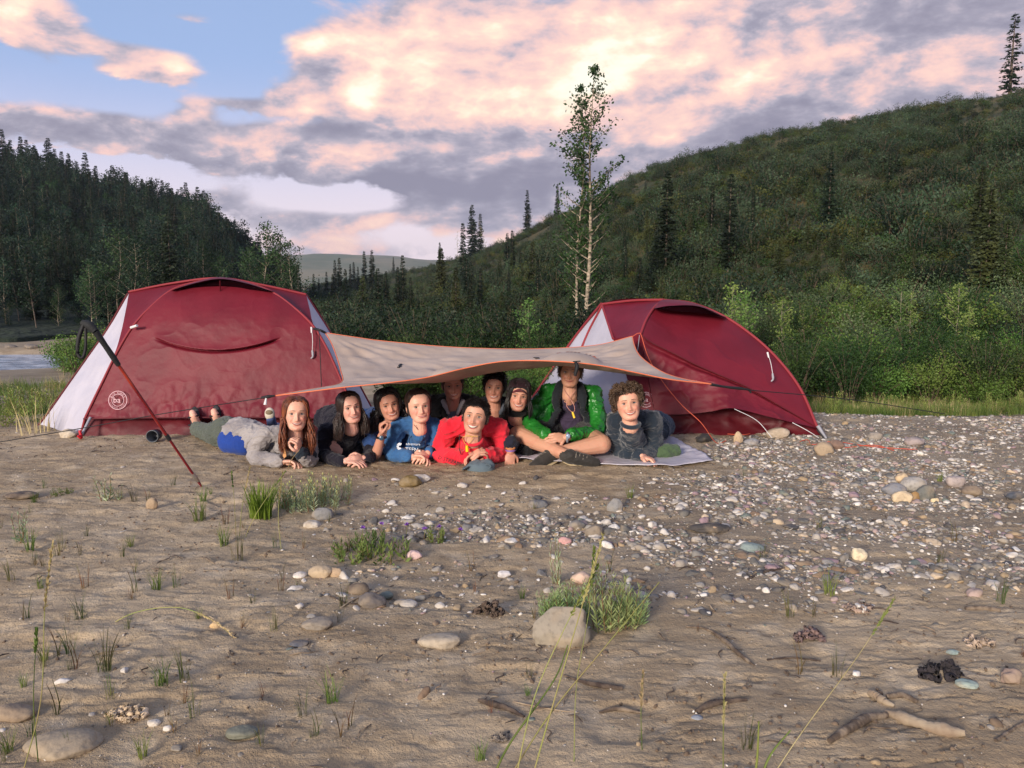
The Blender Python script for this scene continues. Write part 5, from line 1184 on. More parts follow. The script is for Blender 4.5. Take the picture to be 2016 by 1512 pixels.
class P_:
    def __init__(s, label, head, wide=1.0, skin=(206, 150, 124), flush=(200, 118, 98), voxel=.0036, seed=1, beard=0.0):
        wide = wide*1.085; s.M = head; s.wide = wide; s.b = Bag(); s.voxel = voxel; s.seed = seed; s.tone = (skin, flush); s.beard = beard
        c = head.translation; s.e = empty('person', (c.x, c.y+.1, float(ground_z(c.x, c.y))), label=label, cat='person')
        V, Q, T = head_mesh(wide); V = xf(head, V); s.b.add(V, Q); s.b.V.append(np.zeros((0, 3))); base = s.b.n-len(V); s.b.T.append(T+base); s.b.tm.append(np.zeros(len(T), int))
        for k in (-1, 1):
            R_ = Matrix.Rotation(R(-18*k), 3, 'Z') @ Matrix.Rotation(R(-12), 3, 'X'); V, Q = ellip((k*.0745*wide, -.012, -.010), (.0085, .017, .031), np.array(R_), 14, 10); s.b.add(xf(head, V), Q)
    def L(s, x, y, z): return s.M @ Vector((x, y, z))
    def neck(s, base, r=.054): limb(s.b, [s.L(0, -.022, -.01), s.L(0, -.026, -.085), Vector(base)], [r*1.05, r, r*1.15]); return s
    def skin(s, P, r, **k): limb(s.b, P, r, **k); return s
    def hand(self, *a, **k): hand(self.b, *a, **k); return self
    def put(s, o): o.parent = s.e; o.matrix_parent_inverse = Matrix.Identity(4); o.location = -s.e.location; return o
    def done(s):
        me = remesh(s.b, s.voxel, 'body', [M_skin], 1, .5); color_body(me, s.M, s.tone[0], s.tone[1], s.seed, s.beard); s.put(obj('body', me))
    def cloth(s, name, prims, mt, voxel=.0065, amp=.008, sc=9, label=None, smooth_n=4, seed=0, cut=None):
        b = Bag()
        for p in prims:
            if p[0] == 'e': V, Q = ellip(p[1], p[2], p[3] if len(p) > 3 else None, 24, 16); b.add(V, Q)
            else: limb(b, p[0], p[1], 18)
        me = remesh(b, voxel, name, [mt], smooth_n, .6); wrinkle(me, amp, sc, s.seed+seed)
        o = s.put(obj(name, me)); 
        if label: o['label'] = label
        return o
    def face(s, iris, browm, **k):
        n0 = set(bpy.data.objects.keys()); h = bpy.data.objects.new('h', None)
        class E: pass
        tmp = []
        _o = globals()['obj']
        def grab(name, me, parent=None, **kk):
            o = _o(name, me, None if parent is s.e else parent)
            if parent is s.e: s.put(o)
            return o
        globals()['obj'] = grab
        try: face_parts(s.e, s.M, s.wide, iris, browm, **k)
        finally: globals()['obj'] = _o
        bpy.data.objects.remove(h)
    def mesh(s, name, bag, mats, label=None):
        o = s.put(obj(name, bag.mesh(name, mats)));
        if label: o['label'] = label
        return o
    def tube(s, name, P, r, mt, sides=8, label=None, n=None):
        b = Bag(); add_tube(b, P, r, sides, n=n); return s.mesh(name, b, [mt], label)
def orient(axis, side):
    a = Vector(axis).normalized(); sd = Vector(side); sd = (sd-a*sd.dot(a)).normalized(); return np.array(Matrix((sd, a.cross(sd), a)).transposed())
def torso(sl, sr, nb, chest, waist, pelvis, r=(.075, .13, .12, .13), sh=.062):
    """list of cloth prims for a torso: shoulders sl/sr, neck base nb"""
    ax = Vector(chest)-Vector(waist); sd = Vector(sr)-Vector(sl); O = orient(ax, sd)
    return [([sl, (Vector(sl)+Vector(sr))/2+Vector((0, 0, .01)), sr], [sh, sh*1.25, sh]), ([nb, chest], [r[0], r[1]]), ([chest, waist, pelvis], [r[1], r[2], r[3]]),
            ('e', Vector(chest), (.165, .115, .17), O), ('e', Vector(pelvis), (.16, .12, .13), O)]
V3 = lambda *a: Vector(a)

# -- 1: girl with auburn hair at the left end
DY = 0.10
M = headM(582, 815, 5.45, yaw=6, pitch=8, roll=-3, s=1.04)
p = P_('girl with long auburn hair and grey jacket lying at the left end', M, .97, (222, 172, 150), (218, 138, 118), seed=11)
shl, shr_ = at(524, 854, 5.62), at(608, 862, 5.72); el, er = Bp(500, 5.62, .055), Bp(612, 5.52, .05); wl, wr_ = Bp(556, 5.47, .045), at(590, 889, 5.40)
nb = p.L(0, -.05, -.17); chest = at(560, 888, 5.80); waist = Bp(492, 5.93, .13); pel = Bp(448, 6.12, .12)
p.neck(nb, .05).skin([shl, el, wl], [.045, .035, .026]).skin([shr_, er, wr_], [.045, .035, .025]).skin([nb, chest, waist, pel], [.05, .07, .07, .08])
p.hand(wl, (1, -.15, .05), (0, -.3, -1), 1, .55); p.hand(wr_, p.L(.0, .075, -.150)-wr_+V3(0, 0, .02), (-1, .1, .2), 1, 1.25, thumb=.9)
ank1, ank2 = Bp(391, 6.62, .075), Bp(433, 6.66, .08); kn1, kn2 = Bp(412, 6.36, .075), Bp(452, 6.40, .075); h1, h2 = Bp(436, 6.10, .11), Bp(470, 6.22, .11)
p.skin([h1, kn1, ank1], [.06, .045, .034]).skin([h2, kn2, ank2], [.06, .045, .034])
f1, f2 = ank1+V3(-.02, .02, -.03), ank2+V3(-.02, .02, -.03)
for a_, dx in ((ank1, -.03), (ank2, -.03)): p.skin([a_, a_+V3(dx*.3, .03, -.01), a_+V3(dx, -.02, .10), a_+V3(dx*1.3, -.02, .13)], [.032, .033, .034, .026])
p.done(); p.face('blue', H_brown, smile=.9, open_=.42, eye_open=.72, brow=.75)
m_j = cmat('grey_jacket', (134, 128, 128), (158, 152, 150), .6); m_blue = cmat('royal_blue_lining', (24, 54, 126))
p.cloth('jacket', torso(shl, shr_, nb, chest, waist, Bp(472, 6.03, .13), (.06, .12, .12, .12), .06) + [([shl, el, wl+V3(-.03, 0, 0)], [.068, .058, .044]), ([shr_, er, wr_+V3(.01, .01, -.02)], [.06, .05, .042])], m_j, amp=.011, sc=8)
p.cloth('jacket_lower_panel', [([Bp(484, 5.90, .085), Bp(457, 5.98, .085)], [.104, .112])], m_blue, amp=.002, label='royal blue lower side of the grey jacket')
p.cloth('cuff', [([er+V3(-.01, -.01, .03), wr_+V3(.005, 0, -.015)], [.052, .047])], cmat('dark_sleeve', (30, 38, 48)), label='dark inner sleeve')
p.cloth('trousers', [([pel+V3(.03, -.05, 0), pel], [.12, .128]), ([h1, kn1, ank1+V3(.01, -.05, .0)], [.105, .074, .062]), ([h2, kn2, ank2+V3(.01, -.05, 0)], [.105, .074, .062])], cmat('grey_green_trousers', (78, 84, 76)), amp=.012, sc=9)
m_sand = mat('black_sandal', s2l(26, 26, 32), .7)
for a_ in (ank1, ank2):
    c = a_+V3(-.035, -.02, .075); b = Bag(); O = orient((-.1, .25, 1), (1, 0, 0)); V, Q = ellip(c+V3(-.004, .05, 0), (.044, .012, .10), O, 20, 12); b.add(V, Q); sd = p.mesh('sandal', b, [m_sand])
    for zz in (-.045, .02): V, Q = ellip((0, 0, 0), (1, 1, 1)); b2 = Bag(); a__ = np.arange(21)*2*pi/20; add_tube(b2, [c+V3(.040*cos(t), .034*sin(t)+.01, zz+.01*cos(t)) for t in a__[::2]], .008, 6); p.mesh('sandal_strap', b2, [m_sand])
b = hair_cap(M, p.wide, H_auburn, .006, .080, -.07, .95, .004, 1, .035); p.mesh('hair', b, [H_auburn])
b = Bag(); V, Q = strands(M, p.wide, 950, 5, 1.12, 2.8, .24, .010, .0027, .020, .05, curl=.005); b.add(V, Q); V, Q = strands(M, p.wide, 160, 6, 1.02, 1.4, .22, .008, .0032, .028, .05, curl=.006); b.add(V, Q); p.mesh('hair_locks', b, [H_auburn])
p.tube('bracelet', [wr_+V3(.03*cos(t), .03*sin(t), -.012+.006*cos(t)) for t in np.linspace(0, 6.28, 12)], .005, mat('teal_beads', s2l(40, 130, 120), .4))

# -- 2: dark haired girl in navy
DY = 0.08
M = headM(688, 803, 5.62, yaw=17, pitch=8, roll=7, s=1.0)
p = P_('girl with straight dark hair in a near black top, hands folded on the silt', M, .93, (216, 166, 148), (206, 126, 112), seed=22)
nb = p.L(0, -.05, -.16); shl, shr_ = at(642, 848, 5.78), at(720, 852, 5.85); chest = at(672, 880, 5.95); el, er = Bp(636, 5.72, .05), Bp(732, 5.75, .05); wl, wr_ = Bp(680, 5.50, .045), Bp(716, 5.56, .05)
waist = Bp(665, 6.3, .18); pel = Bp(655, 6.6, .15)
p.neck(nb, .048).skin([shl, el, wl], [.042, .033, .025]).skin([shr_, er, wr_], [.042, .033, .025]).skin([nb, chest, waist, pel], [.045, .05, .06, .07])
p.hand(wl, (1, -.2, .0), (.1, .1, -1), 1, .45); p.hand(wr_, (-.55, -.8, .05), (-.7, .3, -.5), -1, .75)
kn = at(659, 884, 5.74); p.skin([pel, kn, Bp(662, 6.0, .05)], [.07, .056, .05])
p.done(); p.face('brown', H_dark, smile=.9, open_=.42, eye_open=.95)
m = cmat('navy_fleece', (20, 18, 30), (26, 24, 36)); p.cloth('top', torso(shl, shr_, nb+V3(0, .02, -.01), chest, waist, pel, (.052, .11, .12, .13), .056) + [([shl, el, wl+V3(-.03, .01, 0)], [.06, .054, .042]), ([shr_, er, wr_+V3(.02, .02, 0)], [.06, .052, .04])], m, amp=.010)
p.cloth('trousers', [([pel, kn+V3(0, .14, .02)], [.11, .08]), ([pel, Bp(700, 6.35, .08), Bp(705, 6.7, .07)], [.12, .09, .07])], cmat('black_trousers', (12, 13, 20)))
b = hair_cap(M, p.wide, H_dark, .006, .080, -.075, .92, .004, 2, .035); p.mesh('hair', b, [H_dark])
b = Bag(); V, Q = strands(M, p.wide, 850, 15, 1.1, 2.8, .18, .010, .0028, .03, .03, curl=.004); b.add(V, Q); V, Q = strands(M, p.wide, 140, 16, 1.0, 1.35, .17, .008, .0030, .03, .035, curl=.004); b.add(V, Q); p.mesh('hair_locks', b, [H_dark])

# -- 3: girl with dark curly hair, fist on chin
DY = 0.08
M = headM(765, 797, 5.78, yaw=9, pitch=4, roll=12, s=1.0)
p = P_('girl with dark curly hair resting her chin on her fist, wearing a black watch', M, .97, (196, 142, 120), (188, 112, 94), seed=33)
nb = p.L(0, -.05, -.16); shl, shr_ = at(724, 848, 5.88), at(792, 850, 6.0); chest = at(752, 885, 6.05); el = Bp(738, 5.72, .045); wl = at(751, 858, 5.62); er = Bp(800, 5.9, .05); wr_ = Bp(790, 5.7, .04)
waist = Bp(745, 6.4, .14); pel = Bp(735, 6.62, .13)
p.neck(nb, .048).skin([shl+V3(0, -.02, -.02), el, wl], [.05, .043, .028]).skin([shr_, er, wr_], [.04, .033, .025]).skin([nb, chest, waist, pel], [.05, .08, .08, .08])
p.hand(wl, (-.05, -.1, 1), (.8, .1, .1), -1, 1.15, thumb=.8)
p.done(); p.face('brown', H_black, smile=1.1, open_=.45, eye_open=.5)
p.cloth('t_shirt', torso(shl, shr_, nb+V3(0, .02, -.02), chest, waist, pel, (.05, .11, .12, .12), .055) + [([shl, shl.lerp(el, .5)], [.064, .062]), ([shr_, er], [.058, .052])], cmat('blue_tshirt', (40, 66, 112)), amp=.007)
b = hair_cap(M, p.wide, H_black, .014, .076, -.07, .78, .004, 3, .04); p.mesh('hair', b, [H_black])
b = Bag(); V, Q = strands(M, p.wide, 560, 25, 1.25, 2.9, .15, .017, .0040, .045, -.01, curl=.012); b.add(V, Q); p.mesh('hair_locks', b, [H_black])
m_w = mat('black_watch', s2l(18, 20, 26), .4)
p.tube('watch_strap', [wl+V3(.031*cos(t), .031*sin(t), -.012) for t in np.linspace(0, 6.28, 14)], .009, m_w); b = Bag(); V, Q = ellip(wl+V3(.004, -.034, -.010), (.019, .008, .019), None, 20, 10); b.add(V, Q); p.mesh('watch_face', b, [mat('watch_glass', s2l(60, 80, 100), .15)])

# -- 4: girl in a blue sweatshirt
DY = 0.28
M = headM(824, 800, 5.48, yaw=12, pitch=6, roll=4, s=1.05)
p = P_('girl with tied back hair in a blue sweatshirt with white print', M, .98, (222, 172, 150), (212, 130, 116), seed=44)
nb = p.L(0, -.045, -.17); shl, shr_ = at(786, 838, 5.60), at(856, 838, 5.62); chest = at(822, 880, 5.78); el, er = Bp(770, 5.60, .055), Bp(856, 5.62, .055); wl, wr_ = Bp(812, 5.42, .05), Bp(842, 5.48, .065)
waist = Bp(822, 6.2, .14); pel = Bp(820, 6.5, .13)
p.neck(nb, .047).skin([shl, el, wl], [.042, .033, .025]).skin([shr_, er, wr_], [.042, .033, .025]).skin([nb, chest, waist, pel], [.05, .08, .08, .08])
p.hand(wl, (1, -.25, .05), (0, -.5, -.9), 1, .6); p.hand(wr_, (-.5, -.8, -.1), (-.6, .2, -.8), -1, .75)
p.done(); p.face('green', H_brown, smile=.6, open_=.16, eye_open=.9, lipc=(188, 98, 98), brow=.65)
m_bs = cmat('blue_sweatshirt', (46, 88, 138), (58, 102, 150))
p.cloth('sweatshirt', torso(shl, shr_, nb+V3(0, .02, -.025), chest, waist, pel, (.058, .12, .12, .13), .06) + [([shl, el, wl+V3(-.03, .01, 0)], [.066, .060, .044]), ([shr_, er, wr_+V3(.01, .03, 0)], [.066, .056, .042])], m_bs, amp=.010, sc=8)
b = hair_cap(M, p.wide, H_dark, .012, .082, -.065, .98, .003, 4, .035); b2 = b; V, Q = ellip(p.L(0, -.125, .01), (.03, .03, .035)); b2.add(V, Q); p.mesh('hair', b2, [H_dark])
b = Bag(); q_ = np.random.default_rng(4); n_ = 300; a_ = q_.choice([-1, 1], n_)*q_.uniform(0, 1.5, n_); z_ = np.where(np.abs(a_) < .95, .086, .04); D0 = np.stack([np.sin(a_)*.075, np.cos(a_)*.08+.01, z_], 1); D1 = np.stack([np.sin(a_)*.03, -.1+0*a_, .01+0*a_], 1); D0 /= np.linalg.norm(D0, axis=1, keepdims=True); D1 /= np.linalg.norm(D1, axis=1, keepdims=True); k = np.linspace(0, 1, 9)[None, :, None]
V, Q = tube_arrays(xf(M, surf_dir(D0[:, None]*(1-k)+D1[:, None]*k+np.stack([0*a_, 0*a_, .35+0*a_], 1)[:, None]*np.sin(k*pi), .013, p.wide).reshape(-1, 3)).reshape(n_, 9, 3), np.array([.0022]), 4); b.add(V, Q); p.mesh('hair_strands', b, [H_dark])
m_wp = mat('white_print', s2l(214, 220, 228), .7)
def onpix(px, py, Y): return at(px, py, Y)
tx = text_on('sweatshirt_print', 'TEEN', .040, onpix(798, 888, 5.47), (1, .02, -.06), (0, .15, 1), m_wp, None); p.put(tx); tx['label'] = 'white lettering on the chest'
tx = text_on('sweatshirt_print', 'adventure', .026, onpix(799, 876, 5.49), (1, .02, -.04), (0, .15, 1), m_wp, None); p.put(tx)
b = Bag()
for i in range(9):
    a = R(60+i*30); c = onpix(787, 879, 5.48); d = V3(cos(a)*.8, .0, sin(a)); s_ = V3(-sin(a), 0, cos(a))*.004
    b.add([c+d*.008-s_*.5, c+d*.008+s_*.5, c+d*.028+s_*1.3, c+d*.028-s_*1.3], [[0, 1, 2, 3]])
p.mesh('sweatshirt_emblem', b, [m_wp])
p.tube('neck_cord', [p.L(-.05, .02, -.12), onpix(806, 865, 5.52), onpix(824, 893, 5.46), onpix(838, 868, 5.5), p.L(.05, .02, -.12)], .0022, M_black); p.tube('whistle', [onpix(826, 886, 5.45), onpix(827, 893, 5.44)], [.009, .011], mat('cream_plastic', s2l(210, 200, 185), .4))

# -- 6: boy in red
DY = 0.28
M = headM(936, 820, 5.30, yaw=-7, pitch=9, roll=-8, s=1.07)
p = P_('boy with short black hair laughing in a bright red hooded sweatshirt', M, .99, (202, 150, 126), (196, 118, 98), seed=66)
nb = p.L(0, -.05, -.165); shl, shr_ = at(884, 842, 5.48), at(980, 840, 5.52); chest = at(936, 880, 5.62); el, er = Bp(868, 5.52, .058), Bp(990, 5.52, .058); wl, wr_ = Bp(922, 5.32, .075), Bp(950, 5.34, .085)
waist = Bp(930, 6.1, .15); pel = Bp(930, 6.4, .14)
p.neck(nb, .055).skin([shl, el, wl], [.05, .038, .028]).skin([shr_, er, wr_], [.05, .038, .028]).skin([nb, chest, waist, pel], [.06, .09, .09, .09])
p.hand(wl, (.7, -.15, .35), (.4, .6, -.6), -1, .7); p.hand(wr_, (-.75, -.2, .0), (-.2, -.3, -.9), 1, .6)
p.done(); p.face('brown', H_black, smile=.85, open_=.95, eye_open=.85, brow=1.15)
m_r = cmat('red_cotton', (208, 30, 50), (222, 44, 62), sheen=.2)
p.cloth('sweatshirt', torso(shl, shr_, nb+V3(0, .03, -.03), chest, waist, pel, (.066, .13, .13, .13), .066) + [([shl, el, wl+V3(-.035, .01, -.01)], [.074, .066, .048]), ([shr_, er, wr_+V3(.035, .015, -.01)], [.074, .066, .048])], m_r, amp=.011, sc=7.5)
p.tube('collar', [nb+V3(.068*cos(t), -.012+.055*sin(t), .012-.03*max(0, -sin(t))) for t in np.linspace(0, 6.28, 18)], .012, m_r)
b = hair_cap(M, p.wide, H_black, .008, .066, -.045, .92, .004, 6, .012); p.mesh('hair', b, [H_black]); b = Bag(); V, Q = short_hair(M, p.wide, 2600, 6, .014, .064, .92, -.04, .006, .0013, .8); b.add(V, Q); p.mesh('hair_strands', b, [H_black])
tx = text_on('sleeve_print', 'D STREAM', .036, at(862, 903, 5.30), (1, -.12, -.30), (.3, .25, 1), mat('black_print', s2l(20, 16, 22), .8), None); p.put(tx); tx['label'] = 'black lettering along the forearm sleeve'
m_y = mat('yellow_plastic', s2l(236, 196, 20), .35)
p.tube('neck_cord', [p.L(-.04, .05, -.125), at(912, 860, 5.24), at(919, 876, 5.26), at(930, 862, 5.24), p.L(.035, .05, -.125)], .0022, mat('yellow_cord', s2l(214, 170, 90), .6)); p.tube('whistle', [at(919, 877, 5.25), at(920, 889, 5.25)], [.010, .012], m_y)
p.tube('hood_string', [at(905, 856, 5.28), at(904, 880, 5.27), at(908, 895, 5.28)], .003, M_black); p.tube('hood_string', [at(943, 858, 5.28), at(943, 884, 5.27)], .003, M_black)

# -- 9: boy in the green jacket, sitting cross legged
DY = 0.36
M = headM(1123, 733, 5.80, yaw=-3, pitch=6, roll=-2, s=1.03)
p = P_('boy in a green rain jacket sitting cross legged, head under the tarp', M, .98, (198, 148, 122), (190, 116, 94), seed=99)
nb = p.L(0, -.04, -.18); shl, shr_ = at(1078, 775, 5.90), at(1168, 775, 5.92); chest = at(1124, 812, 5.95); waist = at(1124, 850, 6.0); pel = Bp(1122, 6.02, .13)
el, er = at(1038, 824, 5.74), at(1176, 846, 5.72); wl, wr_ = at(1080, 862, 5.42), at(1114, 861, 5.40)
p.neck(nb, .052).skin([shl, el, wl], [.05, .038, .028]).skin([shr_, er, wr_], [.05, .038, .028]).skin([nb, chest, waist, pel], [.06, .09, .09, .1])
kl, kr = at(1020, 856, 5.62), at(1184, 874, 5.44); al, ar = Bp(1112, 5.27, .085), Bp(1092, 5.36, .07)
p.skin([pel+V3(-.06, 0, 0), kl], [.085, .072]).skin([kl, kl.lerp(al, .35)+V3(0, 0, .0), al], [.072, .060, .040]).skin([pel+V3(.06, 0, 0), kr], [.085, .075]).skin([kr, kr.lerp(ar, .35), ar], [.074, .062, .040])
p.hand(wl, (.55, -.3, -.75), (-.2, .8, -.3), -1, .22, thumb=.3); p.hand(wr_, (-.9, -.2, .02), (.1, .7, -.6), 1, .35, thumb=.4)
p.skin([al, al+V3(.05, -.01, -.02)], [.04, .04]); p.skin([ar, ar+V3(-.05, 0, -.02)], [.04, .04])
p.done(); p.face('brown', H_brown, smile=.45, open_=0, eye_open=.8, lipc=(168, 98, 88))
m_g = cmat('green_rain_shell', (30, 108, 36), (38, 124, 44), .38, .3, 60, 0, 6, .5)
p.cloth('rain_jacket', [([shl+V3(-.0, 0, .01), shl.lerp(shr_, .25)+V3(0, .03, .03)], [.068, .055]), ([shr_, shr_.lerp(shl, .25)+V3(0, .03, .03)], [.068, .055]), ([shl, el, wl+V3(-.03, .02, .025)], [.070, .058, .046]), ([shr_, er, wr_+V3(.045, .04, .01)], [.070, .060, .046]),
    ([shl+V3(.03, .03, -.03), at(1062, 835, 5.85), at(1052, 868, 5.78)], [.07, .07, .05]), ([shr_+V3(-.03, .03, -.03), at(1182, 830, 5.88), at(1172, 862, 5.75)], [.07, .06, .05]), ([chest+V3(0, .12, .05), waist+V3(0, .12, 0), pel+V3(0, .1, 0)], [.12, .12, .12])], m_g, amp=.011, sc=8.5)
p.cloth('t_shirt', [([nb+V3(0, .02, -.015), chest+V3(0, -.01, 0), waist+V3(0, -.02, 0), pel+V3(0, -.02, .03)], [.064, .122, .118, .12]), ('e', chest+V3(0, .0, .02), (.14, .10, .13))], cmat('plum_tshirt', (52, 42, 62)), amp=.008, sc=8)
m_lin = cmat('dark_lining', (24, 28, 34)); p.cloth('hood', [([nb+V3(-.10, -.045, -.11), nb+V3(-.105, -.02, -.03), nb+V3(-.07, .06, .06), nb+V3(0, .10, .07), nb+V3(.07, .06, .06), nb+V3(.105, -.02, -.03), nb+V3(.10, -.045, -.11)], [.022, .034, .046, .05, .046, .034, .022])], m_lin, label='dark lined hood folded round the neck', amp=.008)
p.cloth('jacket_lining', [([nb+V3(-.09, -.06, -.10), at(1086, 830, 5.80), at(1076, 862, 5.72)], [.022, .026, .022]), ([nb+V3(.095, -.06, -.10), at(1156, 828, 5.82), at(1156, 855, 5.74)], [.022, .028, .022])], m_lin, label='dark lining along the open zip')
p.cloth('shorts', [('e', pel, (.17, .13, .11)), ([pel+V3(-.08, 0, 0), pel.lerp(kl, .66)], [.105, .092]), ([pel+V3(.08, 0, 0), pel.lerp(kr, .62)], [.105, .092])], cmat('dark_shorts', (40, 38, 40)))
m_sh = cmat('dark_shoe', (44, 42, 40), (60, 56, 52), .7); m_sole = mat('pale_sole', s2l(176, 158, 124), .7)
def shoe(ank, d, up, name='shoe'):
    d, up, s_ = frame(d, up); b = Bag(); limb(b, [ank-d*.035, ank+d*.06-up*.012, ank+d*.15-up*.025, ank+d*.19-up*.03], [.046, .048, .043, .034], 14); limb(b, [ank+up*.02, ank-up*.02], [.044, .046])
    me = remesh(b, .006, 'shoe', [m_sh], 4, .5); wrinkle(me, .003, 20, 3); o = p.put(obj('shoe', me))
    b2 = Bag(); V, Q = ellip((0, 0, 0), (.135, .043, .014), None, 28, 10); M_ = Matrix((d, s_, up)).transposed().to_4x4(); M_.translation = ank + d*.075 - up*.062; b2.add(xf(M_, V), Q); p.mesh('shoe_sole', b2, [m_sole])
    b3 = Bag()
    for i in range(4):
        c = ank + d*(.045+.026*i) + up*(.036-.006*i); add_tube(b3, [c-s_*.024+up*-.006, c+up*.004, c+s_*.024+up*-.006], .0032, 5)
    p.mesh('shoe_laces', b3, [mat('grey_lace', s2l(130, 122, 110), .8)])
shoe(al+V3(.035, -.01, -.015), (1, -.15, -.12), (0, -.75, .75)); shoe(ar+V3(-.03, .0, -.01), (-.75, -.5, -.25), (-.55, -.2, .8))
b = hair_cap(M, p.wide, H_brown, .010, .064, -.045, .9, .006, 9, .01); p.mesh('hair', b, [H_brown]); b = Bag(); V, Q = short_hair(M, p.wide, 1800, 9, .022, .062, .9, -.04, .008, .0013, .6); b.add(V, Q); p.mesh('hair_strands', b, [H_brown])
p.tube('neck_cord', [p.L(-.045, .02, -.13), at(1115, 795, 5.72), at(1128, 812, 5.70), at(1130, 798, 5.72), p.L(.045, .02, -.13)], .0022, mat('pink_cord', s2l(200, 140, 130), .6)); p.tube('whistle', [at(1127, 811, 5.70), at(1131, 823, 5.69)], [.008, .009], m_y)
p.tube('watch_strap', [wr_+V3(.012+.004*sin(t), .033*sin(t), .033*cos(t)) for t in np.linspace(0, 6.28, 14)], .009, mat('grey_strap', s2l(120, 130, 140), .5)); b = Bag(); V, Q = ellip(wr_+V3(.014, -.030, .014), (.017, .010, .019)); b.add(V, Q); p.mesh('watch_face', b, [mat('watch_face_blue', s2l(140, 160, 185), .2)])

# -- 10: curly haired person in a navy fleece
DY = 0.30
M = headM(1236, 794, 5.32, yaw=6, pitch=8, roll=8, s=1.08)
p = P_('curly haired person in a dark navy fleece lying on the white sheet', M, .99, (220, 166, 142), (212, 122, 104), seed=10)
nb = p.L(0, -.05, -.16); shl, shr_ = at(1212, 830, 5.52), at(1284, 828, 5.56); chest = at(1246, 876, 5.66); el, er = Bp(1222, 5.62, .06), Bp(1286, 5.64, .07); wl, wr_ = Bp(1236, 5.52, .05), Bp(1262, 5.44, .055)
waist = Bp(1268, 5.98, .17); pel = Bp(1290, 6.2, .14)
p.neck(nb, .052).skin([shl, el, wl], [.045, .035, .027]).skin([shr_, er, wr_], [.045, .036, .027]).skin([nb, chest, waist, pel], [.05, .08, .08, .08])
p.hand(wr_, (.85, -.45, -.15), (.1, -.2, -1), -1, .8, s=1.05)
p.done(); p.face('blue', H_brown, smile=1.05, open_=.5, eye_open=.62, brow=.9)
m_f = cmat('slate_navy_fleece', (32, 42, 54), (37, 48, 60), .95, .6, 160, .4)
p.cloth('fleece', torso(shl, shr_, nb+V3(0, .02, -.02), chest, waist, pel+V3(-.05, -.1, 0), (.066, .13, .13, .13), .066) + [([shl, el, wl+V3(0, 0, 0)], [.076, .068, .05]), ([shr_, er, wr_+V3(-.02, .02, 0)], [.076, .068, .048])], m_f, amp=.011, sc=7.5)
p.tube('collar', [nb+V3(.062*cos(t), -.01+.055*sin(t), .028-.02*max(0, -sin(t))) for t in np.linspace(0, 6.28, 18)], .016, m_f)
p.tube('zip', [at(1234, 838, 5.30), at(1236, 860, 5.40), at(1237, 880, 5.46)], .0045, mat('black_zip', s2l(20, 22, 26), .4))
p.cloth('jeans', [([pel, Bp(1305, 6.4, .1)], [.125, .10])], cmat('blue_grey_jeans', (52, 66, 80)))
p.cloth('green_trouser_leg', [([Bp(1250, 5.9, .06), Bp(1295, 5.62, .055), Bp(1328, 5.66, .055)], [.07, .06, .05])], cmat('moss_green_trousers', (66, 84, 58)), label='moss green trouser leg')
b = hair_cap(M, p.wide, H_curly, .016, .070, -.03, .85, .008, 10, .02); q = np.random.default_rng(77); n = 620
a_ = q.uniform(-pi, pi, n); lo = np.where(np.abs(a_) < .85, .062, np.where(np.abs(a_) < 1.25, .0, -.045)); z = lo + (.112-lo)*q.random(n)**.8; C = scalp_pt(a_, z, .018+.016*q.random(n), p.wide)
ax = q.normal(size=(n, 3)); ax /= np.linalg.norm(ax, axis=1, keepdims=True); u1 = np.cross(ax, q.normal(size=(n, 3))); u1 /= np.linalg.norm(u1, axis=1, keepdims=True); u2 = np.cross(ax, u1); k = np.linspace(0, 1, 12)[None, :, None]; rad = q.uniform(.006, .011, (n, 1, 1)); tt_ = k*q.uniform(6, 10, (n, 1, 1))
C2 = C[:, None] + u1[:, None]*np.cos(tt_)*rad + u2[:, None]*np.sin(tt_)*rad + ax[:, None]*(k-.5)*.022
V, Q = tube_arrays(xf(M, C2.reshape(-1, 3)).reshape(n, 12, 3), np.array([.0026]), 4); p.mesh('hair', b, [H_curly]); b = Bag(); b.add(V, Q); p.mesh('curls', b, [H_curly])

# -- back row
# 5
DY = 0.05
M = headM(891, 758, 6.12, yaw=4, pitch=0, roll=3, s=1.0)
p = P_('person in a dark jacket with pale collar behind the boy in red', M, .96, (190, 138, 116), (180, 108, 90), voxel=.0046, seed=55)
nb = p.L(0, -.05, -.17); shl, shr_ = at(856, 794, 6.25), at(930, 794, 6.25); chest = at(892, 850, 6.3); pel = Bp(892, 6.5, .16); waist = chest.lerp(pel, .5); el, er = at(850, 865, 6.1), at(925, 868, 6.1)
p.neck(nb, .052).skin([nb, chest, pel], [.06, .09, .09]).skin([shl, el, Bp(862, 5.9, .08)], [.045, .035, .027]); p.done(); p.face('brown', H_brown, smile=.8, open_=.4, eye_open=.6, brow=.8)
p.cloth('jacket', torso(shl, shr_, nb+V3(0, .015, .045), chest, waist, pel, (.068, .13, .13, .14)) + [([shl, el, Bp(862, 5.9, .1)], [.07, .06, .05]), ([shr_, er, Bp(920, 5.9, .1)], [.07, .06, .05])], cmat('black_jacket', (18, 18, 22)), amp=.01, voxel=.009)
m_pc = cmat('pale_collar', (150, 150, 152)); p.cloth('collar', [([nb+V3(-.035, -.06, -.055), nb+V3(-.075, -.015, .035)], [.014, .022]), ([nb+V3(.035, -.06, -.055), nb+V3(.075, -.015, .035)], [.014, .022])], m_pc, amp=.004, label='pale collar of the dark jacket')
p.cloth('shirt', [([nb+V3(0, -.03, -.07), nb+V3(0, -.06, -.16)], [.04, .055])], cmat('grey_blue_shirt', (88, 98, 112)), amp=.004)
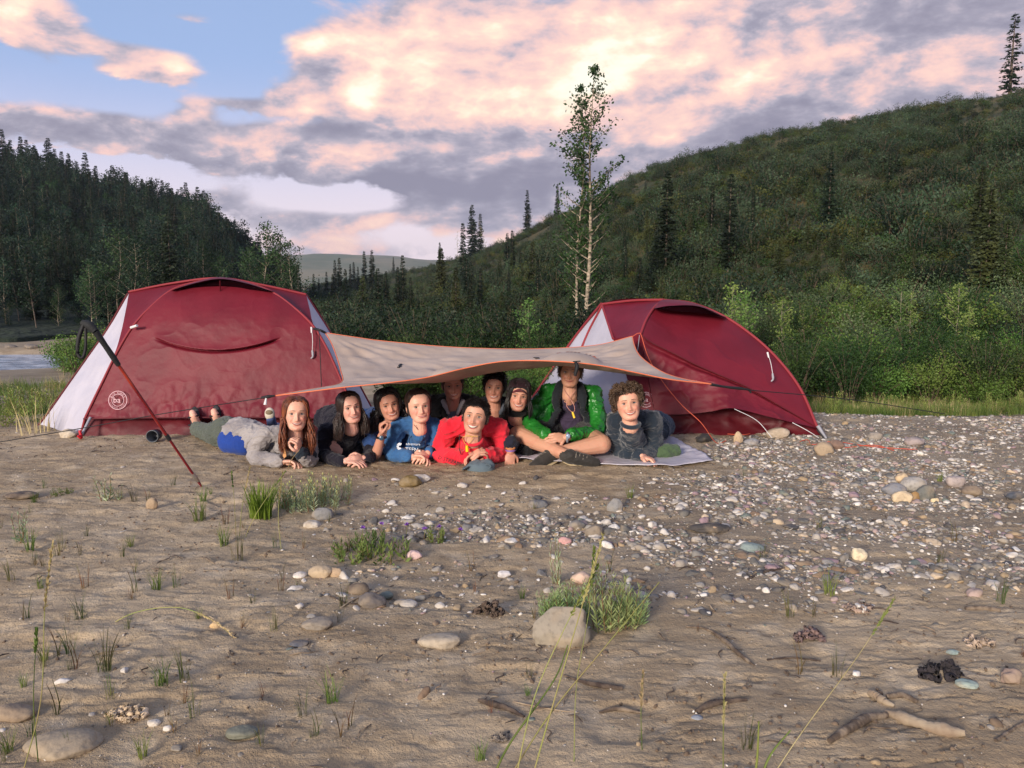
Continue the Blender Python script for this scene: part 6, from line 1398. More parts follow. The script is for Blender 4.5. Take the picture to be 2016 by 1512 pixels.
b = hair_cap(M, p.wide, H_brown, .008, .066, -.045, .92, .004, 6, .012); V, Q = short_hair(M, p.wide, 900, 6, .016, .064, .92, -.04, .006, .0016, .8); b.add(V, Q); p.mesh('hair', b, [H_brown])
# 7
DY = 0.20
M = headM(974, 762, 5.92, yaw=-5, pitch=2, roll=-3, s=1.02)
p = P_('smiling boy in navy with a purple wristband, behind the boy in red', M, .94, (192, 138, 116), (182, 108, 90), voxel=.0042, seed=77)
nb = p.L(0, -.05, -.17); shl, shr_ = at(940, 800, 6.06), at(1010, 800, 6.04); chest = at(978, 850, 6.12); pel = Bp(970, 6.5, .16); waist = chest.lerp(pel, .5); er = at(1004, 868, 5.78); wr_ = Bp(1005, 5.50, .085)
p.neck(nb, .05).skin([nb, chest, pel], [.06, .09, .09]).skin([shr_, er, wr_], [.048, .038, .029]); p.hand(wr_, (-.05, -.25, -.9), (-.2, 1, -.4), 1, .35, thumb=.2, s=.95)
p.done(); p.face('brown', H_black, smile=1.0, open_=.48, eye_open=.6, brow=.9)
m_n = cmat('navy_shell', (26, 28, 42)); p.cloth('jacket', torso(shl, shr_, nb+V3(0, .015, .045), chest, waist, pel, (.068, .13, .13, .14)) + [([shr_, er, Bp(1005, 5.56, .14)], [.076, .066, .056]), ([shl, at(950, 862, 5.9), Bp(950, 5.85, .06)], [.07, .055, .04])], m_n, amp=.01)
p.cloth('collar', [([nb+V3(-.04, -.055, -.03), nb+V3(-.075, .0, .03), nb+V3(-.03, .07, .05)], [.014, .022, .02]), ([nb+V3(.05, -.05, -.03), nb+V3(.085, .0, .03), nb+V3(.03, .07, .05)], [.014, .026, .02])], cmat('grey_collar', (72, 76, 86)), amp=.004)
b = hair_cap(M, p.wide, H_black, .012, .062, -.045, .92, .004, 7, .012); V, Q = short_hair(M, p.wide, 900, 7, .022, .064, .92, -.04, .010, .0016, .8); b.add(V, Q); p.mesh('hair', b, [H_black])
for dz, c_, nm in ((.010, (140, 100, 170), 'purple'), (.026, (200, 130, 80), 'orange')): p.tube('wristband', [wr_+V3(.031*cos(t), .031*sin(t), dz) for t in np.linspace(0, 6.28, 14)], .006, mat(nm+'_band', s2l(*c_), .5))
# 8
DY = 0.15
M = headM(1021, 779, 5.84, yaw=4, pitch=2, roll=-7, s=1.0)
p = P_('smiling person in a dark hood and maroon cap beside the green jacket', M, .93, (200, 146, 124), (190, 114, 98), voxel=.0042, seed=88)
nb = p.L(0, -.05, -.17); shl, shr_ = at(998, 826, 6.0), at(1056, 828, 6.08); chest = at(1028, 862, 6.1); pel = Bp(1035, 6.5, .15); waist = chest.lerp(pel, .5)
p.neck(nb, .048).skin([nb, chest, pel], [.06, .09, .09]); p.done(); p.face('brown', H_black, smile=1.0, open_=.5, eye_open=.65)
m_b = cmat('black_fleece', (10, 10, 13)); p.cloth('jacket', torso(shl, shr_, nb+V3(0, .01, .05), chest, waist, pel, (.072, .12, .13, .14)) + [([shl, Bp(1015, 5.85, .1), Bp(1040, 5.7, .05)], [.07, .055, .045])], m_b, amp=.01)
b = hair_cap(M, p.wide, m_b, .015, .060, -.085, .86, .002, 8, .02); p.mesh('hood', b, [m_b]); V, Q = strands(M, p.wide, 200, 85, .9, 1.5, .12, .014, .0035, .012, .01); b = Bag(); b.add(V, Q); p.mesh('hair_locks', b, [H_black])
p.tube('collar', [nb+V3(.066*cos(t), -.008+.058*sin(t), .035) for t in np.linspace(0, 6.28, 18)], .026, m_b)
m_c = cmat('maroon_cap', (92, 26, 40)); t = np.linspace(-1, 1, 22); rows = []
for k in np.linspace(0, 1, 8): rows.append(np.stack([t*(.066-.006*k), .070+.055*k*np.sqrt(np.maximum(0, 1-t**2*.8)) - .035*t**2, .066-.018*k-.030*t**2], 1))
b = Bag(); b.add(xf(M, np.concatenate(rows)), grid_faces(22, 8)); o = p.mesh('cap_brim', b, [m_c]); md = o.modifiers.new('s', 'SOLIDIFY'); md.thickness = .004
m_c2 = cmat('dark_cap', (36, 16, 24)); b = hair_cap(M, p.wide, m_c2, .018, .062, .03, 1.1, .001, 8, .045); p.mesh('cap', b, [m_c2])
# the flat cap lying in front of the boy in red
DY = 0.00
def flat_cap():
    c = G(946, 925)+V3(0, .03, 0); nu, nv = 48, 20; th = np.linspace(0, pi/2, nv)[:, None]; ph = np.linspace(0, 2*pi, nu, endpoint=False)[None]
    X = .105*np.cos(th)*np.cos(ph); Y = .085*np.cos(th)*np.sin(ph); Z = .075*np.sin(th)**.8*(1+.25*np.cos(ph+.6)*np.cos(th)) + .018*fbm(X*22, Y*22, 0, 3, 4)*np.sin(th*2) - .022*np.exp(-(((X-.01)/.03)**2+((Y+.01)/.05)**2))
    b = Bag(); b.add(np.stack([(X*(1+.12*fbm(ph*1.5+0*th, th*3, 0, 2, 9))).ravel(), Y.ravel(), Z.ravel()], 1), grid_faces(nu, nv, True))
    e = empty('flat_cap', tuple(c+V3(0, 0, .0)), label='crumpled blue grey cap lying on the silt before the boy in red', cat='cap'); m = cmat('blue_grey_cotton', (70, 84, 94), (92, 106, 114))
    obj('crown', b.mesh('crown', [m]), e); t = np.linspace(-1, 1, 20); rows = [np.stack([-.07-.055*k*np.sqrt(np.maximum(0, 1-t**2*.7))+.01*t, -.02+t*.06-.03*k, .022-.012*k+.012*np.abs(t)+.006*np.sin(t*5)], 1) for k in np.linspace(0, 1, 7)]
    b = Bag(); b.add(np.concatenate(rows), grid_faces(20, 7)); o = obj('brim', b.mesh('brim', [m]), e); md = o.modifiers.new('s', 'SOLIDIFY'); md.thickness = .004
    b = Bag(); t = np.linspace(0, 2*pi, 14); add_tube(b, [V3(.052+.022*cos(a), -.070-.004*cos(a), .035+.014*sin(a)) for a in t], .004, 6); obj('strap_loop', b.mesh('strap_loop', [m]), e)
flat_cap()
# what the auburn girl holds
DY = 0.10
tubeobj('held_stalk', [at(566, 925, 5.35), at(574, 905, 5.33), at(590, 885, 5.33)], .0022, M_grass_dry, None, label='seed head held in the hand of the auburn haired girl', cat='grass stem')
b = Bag(); c = at(560, 890, 5.36); b.add([c+V3(-.004, 0, -.045), c+V3(.012, 0, -.03), c+V3(.001, .003, .05), c+V3(-.013, 0, -.028)], [[0, 1, 2, 3]]); o = obj('dry_leaf', b.mesh('dry_leaf', [mat('tan_leaf', s2l(196, 140, 86), .7)]), label='narrow tan dry leaf held upright by the auburn haired girl', cat='leaf')
DY = 0.0
# ---------------------------------------------------------------- stones, driftwood, plants on the bar
def stone_mat(name, ramp=None, c=None):
    m = bpy.data.materials.new(name); m.use_nodes = True; nt = m.node_tree; N.nt = nt; b = nt.nodes['Principled BSDF']
    tc = nt.nodes.new('ShaderNodeNewGeometry').outputs['Position']
    if ramp:
        oi = nt.nodes.new('ShaderNodeObjectInfo'); r = nt.nodes.new('ShaderNodeValToRGB'); r.color_ramp.interpolation = 'CONSTANT'; nt.links.new(oi.outputs['Random'], r.inputs[0]); e = r.color_ramp.elements
        while len(e) < len(ramp): e.new(.5)
        for i, (q_, (p_, c_)) in enumerate(zip(e, ramp)): q_.position = p_; q_.color = (*s2l(*c_), 1)
        base = r.outputs[0]
    else: base = s2l(*c)
    n = nt.nodes.new('ShaderNodeTexNoise'); n.inputs['Scale'].default_value = 55; n.inputs['Detail'].default_value = 5; nt.links.new(tc, n.inputs['Vector'])
    n2 = nt.nodes.new('ShaderNodeTexNoise'); n2.inputs['Scale'].default_value = 14; n2.inputs['Detail'].default_value = 5; nt.links.new(tc, n2.inputs['Vector'])
    col = mixc(smooth(N(n.outputs['Fac']), .45, .75)*.35, base, s2l(60, 56, 52)); col = mixc(smooth(N(n2.outputs['Fac']), .44, .68)*.5, col, s2l(158, 140, 116))
    nt.links.new(col, b.inputs['Base Color']); b.inputs['Roughness'].default_value = .75; b.inputs['Specular IOR Level'].default_value = .3
    bp = nt.nodes.new('ShaderNodeBump'); bp.inputs['Strength'].default_value = .6; bp.inputs['Distance'].default_value = .006; nt.links.new(n.outputs['Fac'], bp.inputs['Height']); nt.links.new(bp.outputs[0], b.inputs['Normal'])
    return m
RAMP = [(0, (104, 101, 96)), (.14, (128, 124, 118)), (.28, (150, 144, 136)), (.40, (82, 80, 80)), (.48, (172, 164, 154)), (.58, (200, 192, 182)), (.68, (222, 215, 205)), (.76, (170, 148, 140)), (.81, (162, 140, 110)), (.86, (128, 106, 86)), (.90, (112, 120, 112)), (.94, (150, 126, 132)), (.97, (196, 176, 150))]
M_peb = stone_mat('river_pebbles', RAMP)
def stone_mesh(name, seed, mt, sub=2, flat=.6, lump=.22, ang=0.0):
    q = np.random.default_rng(seed); bm = bmesh.new(); bmesh.ops.create_icosphere(bm, subdivisions=sub, radius=1.0)
    V = np.array([v.co[:] for v in bm.verts]); o = q.uniform(0, 50)
    r = 1+lump*fbm(V[:, 0]*1.1+o, V[:, 1]*1.1, V[:, 2]*1.1, 3, seed) + .05*fbm(V[:, 0]*4+o, V[:, 1]*4, V[:, 2]*4, 2, seed+1)
    V = V*r[:, None]
    if ang:
        for _ in range(7):
            nrm = q.normal(size=3); nrm /= np.linalg.norm(nrm); d = V@nrm; lim = q.uniform(.55, .85); V = V - np.maximum(0, d-lim)[:, None]*nrm*ang
    V *= np.array([1, q.uniform(.6, .95), flat*q.uniform(.75, 1.2)])
    for v, c in zip(bm.verts, V): v.co = c
    for f in bm.faces: f.smooth = True
    me = bpy.data.meshes.new(name); bm.to_mesh(me); bm.free(); me.materials.append(mt); return me
PEB = [stone_mesh('pebble', 900+k, M_peb, 2, [.5, .35, .62, .28][k % 4], .32, [.5, .95, .8][k % 3]) for k in range(14)]
PEBHI = [stone_mesh('pebble', 940+k, M_peb, 3, [.5, .38, .6][k % 3], .34, [.6, .95][k % 2]) for k in range(10)]
q = np.random.default_rng(90)
n = 165000; X = q.uniform(-1.8, 7.6, n); Y = q.uniform(2.9, 8.7, n); gm = gravel_mask(X, Y); pz = fbm(X*2.2, Y*3.2, 0, 3, 66)
keep = (q.random(n) < gm*(.16+.84*sst(-.30, .15, pz))) & (Y < crest(X)+1.0); XA, YA = X[keep], Y[keep]
n = 26000; X = q.uniform(-9.5, 6, n); Y = 2.0 + 18*q.random(n)**1.6; gm = gravel_mask(X, Y)
keep = (q.random(n) < np.where(X < -3, gm, 0)*.6 + .022 + .16*sst(.18, .45, fbm(X*1.5, Y*2, 0, 2, 67))) & (Y < crest(X)+1.2 + 9*(X < -3)); X = np.r_[XA, X[keep]]; Y = np.r_[YA, Y[keep]]
sz = np.exp(q.normal(-4.70, .62, len(X))); sz = np.clip(sz, .004, .038)
Z = ground_z(X, Y) + mud_detail(X, Y)
# not on the people, the sheet or the cap
clear = ~((Y > 5.30) & (Y < 7.6) & (X > -2.6) & (X < .35)) & ~((X > -.1) & (X < 1.52) & (Y > 5.55) & (Y < 7)) | (q.random(len(X)) < .03)
X, Y, Z, sz = X[clear], Y[clear], Z[clear], sz[clear]
dep = Y; app = sz/dep*np.where((np.abs(X) < .66*Y) & (Y > 2), 1, .01); big = np.zeros(len(X), bool); big[np.argsort(-app)[:236]] = True
def zone(x, y):
    a = 'left of the middle' if x < -.4*y/4 else ('in the middle' if x < .22*y else ('right of the middle' if x < .45*y else 'towards the right edge'))
    b_ = 'near the camera' if y < 3.6 else ('in the middle distance' if y < 4.8 else ('beyond the middle of the gravel' if y < 6 else 'by the tents'))
    return a + ' ' + b_
for i in np.where(big)[0]:
    me = PEBHI[int(q.integers(0, 10))]; s_ = sz[i]*.95
    o = obj('pebble', me, None, (X[i], Y[i], Z[i]+s_*.04), label='rounded river pebble ' + zone(X[i], Y[i]), cat='pebble', group='river pebbles lying ' + zone(X[i], Y[i]))
    o.rotation_euler = (q.normal(0, .15), q.normal(0, .15), q.uniform(0, 6.28)); o.scale = (s_*q.uniform(.9, 1.3), s_, s_)
rest = ~big; Pp = np.stack([X, Y, Z-sz*.02], 1)[rest]
scatter('gravel', Pp, sz[rest], [source(m_) for m_ in PEB], q.integers(0, 14, rest.sum()), 'mixed grey, white and pink river gravel covering the right of the bar', 'gravel', 9, .25)
# fine grit over the silt
n = 26000; X2 = q.uniform(-5, 5, n); Y2 = 1.9+6*q.random(n)**1.5; k_ = q.random(n) < .25+.75*np.maximum(gravel_mask(X2, Y2), sst(.0, .3, fbm(X2*1.2, Y2*1.8, 0, 3, 68)))
X2, Y2 = X2[k_], Y2[k_]; P2_ = np.stack([X2, Y2, ground_z(X2, Y2)+mud_detail(X2, Y2)+.001], 1)
GRIT = [source(stone_mesh('grit', 970+k, M_peb, 1, .6, .3, .8)) for k in range(6)]
scatter('grit', P2_, np.exp(q.normal(-5.9, .4, len(P2_))), GRIT, q.integers(0, 6, len(P2_)), 'fine grit and crumbs sprinkled over the silt', 'grit', 10, .4)
crumb = mat('silt_crumb', s2l(120, 102, 84), .95, color2=s2l(92, 76, 62), vscale=20, coord='World')
n = 16000; X3 = q.uniform(-5, 5, n); Y3 = 1.9+6*q.random(n)**1.4; k_ = (1-gravel_mask(X3, Y3))*sst(-.1, .3, fbm(X3*1.6, Y3*2.6, 0, 3, 69)) > q.random(n); X3, Y3 = X3[k_], Y3[k_]
P3_ = np.stack([X3, Y3, ground_z(X3, Y3)+mud_detail(X3, Y3)+.001], 1)
scatter('silt_crumbs', P3_, np.exp(q.normal(-5.4, .5, len(P3_))), [source(stone_mesh('crumb', 990+k, crumb, 1, .7, .5, .6)) for k in range(4)], q.integers(0, 4, len(P3_)), 'dry crumbs of silt lying on the bar', 'dirt crumbs', 11, .4)

def rock(px, py, w, label, c, flat=.6, sunk=.35, seed=0, ang=.4, rz=0.0, asp=None, cat='stone', name='stone', lump=.25):
    """w: width in photo pixels; (px, py) the middle of its foot line"""
    g = G(px, py); dep_ = g.y*cos(PITCH)+CAMZ*sin(PITCH); r = w/2/F*dep_
    key = 'rock_'+'_'.join(str(v) for v in c); m_ = bpy.data.materials.get(key) or stone_mat(key, c=c)
    o = obj(name, stone_mesh(name, 1000+seed+int(px), m_, 4, flat, lump, ang), None, (g.x, g.y+r*.5, g.z+r*flat*(.55-sunk)), label=label, cat=cat); o.scale = (r, r*.85, r); o.rotation_euler = (0, 0, rz); return o
rock(1101, 1272, 118, 'large beige boulder half sunk in silt beside the green plant', (150, 140, 124), .78, .16, 1, .8, lump=.42)
rock(868, 1280, 92, 'pale flat stone barely showing out of the silt', (176, 162, 142), .30, .12, 2)
rock(634, 1024, 44, 'rounded grey stone just right of the bright grass tuft', (128, 126, 124), .8, .1, 3); rock(612, 1040, 38, 'pale stone in front of the rounded grey one', (196, 186, 172), .5, .1, 4)
rock(630, 1138, 50, 'beige stone of the small heap left of the leafy patch', (188, 166, 136), .7, .1, 5); rock(658, 1136, 34, 'smaller tan stone right in the small heap', (178, 152, 122), .7, .1, 6); rock(588, 1138, 30, 'white stone left of the small heap', (218, 208, 196), .5, .1, 7)
rock(813, 1103, 32, 'pink white stone at the edge of the leafy patch', (206, 176, 170), .8, .05, 8); rock(622, 1242, 66, 'low grey stone half buried left of the middle', (140, 130, 118), .45, .1, 9); rock(423, 1240, 22, 'small yellowish pebble alone on bare silt', (214, 180, 132), .8, .0, 10)
rock(586, 1274, 42, 'dark slate stone flush with the silt', (84, 88, 98), .25, .1, 11); rock(803, 1198, 40, 'pale stone behind the buried flat stone', (176, 168, 158), .55, .15, 12); rock(866, 1198, 22, 'small white stone near the dark clod', (204, 196, 186), .6, .1, 13)
rock(727, 1196, 60, 'grey brown stone under the dry twigs', (112, 104, 98), .6, .15, 14); rock(702, 1170, 50, 'brown stone among the dry twigs', (104, 90, 78), .6, .2, 15)
rock(806, 960, 50, 'ochre brown stone in front of the blue sweatshirt', (120, 100, 60), .55, .05, 16); rock(826, 950, 40, 'white stone behind the ochre brown one', (206, 200, 194), .5, .05, 17); rock(778, 948, 18, 'little white stone left of the ochre brown one', (212, 206, 200), .5, .05, 18)
rock(297, 1002, 24, 'upright tan stone on bare silt at the left', (160, 136, 110), 1.3, .1, 19); rock(34, 985, 62, 'dark flat lump of silt at the left edge', (92, 80, 72), .4, .1, 20, lump=.5); rock(131, 862, 38, 'pale stone holding the corner of the left tent', (196, 182, 162), .55, .0, 21)
rock(1388, 872, 34, 'dark angular stone in front of the right tent', (52, 50, 50), .75, .0, 22, .9); rock(1455, 874, 20, 'upright tan stone in front of the right tent', (186, 160, 130), 1.4, .1, 23); rock(1537, 864, 46, 'smooth pale stone weighing the orange cord', (186, 170, 150), .7, .0, 24); rock(1483, 876, 34, 'grey flat stone left of the smooth pale one', (150, 148, 148), .5, .0, 25)
rock(1628, 895, 42, 'round tan stone right of the right tent', (164, 144, 120), .75, .0, 26); rock(1650, 886, 34, 'brown stone touching the round tan one', (128, 104, 90), .8, .0, 27); rock(1806, 878, 40, 'grey pink stone by the orange cord', (160, 146, 142), .6, .0, 28); rock(1726, 866, 30, 'small stone at the edge of the grass strip', (150, 140, 128), .6, .1, 29)
rock(1777, 955, 26, 'small cream stone on top of the stone pile', (206, 180, 144), .9, -.5, 30); rock(1766, 976, 48, 'grey blue stone at the left of the stone pile', (128, 128, 132), .6, .0, 31); rock(1804, 970, 54, 'big pale grey stone of the stone pile', (168, 162, 154), .6, -.3, 32)
rock(1782, 990, 42, 'cream stone at the front of the stone pile', (212, 190, 156), .7, .0, 33); rock(1803, 988, 24, 'dark ochre stone wedged in the stone pile', (150, 118, 76), .9, .0, 34); rock(1826, 986, 46, 'dark grey green stone at the right of the stone pile', (106, 106, 100), .8, .0, 35); rock(1842, 990, 16, 'little cream stone right of the stone pile', (208, 188, 150), .8, .0, 36)
rock(1695, 1102, 32, 'cream pointed stone in the gravel', (216, 200, 168), .8, .0, 37); rock(1400, 1052, 84, 'long dark stone lying in the gravel', (72, 68, 66), .3, .05, 38); rock(1480, 1088, 50, 'flat turquoise grey stone in the gravel', (138, 150, 144), .4, .05, 39)
rock(1212, 1008, 34, 'upright grey stone at the left edge of the gravel', (134, 132, 130), .9, .1, 40); rock(1172, 1058, 42, 'grey brown round stone behind the tall grass head', (134, 122, 108), .8, .1, 41); rock(1136, 1046, 34, 'angular grey stone left of the round brown one', (124, 120, 116), .8, .1, 42, .9)
rock(1112, 1072, 28, 'pink stone in the middle of the gravel', (198, 150, 148), .6, .05, 43); rock(1060, 1000, 44, 'flat dark grey stone at the far gravel edge', (112, 112, 114), .4, .05, 44); rock(1146, 1150, 40, 'pinkish pale stone above the green plant', (208, 178, 158), .8, .05, 45)
rock(994, 1138, 30, 'white angular stone at the near gravel edge', (206, 200, 198), .7, .1, 46, .8); rock(910, 960, 22, 'small pale stone in front of the flat cap', (198, 190, 182), .5, .1, 47); rock(1910, 1356, 46, 'pale green flat stone at the lower right', (158, 172, 160), .35, .05, 48); rock(1880, 1286, 28, 'small pale green chip of stone', (160, 176, 166), .3, .05, 49)
rock(1375, 1418, 26, 'small blue grey stone at the bottom right', (140, 146, 154), .3, .1, 50); rock(468, 1458, 70, 'smooth grey green stone at the bottom left', (118, 118, 104), .4, .05, 51); rock(110, 1490, 150, 'broad pale stone mostly buried at the bottom left', (160, 144, 122), .30, .35, 52); rock(14, 1420, 80, 'tan boulder cut by the left edge', (150, 130, 108), .45, .25, 53)
rock(300, 1430, 26, 'small white stone near the broad pale one', (204, 194, 180), .5, .1, 54); rock(328, 1440, 22, 'white chip left of the grey green stone', (210, 202, 190), .5, .1, 55); rock(1996, 1345, 44, 'pinkish driftwood knot at the right edge', (150, 128, 116), .8, .1, 56, lump=.5, cat='driftwood', name='driftwood_knot')
rock(1405, 1050, 20, 'tan stone leaning on the long dark stone', (190, 160, 130), .9, -.2, 57); rock(2003, 985, 40, 'dark stone at the right edge of the gravel', (76, 80, 88), .6, .0, 58); rock(1885, 960, 44, 'rounded pinkish grey stone right of the stone pile', (170, 156, 150), .7, .0, 59); rock(1920, 975, 40, 'brown stone right of the stone pile', (128, 112, 96), .6, .1, 60)
# crusty dark lumps: dried dung, charred wood
def lump_obj(px, py, w, label, c, seed, hgt=.6, name='clod', cat='clod'):
    g = G(px, py); r = w/2/F*(g.y+.1); m_ = mat(name+'_crust', s2l(*c), .95, color2=s2l(*[int(v*1.35)+4 for v in c]), vscale=40, bump=1, bscale=50, bdist=.01, coord='World'); q_ = np.random.default_rng(seed); b = Bag()
    for k in range(26):
        a = q_.random()*6.28; rr = q_.random()**.5; h_ = hgt*(1-rr*rr)*q_.random(); R_ = np.array(Matrix.Rotation(q_.uniform(0, 3), 3, 'X') @ Matrix.Rotation(q_.uniform(0, 3), 3, 'Z')); V, Q = ellip((rr*cos(a)*.85, rr*sin(a)*.6, h_), (q_.uniform(.12, .4), q_.uniform(.10, .22), q_.uniform(.05, .2)), R_, 10, 7)
        V += .05*q_.normal(size=V.shape); b.add(V*r, Q)
    return obj(name, b.mesh(name, [m_], False), None, (g.x, g.y+r*.5, g.z), label=label, cat=cat)
lump_obj(962, 1214, 62, 'dark crusty clod left of the boulder', (70, 58, 50), 1, .9); lump_obj(1598, 1262, 66, 'grey brown flaky clod on the silt at the right', (98, 80, 76), 2, .7); lump_obj(1862, 1342, 96, 'charred black wood lump at the lower right', (38, 34, 36), 3, .65, 'charred_wood', 'charred wood')
lump_obj(1935, 1275, 70, 'pale flaky driftwood scraps near the right edge', (138, 122, 106), 4, .25, 'wood_scraps', 'driftwood'); lump_obj(1700, 1205, 60, 'pinkish bark flakes below the gravel', (124, 106, 94), 5, .22, 'bark_flakes', 'bark'); lump_obj(985, 1462, 44, 'curled dry leaf scrap at the bottom middle', (110, 100, 90), 6, .5, 'leaf_scrap', 'dry leaf')
lump_obj(770, 1440, 1, 'tiny crumb of bark at the bottom', (90, 80, 70), 7, .5, 'bark_crumb', 'bark') if False else None
lump_obj(240, 1420, 84, 'pale dry flakes of bark at the bottom left', (170, 150, 124), 8, .35, 'bark_flakes', 'bark')
# sticks and roots
M_stick = mat('weathered_stick', s2l(134, 118, 100), .9, color2=s2l(84, 70, 58), vscale=30, bump=.7, bscale=60, coord='World'); M_root = mat('dark_root', s2l(62, 50, 44), .95, color2=s2l(96, 82, 70), vscale=30, bump=.7, bscale=60, coord='World'); M_bleach = mat('bleached_wood', s2l(160, 144, 122), .85, color2=s2l(134, 114, 94), vscale=14, bump=.7, bscale=30, coord='World')
def stick(L, r, mt, label, name='stick', lift=None):
    P_ = []
    for i, (x_, y_) in enumerate(L): g = G(x_, y_); P_.append(g+V3(0, 0, (r if np.isscalar(r) else r[min(i, len(r)-1)])*.6 + (lift[i] if lift else 0)))
    C = catmull(P_, 26); C += .07*np.interp(np.linspace(0, 1, 26), np.linspace(0, 1, np.size(r)), np.atleast_1d(r))[:, None]*np.random.default_rng(len(label)).normal(size=C.shape)
    b = Bag(); add_tube(b, C, r, 8, n=0); return obj(name, b.mesh(name, [mt]), None, label=label, cat='stick')
stick([(1350, 1234), (1390, 1240), (1425, 1262), (1450, 1285), (1484, 1312)], [.003, .005, .009, .008, .005], M_stick, 'weathered grey stick lying right of the boulder')
stick([(1372, 1404), (1395, 1392), (1430, 1384), (1470, 1380)], [.008, .012, .009, .006], M_root, 'short dark curved root at the lower right'); stick([(1632, 1462), (1670, 1440), (1705, 1420), (1745, 1412)], [.008, .014, .016, .010], M_stick, 'driftwood branch left of the pale driftwood')
stick([(1742, 1404), (1790, 1425), (1840, 1440), (1900, 1452)], [.007, .021, .015, .023, .009], M_bleach, 'thick pale driftwood piece at the lower right', 'driftwood'); stick([(1715, 1368), (1740, 1385), (1760, 1392)], [.012, .014, .006], M_bleach, 'short pale driftwood stub above the thick piece', 'driftwood'); stick([(1745, 1374), (1775, 1372), (1806, 1384)], [.008, .010, .007], M_stick, 'brown stick next to the pale stub')
stick([(942, 1380), (965, 1388), (1000, 1398), (1032, 1412)], [.005, .011, .008, .004], M_root, 'dark twisted root at the bottom middle'); stick([(1010, 1382), (1080, 1396), (1140, 1404)], .0022, M_bleach, 'long pale dry stalk on the bare silt'); stick([(1110, 1330), (1140, 1342), (1180, 1352), (1226, 1358)], [.003, .006, .009, .008], M_root, 'dark twig in front of the boulder')
stick([(1180, 1404), (1215, 1398), (1262, 1404)], [.004, .008, .003], M_stick, 'pale arched stick right of the dead sprig'); stick([(1472, 1142), (1505, 1128), (1560, 1118)], [.006, .008, .005], M_root, 'dark stick at the near edge of the gravel'); stick([(1900, 1200), (1935, 1200), (1970, 1204)], [.009, .010, .009], M_stick, 'broken brown stick end near the right edge')
stick([(1510, 1300), (1560, 1296), (1615, 1302)], .0035, M_root, 'thin dark twig below the flaky clod'); stick([(670, 1198), (700, 1180), (740, 1168), (775, 1152)], [.003, .005, .004, .002], M_bleach, 'dry pale twig over the stones left of the clod'); stick([(650, 1175), (690, 1190), (745, 1186)], .004, M_root, 'dark dry twig beside the pale twig')
stick([(930, 1290), (980, 1275), (1040, 1240), (1055, 1225)], .0025, M_bleach, 'thin dry stalk leaning on the boulder'); stick([(440, 935), (470, 925), (500, 930)], .004, M_stick, 'small twig in front of the auburn haired girl'); stick([(300, 1120), (360, 1122), (430, 1124)], .0022, M_bleach, 'long straight straw on the left silt'); stick([(1960, 1460), (1990, 1440), (2016, 1425)], .005, M_stick, 'thin stick at the right edge')
q = np.random.default_rng(15)
SM = []
for k in range(4):
    b = Bag(); L = [.05, .08, .035, .06][k]; C = np.array([[-L/2, 0, .002], [-L*.1, L*.08*(k-1), .006], [L*.2, -L*.1, .005], [L/2, L*.05, .002]]); add_tube(b, C, [.0012, .0022, .0018, .0008], 5); SM.append(source(b.mesh('twiglet', [[M_root, M_stick, M_bleach, M_root][k]])))
n = 1500; X4 = q.uniform(-4.5, 5, n); Y4 = 1.95+5.5*q.random(n)**1.2; kk = q.random(n) < .25+.75*sst(0, .3, fbm(X4*1.4, Y4*2, 0, 3, 88)); X4, Y4 = X4[kk], Y4[kk]
scatter('twig_litter', np.stack([X4, Y4, ground_z(X4, Y4)+mud_detail(X4, Y4)+.001], 1), q.uniform(.5, 1.6, len(X4)), SM, q.integers(0, 4, len(X4)), 'fine twigs and plant litter strewn over the silt', 'litter', 12, .1)

# plants
GB = [blade_mesh('grass_tuft', 240, .16, .045, .0042, 850, M_grass_bright, .45, 5), blade_mesh('grass_tuft', 34, .16, .03, .0035, 851, M_grass, .5, 5), blade_mesh('grass_tuft', 16, .17, .025, .003, 852, leafmat('dark_grass', (70, 88, 44), (104, 96, 60), 10, .3), .3, 5), blade_mesh('grass_tuft', 9, .12, .02, .0026, 853, leafmat('red_brown_grass', (110, 74, 50), (88, 96, 54), 14, .3), .25, 5)]
def sprig_mesh(name, stems, h, ll, lw, seed, lm, spread=.06, per=26, up=.7, tip=None):
    q_ = np.random.default_rng(seed); b2 = Bag(); P = []; D = []; S = []
    for k in range(stems):
        a = q_.random()*6.28; r0 = spread*q_.random()**.5; p0 = np.array([cos(a)*r0, sin(a)*r0, 0]); H = h*q_.uniform(.6, 1.05); ln = np.array([cos(a)*.35*H*q_.random(), sin(a)*.35*H*q_.random(), H]); md = p0+ln*.5+q_.normal(0, .006, 3)
        add_tube(b2, [p0, md, p0+ln], [.0022, .0012], 4, n=6, caps=False); C = catmull([p0, md, p0+ln], per); j = np.arange(per)*2.4 + q_.random()*6; tt = np.linspace(0, 1, per)
        P.append(C); D.append(np.stack([np.cos(j), np.sin(j), up+.9*tt], 1)); S.append(ll*(1-.5*tt)*q_.uniform(.7, 1.2, per))
        if tip is not None: V, Q = ellip(C[-1], (.0038, .0038, .006), None, 8, 6); b2.add(V, Q, 1)
    V, Q = leaves(np.concatenate(P), np.concatenate(S), q_, lw, D=np.concatenate(D)); return b2.mesh(name+'_stem', [M_stemg] + ([tip] if tip else [])), mesh_from(name+'_leaf', V, Q, [lm])
M_stemg = mat('green_stem', s2l(104, 112, 62), .7, color2=s2l(120, 84, 62), vscale=30); M_fir = leafmat('fireweed_leaf', (134, 160, 98), (172, 190, 130), 12, .35); M_purple = mat('purple_flower', s2l(132, 84, 176), .7); M_bud = mat('yellow_bud', s2l(168, 166, 104), .7); M_broad = leafmat('broad_leaf', (84, 108, 52), (116, 136, 70), 10, .3)
